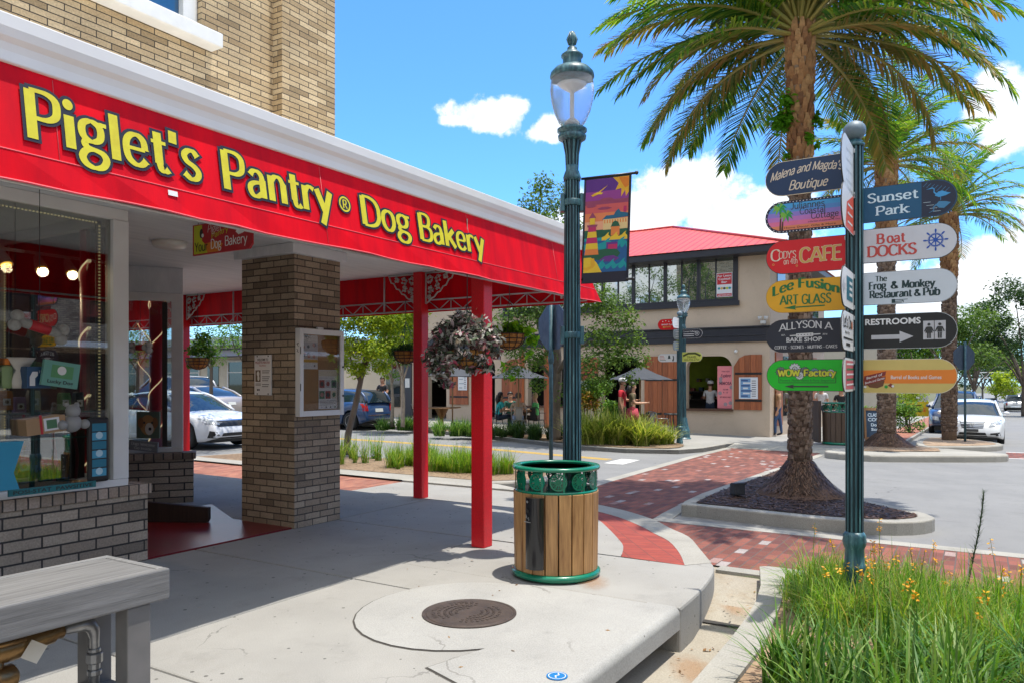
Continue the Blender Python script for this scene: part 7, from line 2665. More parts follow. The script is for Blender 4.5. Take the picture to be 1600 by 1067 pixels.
table('wooden table between the two red posts across the street', 690, 660, 26, 1.0)
table('wooden table of the seated diners', 815, 660, 25, 1.0)
table('small wooden table under the parasol beside the standing couple', 1006, 670, 22.6, .65)
chm = M('chair_metal', (.40, .38, .36), .4, .6, c2=(.3, .28, .27))
blackst = M('stool_black', (.02, .02, .022), .5)


def chair(lab, px, py, Y, rot, mat, cat='chair'):
    u, v = to_uv(at(px, py, Y))
    t = thing('metal_chair', lab, cat, u, v, None, rot, 'chairs on the cafe terrace')
    MB().box(-.21, -.21, .43, .21, .21, .455).build('seat', mat, t, bevel=.015)
    m = MB()
    pts = [(-.22, .2, .46), (-.24, .25, .72), (-.18, .27, .85), (.18, .27, .85), (.24, .25, .72), (.22, .2, .46)]
    m.tube(smooth(pts, 3), .014, 6)
    m.box(-.10, .235, .46, .10, .245, .84)
    m.tube([(-.24, .24, .68), (-.26, -.1, .67), (-.23, -.18, .45)], .012, 6)
    m.tube([(.24, .24, .68), (.26, -.1, .67), (.23, -.18, .45)], .012, 6)
    m.build('backrest', mat, t)
    for sx in (-1, 1):
        for sy in (-1, 1):
            MB().tube([(.18 * sx, .17 * sy, .44), (.24 * sx, .24 * sy, 0)], .014, 6).build('leg', mat, t)


chair('grey metal armchair at the small table under the right hand parasol', 1030, 684, 22.2, R(115), chm)
chair('grey metal chair seen from behind under the blonde diner', 811, 676, 24.2, R(180), chm)
chair('dark metal chair at the empty table between the red posts', 655, 664, 25.8, R(100), blackst)
chair('dark metal chair under the diner in the green striped top', 838, 676, 24.6, R(150), blackst)
chair('dark metal chair under the diner in turquoise', 773, 676, 25.2, R(-120), blackst)
for i, (x, lab) in enumerate(((1046, 'black bar stool by the cafe wall left of its neighbour'), (1056, 'black bar stool closest to the far signpost by the cafe wall'))):
    u, v = to_uv(at(x, 676, 24.2))
    t = thing('bar_stool', lab, 'stool', u, v, None, i * .6, 'bar stools by the cafe')
    MB().lathe([(0, .70), (.16, .70), (.17, .72), (.16, .745), (0, .75)], 16).build('seat', blackst, t)
    for k in range(4):
        a = k * math.pi / 2
        MB().tube([(.11 * math.cos(a), .11 * math.sin(a), .70), (.19 * math.cos(a), .19 * math.sin(a), 0)], .013, 5).build('leg', blackst, t)

# ---- a-frame board, yellow yard sign, far gantry
u, v = to_uv(at(1367, 692, 22.5))
af = thing('chalkboard_stand', 'wooden A-frame chalkboard between the litter bin and the middle palm', 'chalkboard', u, v, None, R(-14))
for s, nm in ((-1, 'front_panel'), (1, 'rear_panel')):
    m = MB()
    for x in (-.31, .26): m.box(x, -.02, 0, x + .05, .02, 1.1)
    m.box(-.26, -.02, 1.02, .26, .02, 1.1)
    m.box(-.26, -.02, .16, .26, .02, .22)
    m.xf(Matrix.Translation((0, s * .22, 0)) @ Matrix.Rotation(R(11 * s), 4, 'X'))
    o = m.build(nm, oakw, af)
    m = MB().box(-.259, -.01, .221, .259, .01, 1.019)
    m.xf(Matrix.Translation((0, s * .22, 0)) @ Matrix.Rotation(R(11 * s), 4, 'X'))
    m.build('slate', P_('slate', (.02, .05, .10)), o)
    if s < 0:
        a = MB()
        for i, (tx, z, sz) in enumerate((('CLASSIC', .84, .10), ('CORN', .70, .10), ('Dogs', .55, .09), ('Sold', .42, .08))): plain(a, tx, 0, z, sz, 0, -.0115, .03, 'c', .42 if i < 2 else .26)
        a.xf(Matrix.Translation((0, s * .22, 0)) @ Matrix.Rotation(R(11 * s), 4, 'X'))
        a.build('chalk_writing', P_('chalk_blue', (.55, .68, .80)), o)
u, v = to_uv(at(1432, 668, 34))
ys_ = thing('yard_sign', 'small yellow yard sign by the hedge right of the middle palm', 'sign', u, v, None, R(-25))
m = MB()
for x in (-.3, .3): m.tube([(x, 0, 0), (x, 0, .7)], .012, 5)
m.build('stake', STEEL, ys_)
MB().box(-.48, -.01, .55, .48, .01, 1.2).build('board', P_('yard_yellow', (.70, .55, .02)), ys_)
a = MB()
for i in range(3): strip(a, [(-.38, .75 + .14 * i), (.2 - .1 * (i % 2), .77 + .14 * i)], .05, 0, -.012)
disc(a, .3, .85, .1, 1, -.012, 10)
a.build('print', [P_('olive_ink', (.06, .07, .02)), P_('band_orange', (.78, .22, .02))], ys_)
ga = thing('sign_gantry', 'white truss gantry crossing the far end of the main street', 'gantry', *to_uv(at(1590, 610, 105)), -1.9, R(-31.66))
m = MB()
zt, zb_ = 1.6 + (596 - 581) * 105 / 1184 + 1.9, 1.6 + (596 - 590) * 105 / 1184 + 1.9
for z in (zt, zb_): m.box(-5.0, -.06, z - .06, 9, .06, z + .06)
for i in range(12):
    x = -5 + i * 1.2
    m.tube([(x, 0, zb_), (x + .6, 0, zt), (x + 1.2, 0, zb_)], .05, 5)
m.build('truss', WHITE, ga)
MB().box(2.2, -.15, 0, 2.5, .15, zt).build('support', WHITE, ga)

# ---- low shop row on the left and a row across the main street
bei = speckled('beige_render', (.50, .45, .36), (.44, .39, .31), (.3, .25, .2), .004, 8, .9, 60, (.38, .33, .26))
lo = thing('shop_row', 'low beige shop row with dark windows seen under the awning on the left', 'shop', 17.0, 24, .1)
m = MB()
m.box(0, 0, -.6, 8, 30, 3.7)
m.build('wall', bei, lo)
m = MB()
m.box(-.25, -.2, 3.35, 8.2, 30.2, 3.75)
m.build('parapet', M('grey_parapet', (.33, .36, .40), .6), lo, bevel=.02)
m = MB()
m.prism([(-1.2, 2.75), (-.01, 2.75), (-.01, 3.2)], 1, 29, ax='y')
m.build('shop_awning', P_('awning_dark', (.04, .04, .045)), lo)
for k in range(5):
    y = 1.5 + k * 5.6
    m = MB()
    for (a, c, z0, z1) in ((y - .08, y, .5, 2.6), (y + 3.2, y + 3.28, .5, 2.6), (y, y + 3.2, .42, .5), (y, y + 3.2, 2.5, 2.6), (y, y + 3.2, 1.95, 2.0)): m.box(-.06, a, z0, .04, c, z1)
    w_ = m.build('window', P_('frame_pale', (.5, .48, .44)), lo)
    MB().box(-.02, y, .5, -.004, y + 3.2, 2.5).build('pane', skyglass, w_)
    MB().box(-.03, y + 4.0, 0, -.004, y + 4.9, 2.3).build('door', skyglass, lo)
opp = thing('shop_row', 'brick shop row on the other side of the main street, seen only in reflections', 'shop', -34, -21, 0)
m = MB()
m.box(0, -9, -.6, 90, 0, 6.2)
m.build('wall', tbrick, opp)
for k in range(14):
    x = 1.5 + k * 6.3
    MB().box(x, .001, .5, x + 4.2, .05, 2.7).build('window', skyglass, opp)
    for q in (0, 2.4): MB().box(x + q + .3, .001, 3.9, x + q + 1.5, .04, 5.4).build('window', skyglass, opp)
m = MB()
m.box(0, .001, 2.9, 90, 1.3, 3.1)
m.box(-.2, -9.2, 6.201, 90.2, .25, 6.5)
m.build('cornice', WHITE, opp)
bk2 = thing('shop_row', 'pale shop row farther along the main street behind the palms', 'shop', 50, 2.0, -.8)
m = MB()
m.box(0, 0, -.8, 60, 10, 5.5)
m.build('wall', bei, bk2)
for k in range(8):
    MB().box(1.5 + k * 7, -.05, .5, 5.5 + k * 7, -.001, 2.6).build('window', skyglass, bk2)
m = MB()
m.box(-.2, -1.6, 2.8, 60, -.002, 3.0)
m.box(-.2, -.2, 5.501, 60.2, 10.2, 5.8)
m.build('canopy', M('green_canopy', (.05, .12, .08), .6), bk2)
# ------------------------------------------------------------------ vehicles
from mathutils.bvhtree import BVHTree
tyre = M('tyre_rubber', (.015, .015, .016), .8)
rimm = M('alloy_rim', (.50, .51, .53), .3, .8)
carglass = M('car_glass', (.012, .022, .028), .04, spec=1.0)
carblack = M('car_black_trim', (.012, .012, .013), .45)
chrome = M('chrome', (.75, .76, .78), .12, 1.0)
lampm = M('headlamp', (.55, .58, .62), .1, .2, c2=(.2, .22, .25), scale=12)
redlamp = M('tail_lamp', (.42, .01, .012), .15)
platem = P_('plate_white', (.62, .64, .62))
KIND = {
    'sedan': dict(L=4.7, W=1.82, top=[(-2.35, .60), (-2.33, .82), (-2.2, 1.0), (-1.7, 1.04), (-.8, 1.0), (.6, .96), (1.1, .95), (1.6, .89), (2.0, .80), (2.22, .70), (2.32, .58), (2.35, .42)], roof=[(-1.9, 1.0), (-1.45, 1.22), (-.85, 1.40), (-.2, 1.45), (.25, 1.41), (.6, 1.30), (1.28, .93)], wh=.33, wx=(1.42, -1.38), zb=.2),
    'hatch': dict(L=3.75, W=1.70, top=[(-1.87, .45), (-1.86, .80), (-1.80, .98), (-1.2, .99), (0, .97), (.8, .95), (1.25, .90), (1.6, .80), (1.78, .66), (1.87, .42)], roof=[(-1.84, .95), (-1.72, 1.18), (-1.52, 1.36), (-.6, 1.42), (.2, 1.39), (.42, 1.33), (.95, .93)], wh=.31, wx=(1.22, -1.22), zb=.2),
    'suv': dict(L=4.8, W=1.92, top=[(-2.4, .5), (-2.38, 1.0), (-2.3, 1.12), (0, 1.12), (.9, 1.10), (1.5, 1.05), (2.1, .98), (2.32, .85), (2.4, .5)], roof=[(-2.3, 1.1), (-2.1, 1.55), (-1.8, 1.74), (-.6, 1.79), (.2, 1.76), (.5, 1.66), (1.25, 1.08)], wh=.38, wx=(1.5, -1.45), zb=.3),
    'pickup': dict(L=5.6, W=1.98, top=[(-2.8, .6), (-2.78, 1.05), (-2.7, 1.12), (-.7, 1.13), (.6, 1.12), (1.4, 1.10), (2.4, 1.04), (2.7, .92), (2.8, .55)], roof=[(-.72, 1.1), (-.60, 1.74), (-.3, 1.82), (.6, 1.80), (.9, 1.72), (1.55, 1.08)], wh=.40, wx=(1.85, -1.75), zb=.38),
}


def interp(P, x):
    if x <= P[0][0]: return P[0][1]
    for (a, b), (c, d) in zip(P, P[1:]):
        if x <= c: return b + (d - b) * (x - a) / (c - a + 1e-9)
    return P[-1][1]


def car(name, lab, pos, heading, kind, paint, front='plain', cat='car', group='cars and pickups in the streets', plate=None, details='all', racks=False, S=1.0):
    k = KIND[kind]
    L, Wd, top, roof, wh, wx, zb = k['L'], k['W'], k['top'], k['roof'], k['wh'], k['wx'], k['zb']
    u, v = to_uv(pos)
    t = thing(name, lab, cat, u, v, pos[2], heading, group)
    if S != 1.0: t.scale = (S, S, S)
    xs_ = sorted(set([round(-L / 2 + L * i / 46, 4) for i in range(47)]))
    hl = L / 2
    hw = lambda x: Wd / 2 * (1 - .20 * max(0, (abs(x) - hl * .62) / (hl * .38)) ** 2.4)
    ar = wh * 1.20
    vs, fs = [], []
    sec = None
    for x in xs_:
        w, zt = hw(x), interp(top, x)
        bot = zb + .10 * max(0, (abs(x) - hl * .86) / (hl * .14))
        for wc in wx:
            d = ar * ar - (x - wc) ** 2
            if d > 0: bot = max(bot, wh + math.sqrt(d))
        bot = min(bot, zt - .12)
        h = zt - bot
        row = [(0, bot + .02), (w * .86, bot + .02), (w * .985, bot), (w, bot + h * .16), (w * 1.005, bot + h * .45), (w * .99, bot + h * .66), (w * .955, bot + h * .84), (w * .90, bot + h * .95), (w * .80, zt), (w * .4, zt + .018), (0, zt + .025)]
        full = row + [(-y, z) for y, z in row[-2:0:-1]]
        sec = len(full)
        vs += [(x, y, z) for y, z in full]
    n = len(xs_)
    fs = [(i * sec + j, (i + 1) * sec + j, (i + 1) * sec + (j + 1) % sec, i * sec + (j + 1) % sec) for i in range(n - 1) for j in range(sec)]
    fs += [tuple(range(sec)), tuple((n - 1) * sec + j for j in range(sec))[::-1]]
    m = MB().add(vs, fs, 0, True)
    body = m.build('body', paint, t)
    bm = bmesh.new()
    bm.from_mesh(body.data)
    bmesh.ops.recalc_face_normals(bm, faces=bm.faces[:])
    bm.to_mesh(body.data)
    bm.free()
    tree_ = BVHTree.FromPolygons([Vector(q) for q in vs], [tuple(f) for f in fs])
    # greenhouse: glass shell with painted roof and pillars
    gx = [roof[0][0] + (roof[-1][0] - roof[0][0]) * i / 22 for i in range(23)]
    g0 = []
    for x in gx:
        z0, zr = interp(top, x) - .03, interp(roof, x)
        zr = max(zr, z0 + .02)
        w0 = hw(x) * .90
        f = (zr - z0) / .5
        w1 = w0 - .17 * min(1, max(0, f))
        g0.append((x, z0, zr, w0, w1))
    vs2 = []
    for x, z0, zr, w0, w1 in g0:
        row = [(w0, z0), (w0 + (w1 - w0) * .55, z0 + (zr - z0) * .55), (w1, zr - .05 * min(1, (zr - z0) * 4)), (w1 * .8, zr - .005), (0, zr + .012)]
        full = row + [(-y, z) for y, z in row[-2::-1]]
        s2 = len(full)
        vs2 += [(x, y, z) for y, z in full]
    fs2 = [(i * s2 + j, (i + 1) * s2 + j, (i + 1) * s2 + j + 1, i * s2 + j + 1) for i in range(22) for j in range(s2 - 1)]
    gl = MB().add(vs2, fs2, 0, True).build('windows', carglass, t)
    m = MB()
    up = .006
    xr0, xr1 = roof[2][0] - .05, roof[-3][0] + .05
    P = lambda i, j: Vector(vs2[i * s2 + j])
    for i in range(22):
        inside = g0[i][0] >= xr0 and g0[i + 1][0] <= xr1 + .12
        for j in range(2, s2 - 3):
            if inside:
                q = [P(i, j), P(i + 1, j), P(i + 1, j + 1), P(i, j + 1)]
                m.add([p + Vector((0, 0, up)) for p in q], [(0, 1, 2, 3)], 0, True)
    for s in (1, -1):
        for xs0, xs1, wd in ((roof[-1][0] - .02, roof[-3][0] - .05, .05), (roof[0][0] + .02, roof[2][0] - .04, .06)):
            pts = []
            for q in range(8):
                x = xs0 + (xs1 - xs0) * q / 7
                z0, zr = interp(top, x) - .03, interp(roof, x)
                w0 = hw(x) * .90
                f = min(1, max(0, (zr - z0) / .5))
                pts.append((x, s * (w0 - .17 * f) * (1.0), zr - .02))
            m.tube(pts, wd * .8, 6)
        xm = (roof[2][0] + roof[-2][0]) / 2
        for x in ((xm,) if kind != 'hatch' else (.0,)):
            z0, zr = interp(top, x), interp(roof, x)
            m.tube([(x, s * hw(x) * .905, z0 - .02), (x - .05, s * (hw(x) * .90 - .15), zr - .05)], .028, 6)
    m.build('roof', paint, t)
    if racks:
        m = MB()
        for s in (1, -1): m.tube([(xr0, s * .58, interp(roof, xr0) + .03), (0, s * .6, interp(roof, 0) + .06), (xr1, s * .58, interp(roof, xr1) + .03)], .02, 6)
        m.build('roof_rail', chrome, t)
    # wheels
    for wc in wx:
        for s in (1, -1):
            yc = s * (Wd / 2 - .11)
            rot = Matrix.Translation((wc, yc, wh)) @ Matrix.Rotation(R(-90 * s), 4, 'X')
            w_ = MB().lathe([(wh * .62, -.1), (wh * .93, -.1), (wh, -.07), (wh, .07), (wh * .93, .1), (wh * .66, .105), (wh * .62, .09)], 28).xf(rot).build('wheel', tyre, t)
            m = MB().lathe([(0, .06), (wh * .2, .075), (wh * .2, .05), (wh * .55, .045), (wh * .62, .095), (wh * .66, .10), (wh * .66, .08)], 24, sm=False)
            for i in range(7):
                a = 2 * math.pi * i / 7
                m.add([(wh * .1 * math.cos(a - .6), wh * .1 * math.sin(a - .6), .085), (wh * .1 * math.cos(a + .6), wh * .1 * math.sin(a + .6), .085), (wh * .62 * math.cos(a + .13), wh * .62 * math.sin(a + .13), .088), (wh * .62 * math.cos(a - .13), wh * .62 * math.sin(a - .13), .088)], [(0, 1, 2, 3)])
            m.xf(rot).build('rim', rimm, w_)
    MB().box(-L / 2 + .25, -Wd / 2 + .22, .17, L / 2 - .25, Wd / 2 - .22, zb + .25).build('underbody', carblack, t)

    def patch(name, mat, c, end, nx=8, nz=4, off=.008, parent=t):
        """surface patch with corners c (y, z) laid on the front (+1) or rear (-1) of the body"""
        m = MB()
        P = []
        for j in range(nz + 1):
            for i in range(nx + 1):
                a, b_ = i / nx, j / nz
                y = (c[0][0] * (1 - a) + c[1][0] * a) * (1 - b_) + (c[3][0] * (1 - a) + c[2][0] * a) * b_
                z = (c[0][1] * (1 - a) + c[1][1] * a) * (1 - b_) + (c[3][1] * (1 - a) + c[2][1] * a) * b_
                hit = tree_.ray_cast(Vector((end * 6, y, z)), Vector((-end, 0, 0)))
                x = hit[0].x if hit[0] is not None else end * (hl - .1)
                P.append((x + end * off, y, z))
        k_ = nx + 1
        m.add(P, [(j * k_ + i, j * k_ + i + 1, (j + 1) * k_ + i + 1, (j + 1) * k_ + i) for j in range(nz) for i in range(nx)], 0, True)
        return m.build(name, mat, parent)

    def sidepatch(name, mat, c, s, off=.006, nx=6, nz=3):
        m = MB()
        P = []
        for j in range(nz + 1):
            for i in range(nx + 1):
                a, b_ = i / nx, j / nz
                x = (c[0][0] * (1 - a) + c[1][0] * a) * (1 - b_) + (c[3][0] * (1 - a) + c[2][0] * a) * b_
                z = (c[0][1] * (1 - a) + c[1][1] * a) * (1 - b_) + (c[3][1] * (1 - a) + c[2][1] * a) * b_
                hit = tree_.ray_cast(Vector((x, s * 4, z)), Vector((0, -s, 0)))
                P.append((x, (hit[0].y if hit[0] is not None else s * Wd / 2) + s * off, z))
        k_ = nx + 1
        m.add(P, [(j * k_ + i, j * k_ + i + 1, (j + 1) * k_ + i + 1, (j + 1) * k_ + i) for j in range(nz) for i in range(nx)], 0, True)
        return m.build(name, mat, t)
    zt = interp(top, hl - .12)
    e = Wd / 2
    # doors: shut lines and handles
    for s in (1, -1):
        m = MB()
        x0_, x1_ = wx[1] + ar + .04, wx[0] - ar - .06
        mid = (x0_ + x1_) / 2
        for x in (x0_, mid, x1_):
            sidepatch('shut_line', carblack, [(x - .006, zb + .12), (x + .006, zb + .12), (x + .006, interp(top, x) - .12), (x - .006, interp(top, x) - .12)], s, .002, 1, 8)
        for x in (x0_ + .08, mid + .08):
            sidepatch('door_handle', chrome if kind != 'hatch' else chrome, [(x, interp(top, x) - .24), (x + .17, interp(top, x) - .235), (x + .17, interp(top, x) - .20), (x, interp(top, x) - .205)], s, .02, 2, 1)
        xm = roof[-1][0] - .42
        MB().ball((xm, s * (hw(xm) + .06), interp(top, xm) + .05), .095, 12, sz=.72, k=8).xf(Matrix.Identity(4)).build('mirror', paint, t)
    if front == 'star':
        gw, g0z, g1z = .36, .56, .76
        gr = patch('grille', carblack, [(-gw * .82, g0z), (gw * .82, g0z), (gw, g1z), (-gw, g1z)], 1)
        for i in range(4):
            z = g0z + .03 + i * .048
            patch('grille_bar', chrome, [(-gw * .9, z), (gw * .9, z), (gw * .9, z + .02), (-gw * .9, z + .02)], 1, 8, 1, .02, gr)
        m = MB()
        ring(m, 0, (g0z + g1z) / 2, .055, .066, 0, 0, 24)
        for i in range(3):
            a = R(90 + 120 * i)
            strip(m, [(0, (g0z + g1z) / 2), (.058 * math.cos(a), (g0z + g1z) / 2 + .058 * math.sin(a))], [.02, .004], 0, 0)
        m.xf(Matrix.Translation((hl + .035, 0, 0)) @ Matrix.Rotation(R(90), 4, 'Z')).build('emblem', chrome, gr)
        for s in (1, -1):
            patch('headlight', lampm, [(s * .46, .60), (s * .80, .70), (s * .82, .83), (s * .50, .74)], 1, 6, 3, .012)
            patch('fog_light', carblack, [(s * .48, .30), (s * .78, .33), (s * .76, .44), (s * .50, .40)], 1, 5, 2, .008)
        patch('air_intake', carblack, [(-.42, .28), (.42, .28), (.36, .42), (-.36, .42)], 1)
        patch('number_plate', carblack, [(-.17, .44), (.17, .44), (.17, .53), (-.17, .53)], 1, 3, 1, .05)
    elif front == 'h':
        gr = patch('grille', carblack, [(-.62, .58), (.62, .58), (.74, .73), (-.74, .73)], 1)
        patch('grille_bar', chrome, [(-.76, .72), (.76, .72), (.72, .745), (-.72, .745)], 1, 10, 1, .018, gr)
        m = MB()
        for p in (((-.05, -.035), (-.04, .045)), ((.05, -.035), (.04, .045)), ((-.045, .002), (.045, .002))): strip(m, p, .014, 0, 0)
        for p in (((-.07, -.05), (.07, -.05)), ((.07, -.05), (.075, .06)), ((.075, .06), (-.075, .06)), ((-.075, .06), (-.07, -.05))): strip(m, p, .01, 0, -.001)
        m.xf(Matrix.Translation((hl + .03, 0, .655)) @ Matrix.Rotation(R(90), 4, 'Z')).build('emblem', chrome, gr)
        for s in (1, -1):
            patch('headlight', lampm, [(s * .56, .62), (s * .82, .64), (s * .84, .80), (s * .60, .72)], 1, 6, 3, .012)
            patch('fog_light', carblack, [(s * .58, .30), (s * .82, .30), (s * .80, .48), (s * .68, .44)], 1, 5, 2, .008)
        patch('air_intake', carblack, [(-.6, .27), (.6, .27), (.52, .42), (-.52, .42)], 1)
    else:
        gr = patch('grille', carblack, [(-.5, zt - .32), (.5, zt - .32), (.55, zt - .14), (-.55, zt - .14)], 1)
        for s in (1, -1): patch('headlight', lampm, [(s * .55, zt - .28), (s * .84 * e / .95, zt - .25), (s * .84 * e / .95, zt - .08), (s * .58, zt - .12)], 1, 5, 3, .012)
        patch('air_intake', carblack, [(-.5, .3), (.5, .3), (.45, .42), (-.45, .42)], 1)
    # rear
    zr = interp(top, -hl + .1)
    if kind == 'hatch':
        for s in (1, -1): patch('tail_light', redlamp, [(s * .56, .66), (s * .74, .66), (s * .74, .92), (s * .58, .90)], -1, 4, 4, .014)
        patch('number_plate', platem, [(-.2, .62), (.2, .62), (.2, .74), (-.2, .74)], -1, 3, 2, .012)
        patch('bumper', carblack, [(-.70, .24), (.70, .24), (.70, .34), (-.70, .34)], -1)
        patch('bumper_strip', chrome, [(-.74, .50), (.74, .50), (.74, .525), (-.74, .525)], -1, 8, 1, .012)
    elif kind in ('pickup', 'suv'):
        for s in (1, -1): patch('tail_light', redlamp, [(s * .72, .75), (s * .86, .75), (s * .86, 1.04), (s * .74, 1.04)], -1, 4, 4, .014)
        patch('bumper', chrome if kind == 'pickup' else carblack, [(-.8, .5), (.8, .5), (.8, .66), (-.8, .66)], -1, 8, 2, .05)
        patch('number_plate', platem, [(-.17, .72), (.17, .72), (.17, .83), (-.17, .83)], -1, 2, 2, .012)
    else:
        for s in (1, -1): patch('tail_light', redlamp, [(s * .45, .74), (s * .80, .78), (s * .80, .92), (s * .5, .88)], -1, 4, 3, .014)
        patch('number_plate', platem, [(-.17, .72), (.17, .72), (.17, .83), (-.17, .83)], -1, 2, 2, .014)
        patch('bumper', carblack, [(-.6, .26), (.6, .26), (.6, .36), (-.6, .36)], -1)
    return t


def paint(name, c, coat=1.0, metal=0.0):
    t = NT(name)
    t.col(c)
    t.b.inputs['Metallic'].default_value = metal
    t.b.inputs['Roughness'].default_value = .35
    t.b.inputs['Coat Weight'].default_value = coat
    t.b.inputs['Coat Roughness'].default_value = .04
    return t.m


pwhite, psilver, pblue, pgold, pnavy, pgrey = paint('paint_white', (.72, .73, .74)), paint('paint_silver', (.42, .43, .45), 1, .5), paint('paint_blue', (.015, .05, .14), 1, .2), paint('paint_champagne', (.40, .36, .34), 1, .45), paint('paint_navy', (.012, .03, .09), 1, .2), paint('paint_grey', (.10, .11, .12), 1, .3)


def cpos(u, v):
    p = W(u, v)
    p.z = zg(u, v) - .10
    return p


AD = A + math.pi  # facing back along the main street, towards the viewer
AR = A - math.pi / 2  # facing right along the side street
AL = A + math.pi / 2
ct = cpos(22.9, -3.78)
car('parked_car', 'white saloon parked nose towards the viewer behind the right hand palm', ct, AD, 'sedan', pwhite, 'star')
car('parked_car', 'dark blue tall car parked just behind the white saloon', cpos(30.0, -3.1), AD, 'suv', pnavy, 'plain', racks=True)
p = at(1585, 640, 86)
car('parked_car', 'silver pickup driving away down the main street at the right edge', cpos(*to_uv(p)), A, 'pickup', psilver, cat='pickup')
car('parked_car', 'pearl white saloon nosing out between the farthest red post and the brick pillar', cpos(4.25, 14.45), AR + R(4), 'sedan', paint('paint_pearl', (.62, .64, .68)), 'h')
car('parked_car', 'silver suv seen through the slanted shop window', cpos(12.0, 26.2), AL, 'suv', psilver, 'plain', racks=True)
car('parked_car', 'champagne saloon across the side street seen between the red post and the pillar', cpos(10.6, 22.6), AL, 'sedan', pgold, 'plain')
car('parked_car', 'dark blue hatchback seen from behind beside the leaning street tree', cpos(11.95, 15.95), AL, 'hatch', pblue, 'plain')
p = at(563, 640, 46)
car('parked_car', 'silver pickup in the lot behind the dark blue hatchback', (p.x, p.y, .35), AR + R(35), 'pickup', psilver, 'plain', cat='pickup')
p = at(1548, 632, 108)
car('parked_car', 'dark car far down the main street left of the silver pickup', cpos(*to_uv(p)), A, 'sedan', pgrey)
p = at(1525, 634, 120)
car('parked_car', 'small dark car at the far end of the main street behind the white saloon', cpos(*to_uv(p)), A, 'suv', pnavy)
p = at(1600, 636, 110)
car('parked_car', 'dark car beyond the silver pickup at the right edge', cpos(*to_uv(p)), AD, 'sedan', pgrey)
car('parked_car', 'blue car on the main street behind the viewer, seen in the shop glass', cpos(-8.5, -8.2), A, 'suv', pblue, 'plain')
car('parked_car', 'white car on the main street behind the viewer, seen in the shop glass', cpos(-14.5, -13.3), AD, 'sedan', pwhite, 'plain')
# ------------------------------------------------------------------ people
skin = M('skin', (.52, .29, .19), .5, c2=(.46, .25, .16))
skin2 = M('skin_tan', (.40, .21, .13), .5, c2=(.36, .18, .11))
hairs = {'dark': M('hair_dark', (.02, .013, .01), .5), 'blonde': M('hair_blonde', (.42, .27, .11), .5), 'brown': M('hair_brown', (.09, .05, .03), .5)}


def cloth(n, c): return M('cloth_' + n, c, .8, c2=tuple(x * .75 for x in c), scale=12)


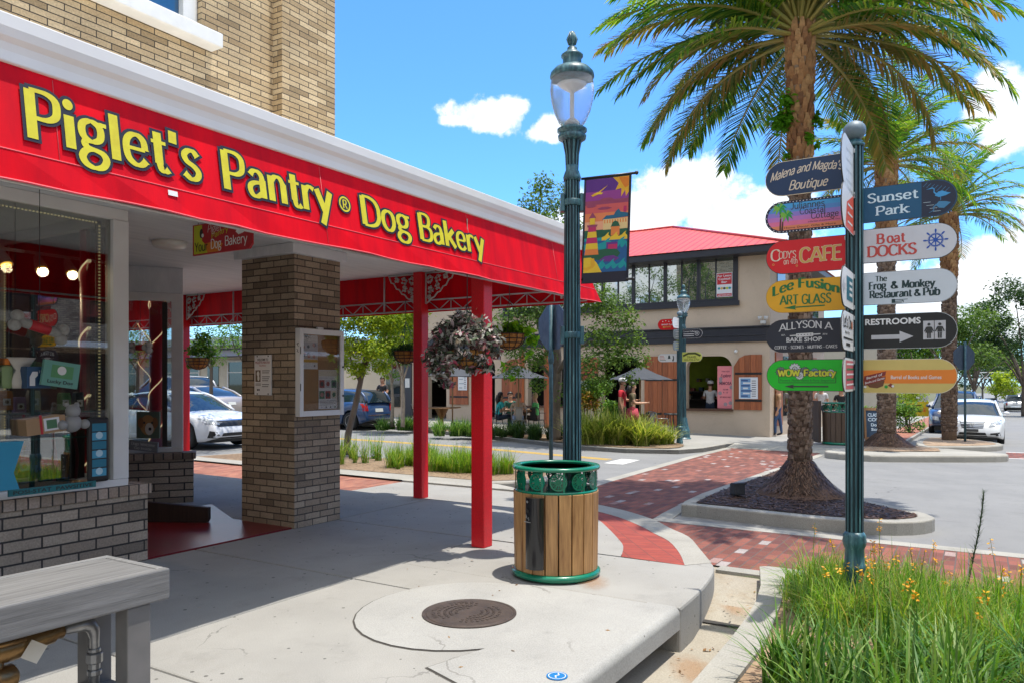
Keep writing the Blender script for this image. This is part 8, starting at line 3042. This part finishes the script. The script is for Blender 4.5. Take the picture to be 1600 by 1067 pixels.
def person(lab, u, v, z, face, pose, shirt, legs, hair='dark', sk=None, H=1.72, hat=None, sleeve=.5, shorts=False, long_hair=False, arms=(0, 0), shoe=None, skirt=False, lean=0.0):
    """one continuous skinned figure; face = direction of sight (angle of local -y)"""
    sk = sk or skin
    k = H / 1.72
    t = thing('person', lab, 'person', u, v, z, face + math.pi / 2)
    J = {}
    sit = pose == 'sit' or pose == 'stool'
    hz_ = {'sit': .50, 'stool': .78}.get(pose, .93)
    J['pelvis'] = (0, 0, hz_, .125)
    dz = hz_ - .93
    ly = -lean
    J['belly'] = (0, ly * .3, 1.08 + dz, .118)
    J['chest'] = (0, ly * .7, 1.27 + dz, .135)
    J['neck'] = (0, ly, 1.45 + dz, .055)
    J['head0'] = (0, ly - .015, 1.54 + dz, .075)
    J['head1'] = (0, ly - .02, 1.62 + dz, .092)
    J['head2'] = (0, ly - .01, 1.69 + dz, .062)
    J['nose'] = (0, ly - .115, 1.585 + dz, .014)
    E_ = [('pelvis', 'belly'), ('belly', 'chest'), ('chest', 'neck'), ('neck', 'head0'), ('head0', 'head1'), ('head1', 'head2'), ('head0', 'nose')]
    part = {}
    for s, n in ((-1, 'l'), (1, 'r')):
        J[n + 'hip'] = (.095 * s, 0, hz_ - .05, .092)
        if sit:
            kz = .52 if pose == 'sit' else .70
            J[n + 'knee'] = (.13 * s, -.42, kz, .062)
            J[n + 'ank'] = (.13 * s, -.40, kz - .43, .042)
            J[n + 'toe'] = (.14 * s, -.56, kz - .48, .035)
        else:
            st = .10 * s if pose == 'walk' else .02 * s
            J[n + 'knee'] = (.10 * s, -.02 - st, .49, .062)
            J[n + 'ank'] = (.10 * s, .01 + -st * 1.2, .08, .042)
            J[n + 'toe'] = (.11 * s, -.15 - st * 1.2, .035, .035)
        J[n + 'sho'] = (.175 * s, ly * .9, 1.385 + dz, .062)
        m = arms[0] if s < 0 else arms[1]
        if m == 0:      # hanging
            el, wr, hd = (.225 * s, ly * .6 + .02, 1.12 + dz), (.23 * s, ly * .5 - .05, .88 + dz), (.23 * s, ly * .5 - .08, .80 + dz)
        elif m == 1:    # forearms forward on a table or counter
            el, wr, hd = (.24 * s, ly * .7 - .06, 1.13 + dz), (.15 * s, ly - .30, 1.13 + dz), (.13 * s, ly - .38, 1.14 + dz)
        else:           # hand raised to the face
            el, wr, hd = (.26 * s, ly - .16, 1.20 + dz), (.12 * s, ly - .20, 1.44 + dz), (.07 * s, ly - .16, 1.53 + dz)
        J[n + 'elb'] = (*el, .043)
        J[n + 'wri'] = (*wr, .028)
        J[n + 'pal'] = (*hd, .033)
        E_ += [('pelvis', n + 'hip'), (n + 'hip', n + 'knee'), (n + 'knee', n + 'ank'), (n + 'ank', n + 'toe'), ('chest', n + 'sho'), (n + 'sho', n + 'elb'), (n + 'elb', n + 'wri'), (n + 'wri', n + 'pal')]
        d = (Vector(hd) - Vector(wr)).normalized()
        sd = Vector((1, 0, 0)) if abs(d.x) < .8 else Vector((0, 1, 0))
        sd = (sd - d * sd.dot(d)).normalized()
        cv = d.cross(sd)
        for i, (o, ln) in enumerate(((-.027, .062), (-.009, .075), (.009, .07), (.026, .055))):
            a = Vector(hd) + sd * o + d * .03
            b_ = a + d * ln * .6
            c_ = b_ + (d * .7 + cv * .5 * s).normalized() * ln * .5
            J[f'{n}f{i}a'] = (*a, .011)
            J[f'{n}f{i}b'] = (*b_, .0095)
            J[f'{n}f{i}c'] = (*c_, .008)
            E_ += [(n + 'pal', f'{n}f{i}a'), (f'{n}f{i}a', f'{n}f{i}b'), (f'{n}f{i}b', f'{n}f{i}c')]
        a = Vector(hd) - sd * .03 * s + d * .0
        b_ = a - sd * .03 * s + d * .035
        J[n + 'tha'] = (*a, .013)
        J[n + 'thb'] = (*b_, .010)
        E_ += [(n + 'pal', n + 'tha'), (n + 'tha', n + 'thb')]
    names = list(J)
    idx = {n: i for i, n in enumerate(names)}
    me = D.meshes.new('body')
    me.from_pydata([tuple(q * k for q in J[n][:3]) for n in names], [(idx[a], idx[b]) for a, b in E_], [])
    o = D.objects.new('body', me)
    COL.objects.link(o)
    mod = o.modifiers.new('skin', 'SKIN')
    mod.use_smooth_shade = True
    sv = me.skin_vertices[0].data
    for n in names:
        r = J[n][3] * k
        sv[idx[n]].radius = (r * (1.25 if n in ('pelvis', 'chest', 'belly') else 1), r * (.85 if n in ('pelvis', 'chest', 'belly') else 1))
    sv[0].use_root = True
    sub = o.modifiers.new('sub', 'SUBSURF')
    sub.levels = sub.render_levels = 2
    dg = bpy.context.evaluated_depsgraph_get()
    m2 = D.meshes.new_from_object(o.evaluated_get(dg))
    D.objects.remove(o)
    m2.name = 'body'
    if hasattr(shirt, 'name'): pass
    mats = [shirt, legs, sk, shoe or cloth('shoe', (.05, .04, .04))]
    m2.materials.clear()
    for m in mats: m2.materials.append(m)
    segs = [(a, b, Vector(J[a][:3]) * k, Vector(J[b][:3]) * k) for a, b in E_]

    def cls(p):
        best = None
        for a, b, A_, B_ in segs:
            ab = B_ - A_
            tt = max(0, min(1, (p - A_).dot(ab) / (ab.length_squared + 1e-9)))
            dd_ = (p - (A_ + ab * tt)).length
            if best is None or dd_ < best[0]: best = (dd_, a, b, tt)
        _, a, b, tt = best
        if b in ('head0', 'head1', 'head2', 'nose'): return 2
        if b.endswith('toe'): return 3
        if b.endswith('hip'): return 1
        if b.endswith('knee'): return 2 if shorts and tt > .62 else 1
        if b.endswith('ank'): return (2 if shorts else (3 if tt > .93 else 1))
        if b.endswith('sho') or b in ('belly', 'chest'): return 1 if (b == 'belly' and tt < .25) else 0
        if b == 'neck': return 0 if tt < .55 else 2
        if b.endswith('elb'): return 0 if tt < sleeve * 1.3 else 2
        return 0 if (sleeve > .9 and b.endswith('wri')) else 2
    for p in m2.polygons:
        p.material_index = cls(p.center)
        p.use_smooth = True
    bo = D.objects.new('body', m2)
    COL.objects.link(bo)
    bo.parent = t
    # hair, cap, face
    hc = Vector(J['head1'][:3]) * k
    m = MB()
    m.ball((hc.x, hc.y + .012 * k, hc.z + .015 * k), .105 * k, 16, sz=1.08)
    for i, q in enumerate(m.v):
        if q[1] < hc.y - .035 * k and q[2] < hc.z + .035 * k: m.v[i] = (q[0] * .6, hc.y, q[2] + .02 * k)
    if long_hair:
        m.tube([(0, hc.y + .07 * k, hc.z), (0, hc.y + .10 * k, hc.z - .14 * k), (0, hc.y + .09 * k, hc.z - .34 * k)], [.085 * k, .095 * k, .04 * k], 10)
    m.build('hair', hairs[hair], t)
    m = MB()
    for s in (-1, 1): m.ball((.033 * s * k, hc.y - .083 * k, hc.z - .005 * k), .009 * k, 8, k=5)
    m.box(-.025 * k, hc.y - .078 * k, hc.z - .073 * k, .025 * k, hc.y - .07 * k, hc.z - .066 * k, 1)
    for s in (-1, 1): m.ball((.088 * s * k, hc.y + .0, hc.z - .015 * k), .02 * k, 8, 2, 1.4, 5)
    m.build('face', [M('eye_dark', (.02, .015, .012), .2), M('lip', (.35, .12, .10), .5), sk], t)
    if hat:
        m = MB()
        m.lathe([(.112 * k, .02 * k), (.115 * k, .05 * k), (.10 * k, .10 * k), (.06 * k, .125 * k), (0, .13 * k)], 18, (hc.x, hc.y + .005, hc.z))
        m.prism([(-.08 * k, hc.y - .08 * k), (.08 * k, hc.y - .08 * k), (.06 * k, hc.y - .20 * k), (-.06 * k, hc.y - .20 * k)], hc.z + .025 * k, hc.z + .04 * k)
        m.build('cap', hat, t)
    if skirt:
        m = MB().lathe([(.15 * k, (hz_ + .05) * k), (.19 * k, (hz_ - .12) * k), (.25 * k, (hz_ - .42) * k)], 18)
        m.build('skirt', legs, t)
    return t


def at_uv(px, py, Y): return to_uv(at(px, py, Y))


def ppl(lab, px, Y, face, pose, *a, **k):
    u, v = to_uv(at(px, 640, Y))
    z = k.pop('z', None)
    return person(lab, u, v, zg(u, v) + .02 if z is None else z, face, pose, *a, **k)


white_c, red_c, jeans, black_c = cloth('white', (.68, .68, .70)), cloth('red', (.62, .02, .04)), cloth('jeans', (.05, .10, .22)), cloth('black', (.025, .025, .03))
ppl('man in a red polo shirt and white cap standing under the parasol', 972, 21.3, R(-20), 'stand', red_c, cloth('khaki', (.22, .17, .11)), 'brown', hat=white_c, arms=(0, 1), H=1.78)
ppl('long dark haired woman in olive top and red skirt beside the man in red', 988, 21.0, R(-10), 'stand', cloth('olive', (.13, .10, .05)), cloth('red_floral', (.50, .06, .09)), 'dark', sk=skin, long_hair=True, arms=(1, 1), H=1.68, skirt=True, shorts=True)
ppl('woman in tan top and blue jeans, hand to face, by the near palm', 1216, 25.6, R(170), 'walk', cloth('tan', (.36, .22, .12)), jeans, 'brown', arms=(2, 0), H=1.72)
ppl('man in a white tee shirt and dark jeans right of the near palm trunk', 1283, 29, R(-110), 'stand', white_c, cloth('dark_jeans', (.025, .04, .08)), 'brown', arms=(0, 0), H=1.8)
ppl('person in a dark tee shirt mostly hidden behind the signpost', 1314, 27.5, R(-100), 'walk', black_c, cloth('grey_shorts', (.25, .25, .27)), 'dark', arms=(0, 1), H=1.75, shorts=True)
ppl('man in a white shirt and cap at the cafe serving hatch seen from behind', 1110, 27.0, R(65), 'stand', white_c, cloth('dark_jeans', (.025, .04, .08)), 'brown', hat=white_c, arms=(1, 1), H=1.8)
ppl('diner in a turquoise top at the left of the terrace table', 779, 25.0, R(20), 'sit', cloth('turquoise', (.02, .38, .38)), cloth('dark_jeans', (.025, .04, .08)), 'dark', arms=(1, 1), long_hair=True, lean=.06)
ppl('bare shouldered diner with blue wrap seen from behind at the terrace table', 810, 24.3, R(95), 'sit', cloth('skin_tone_top', (.52, .36, .26)), cloth('pale_blue', (.30, .36, .50)), 'brown', arms=(1, 1), lean=.05)
ppl('diner with blonde hair in a green striped top at the right of the terrace table', 838, 24.8, R(165), 'sit', cloth('green_striped', (.08, .38, .10)), cloth('brown_trousers', (.08, .05, .04)), 'blonde', arms=(1, 1), lean=.04)
ppl('diner in dark green at the back of the terrace table', 797, 26.0, R(-75), 'sit', cloth('dark_green', (.01, .10, .07)), black_c, 'dark', arms=(1, 1))
ppl('man in a dark tee shirt standing behind the dark blue hatchback', 598, 29.5, R(-110), 'stand', black_c, black_c, 'dark', sk=skin2, arms=(1, 1), H=1.75)

# ------------------------------------------------------------------ things in the shop windows
def vitem(name, lab, cat, px, py, Y, rot=A, group=None):
    p = at(px, py, Y)
    return thing(name, lab, cat, *to_uv(p), p.z, rot, group)


S_ = lambda px, Y: px * Y / 1184
t = vitem('track_light', 'white track of spot lamps hanging inside the left shop window', 'track light', 25, 402, 7.6)
m = MB().box(-.9, -.015, .05, .45, .015, .08)
m.build('track', framem, t)
bulb = M('warm_bulb', (1, .48, .05), .4, emit=.9)
for x in (-.42, -.12, .2):
    m = MB().lathe([(.02, .09), (.035, .07), (.05, 0), (.065, -.09), (.058, -.09), (.04, -.02), (0, -.02)], 16).xf(Matrix.Translation((x, -.02, -.03)) @ Matrix.Rotation(R(-34), 4, 'X'))
    m.tube([(x, 0, .05), (x, 0, .0)], .01, 6)
    s_ = m.build('spot_lamp', framem, t)
    MB().lathe([(0, -.085), (.05, -.085), (.05, -.08), (0, -.08)], 14).xf(Matrix.Translation((x, -.02, -.03)) @ Matrix.Rotation(R(-34), 4, 'X')).build('bulb', bulb, s_)
    l = D.objects.new('lamp_light', D.lights.new('lamp_light', 'SPOT'))
    COL.objects.link(l)
    l.parent = t
    l.location = (x, -.09, -.13)
    l.rotation_euler = (R(-34), 0, 0)
    l.data.energy = 9
    l.data.spot_size = R(110)
    l.data.color = (1, .72, .42)
    l.data.shadow_soft_size = .05
t = vitem('glass_shelf', 'long glass display shelf in the left shop window', 'shelf', 40, 684, 6.15)
m = MB().box(-2.2, -.14, -.012, .55, .16, 0)
m.build('shelf_board', M('shelf_glass', (.10, .16, .15), .1), t)
m = MB()
for x in (-.9, .1): m.box(x, .12, -.9, x + .03, .15, 1.2)
m.build('shelf_post', M('post_black', (.02, .018, .016), .4), t)
bk_ = vitem('picture_book', 'green book standing on the glass shelf with the words Lucky Dog', 'book', 92, 604, 6.05, A)
m = MB().box(-.14, -.01, 0, .14, .02, .20).xf(Matrix.Rotation(R(8), 4, 'Y'))
m.build('cover', P_('book_mint', (.14, .36, .29)), bk_)
a = MB()
box_art(a, -.08, .07, .09, .17, 0, -.012)
disc(a, .0, .13, .035, 2, -.0125)
plain(a, 'Lucky Dog', 0, .025, .028, 1, -.0125, .02, 'c', .20)
a.xf(Matrix.Rotation(R(8), 4, 'Y')).build('print', [P_('book_grass', (.10, .30, .12)), P_('ink', (.03, .03, .03)), P_('paper', (.76, .75, .73))], bk_)
t = vitem('gift_box', 'small dark blue gift box with white dog shape on the glass shelf', 'box', 55, 606, 6.0)
MB().box(-.09, -.06, 0, .09, .06, .17).build('carton', P_('box_navy', (.02, .07, .16)), t, bevel=.004)
a = MB()
flatpoly(a, [(-.07, .02), (-.07, .09), (-.05, .13), (-.01, .13), (-.01, .10), (-.03, .08), (-.03, .02)], 0, -.0615)
plain(a, 'I LOVE', .035, .12, .022, 0, -.0615, .02, 'c', .07)
plain(a, 'YOU', .04, .03, .028, 0, -.0615, .02, 'c', .07)
a.build('print', wht, t)
t = vitem('treat_jar', 'white dog shaped treat jar beside the gift box', 'jar', 26, 606, 6.0)
MB().lathe([(0, 0), (.10, 0), (.11, .05), (.085, .14), (.10, .18), (.13, .24), (.05, .235), (0, .23)], 20).build('jar_body', P_('jar_cream', (.62, .58, .50)), t)
t = vitem('orange_jar', 'orange topped jar at the left end of the glass shelf', 'jar', 6, 606, 5.9)
m = MB().lathe([(0, 0), (.06, 0), (.065, .03), (.065, .16), (.05, .18), (0, .18)], 16)
m.build('jar_body', P_('jar_green', (.25, .35, .15)), t)
MB().lathe([(0, .181), (.055, .181), (.055, .23), (0, .23)], 16).build('lid', P_('band_orange', (.78, .22, .02)), t)
t = vitem('toy_bone', 'white bone shaped toy with red band hanging in the left shop window', 'dog toy', 62, 512, 5.9, A)
m = MB()
m.tube([(-.15, 0, .04), (.15, 0, -.045)], .036, 12)
for x, z in ((-.16, .08), (-.18, .01), (.16, -.085), (.18, -.01)): m.ball((x, 0, z), .046, 14)
m.build('bone', M('plush_white', (.42, .42, .40), .95, c2=(.30, .30, .28), scale=30, bump=.8, bscale=90), t)
m = MB().tube([(-.07, 0, .02), (.07, 0, -.02)], .04, 14)
m.build('band', P_('bone_red', (.50, .02, .03)), t)
m = MB().tube([(0, 0, .05), (0, 0, 1.2)], .003, 4)
m.build('cord', BLACK, t)
t = vitem('kraft_box', 'brown cardboard gift box with ribbon and photo on the display floor', 'box', 66, 676, 6.05)
MB().box(-.15, -.08, 0, .15, .08, .13).xf(Matrix.Rotation(R(-6), 4, 'Y')).build('carton', P_('kraft', (.40, .24, .12)), t, bevel=.004)
a = MB()
box_art(a, -.02, .02, .10, .12, 0, -.082)
box_art(a, .0, .035, .08, .105, 2, -.0825)
box_art(a, -.05, 0, -.03, .15, 1, -.0815)
a.xf(Matrix.Rotation(R(-6), 4, 'Y')).build('print', [wht, P_('bone_red', (.50, .02, .03)), P_('photo_green', (.08, .2, .1))], t)
t = vitem('plush_bear', 'white plush animal on the display floor right of the cardboard box', 'plush toy', 112, 672, 6.2)
m = MB()
for c, r in (((0, 0, .06), .075), ((0, -.02, .16), .055), ((-.09, -.03, .05), .04), ((.09, -.03, .05), .04), ((-.04, 0, .21), .02), ((.04, 0, .21), .02)): m.ball(c, r, 12)
m.build('body', P_('plush_grey', (.32, .32, .32)), t)
t = vitem('banner_stand', 'narrow blue vertical banner in a dark frame at the right of the left shop window', 'banner', 153, 752, 6.35)
MB().box(-.09, -.02, 0, .09, .02, .54).build('frame', BLACK, t, bevel=.03)
a = MB()
for i in range(6): box_art(a, -.06, .05 + .075 * i, .06, .115 + .075 * i, i % 2, -.0215)
for i in range(3): disc(a, 0, .09 + .15 * i, .03, 2, -.022)
a.build('print', [P_('bottle_blue', (.06, .32, .50)), P_('bottle_teal', (.02, .18, .28)), P_('bottle_pale', (.45, .65, .75))], t)
t = vitem('blue_bag', 'turquoise glossy bag at the left edge of the left shop window', 'bag', 2, 765, 5.5)
m = MB().prism([(-.12, 0), (.10, 0), (.06, .12), (.13, .35), (-.12, .35)], -.05, .05, ax='y')
m.build('bag_body', P_('bag_blue', (.02, .26, .42)), t, bevel=.01)
t = vitem('teal_strip', 'teal lettered strip lying along the bottom of the left shop window', 'sign', 78, 768, 5.95)
MB().box(-.30, -.01, 0, .36, .01, .05).build('board', P_('strip_teal', (.01, .16, .18)), t)
a = MB()
plain(a, 'POSI-STAT  PAWSITIVE', .03, .012, .028, 0, -.0115, .02, 'c', .6)
a.build('print', BLACK, t)
t = vitem('leash_rack', 'dark stand hung with red and orange leads behind the display', 'rack', 105, 748, 6.5)
m = MB()
m.box(-.22, 0, 0, .15, .04, .42)
m.build('stand', P_('rack_brown', (.06, .03, .02)), t)
for i, (x, c) in enumerate(((-.12, (.50, .02, .03)), (-.02, (.5, .18, .02)), (.06, (.3, .03, .04)))):
    MB().tube(smooth([(x, -.02, .0), (x + .01, -.03, .2), (x - .01, -.03, .35), (x, -.02, .5)], 3), .014, 6).build('lead', P_('lead_%d' % i, c), t)
t = vitem('dog_picture', 'picture of a brown and white dog in the slanted shop window', 'picture', 232, 684, 9.75, R(-8))
MB().box(-.16, -.012, 0, .16, .012, .34).build('panel', P_('pic_dark', (.10, .14, .10)), t)
a = MB()
disc(a, .0, .17, .11, 0, -.0125, 16, .13)
disc(a, .02, .12, .06, 1, -.013, 14, .08)
for x in (-.05, .06): disc(a, x, .20, .016, 2, -.0135, 8)
disc(a, .03, .12, .022, 2, -.0137, 8)
for x in (-.1, .1): disc(a, x, .2, .04, 3, -.0128, 10, .07)
a.build('print', [P_('fur_tan', (.42, .22, .08)), P_('fur_white', (.62, .58, .52)), P_('ink', (.03, .03, .03)), P_('fur_brown', (.25, .11, .04))], t)
t = vitem('grey_plaque', 'grey plaque with chalk lettering below the dog picture in the slanted window', 'sign', 224, 704, 9.72, R(-8))
MB().box(-.2, -.01, 0, .2, .01, .13).xf(Matrix.Rotation(R(5), 4, 'Y')).build('board', P_('plaque_grey', (.22, .24, .26)), t)
a = MB()
pen(a, 'Dogs Welcome', -.17, .07, .035, .33, .8, .6, 0, -.012)
pen(a, 'Go Inside', -.12, .02, .03, .24, .8, .6, 0, -.012)
a.xf(Matrix.Rotation(R(5), 4, 'Y')).build('print', P_('chalk', (.62, .63, .66)), t)
t = vitem('toy_bone', 'bone shaped toy hanging in the slanted shop window', 'dog toy', 219, 543, 9.9, R(-8))
m = MB()
m.tube([(-.10, 0, 0), (.10, 0, 0)], .035, 10)
for x, z in ((-.12, .035), (-.12, -.035), (.12, -.035), (.12, .035)): m.ball((x, 0, z), .045, 12)
m.build('bone', P_('bone_white', (.72, .72, .70)), t)
m = MB().tube([(-.045, 0, 0), (.045, 0, 0)], .04, 12)
m.build('band', P_('bone_red', (.50, .02, .03)), t)
m = MB().tube([(0, 0, .03), (0, 0, 1.0)], .003, 4)
m.build('cord', BLACK, t)
for i, (nm, c, x, y, Y, w, h) in enumerate((('orange', (.62, .22, .03), 8, 640, 6.3, .10, .16), ('lilac', (.35, .22, .45), 30, 645, 6.5, .09, .14), ('cream', (.60, .52, .36), 52, 640, 6.6, .10, .17), ('green', (.10, .30, .08), 100, 640, 6.6, .09, .15), ('black', (.02, .02, .025), 122, 642, 6.7, .08, .17),
                                             ('pink', (.62, .22, .30), 14, 742, 6.2, .11, .2), ('brown', (.22, .11, .05), 36, 745, 6.3, .13, .22), ('yellow', (.62, .45, .05), 58, 745, 6.4, .10, .18), ('crimson', (.40, .02, .03), 80, 745, 6.5, .09, .24))):
    t = vitem('treat_bag', nm + ' treat bag standing ' + ('below the upper shelf' if i < 5 else 'on the display floor') + ' of the left shop window', 'bag', x, y, Y)
    m = MB().prism([(-w / 2, 0), (w / 2, 0), (w * .47, h * .8), (w * .38, h), (-w * .38, h), (-w * .47, h * .8)], -.03, .03, ax='y')
    m.build('bag_body', P_('treat_' + nm, c), t, bevel=.008)
    a = MB()
    box_art(a, -w * .3, h * .25, w * .3, h * .6, 0, -.031)
    disc(a, 0, h * .42, w * .16, 1, -.0315, 8)
    a.build('print', [wht, P_('photo_brown', (.16, .12, .09))], t)
t = vitem('glass_shelf', 'lower glass display shelf behind the cardboard box in the left shop window', 'shelf', 60, 643, 6.6)
MB().box(-1.2, -.1, -.012, .5, .14, 0).build('shelf_board', M('shelf_glass', (.10, .16, .15), .1), t)
# wooden ramp board leaning at the entrance step
wr_ = thing('ramp_board', 'dark brown wooden board lying against the low wall at the red entrance floor', 'board', *to_uv(at(262, 818, 8.6)), .014, R(-4))
m = MB()
m.prism([(-.55, 0), (.47, 0), (.49, .04), (.49, .17), (-.55, .25)], -.03, .03, ax='y')
m.build('plank', woodmat('dark_ramp_wood', (.045, .025, .018), (.02, .012, .010), .6), wr_, bevel=.006)
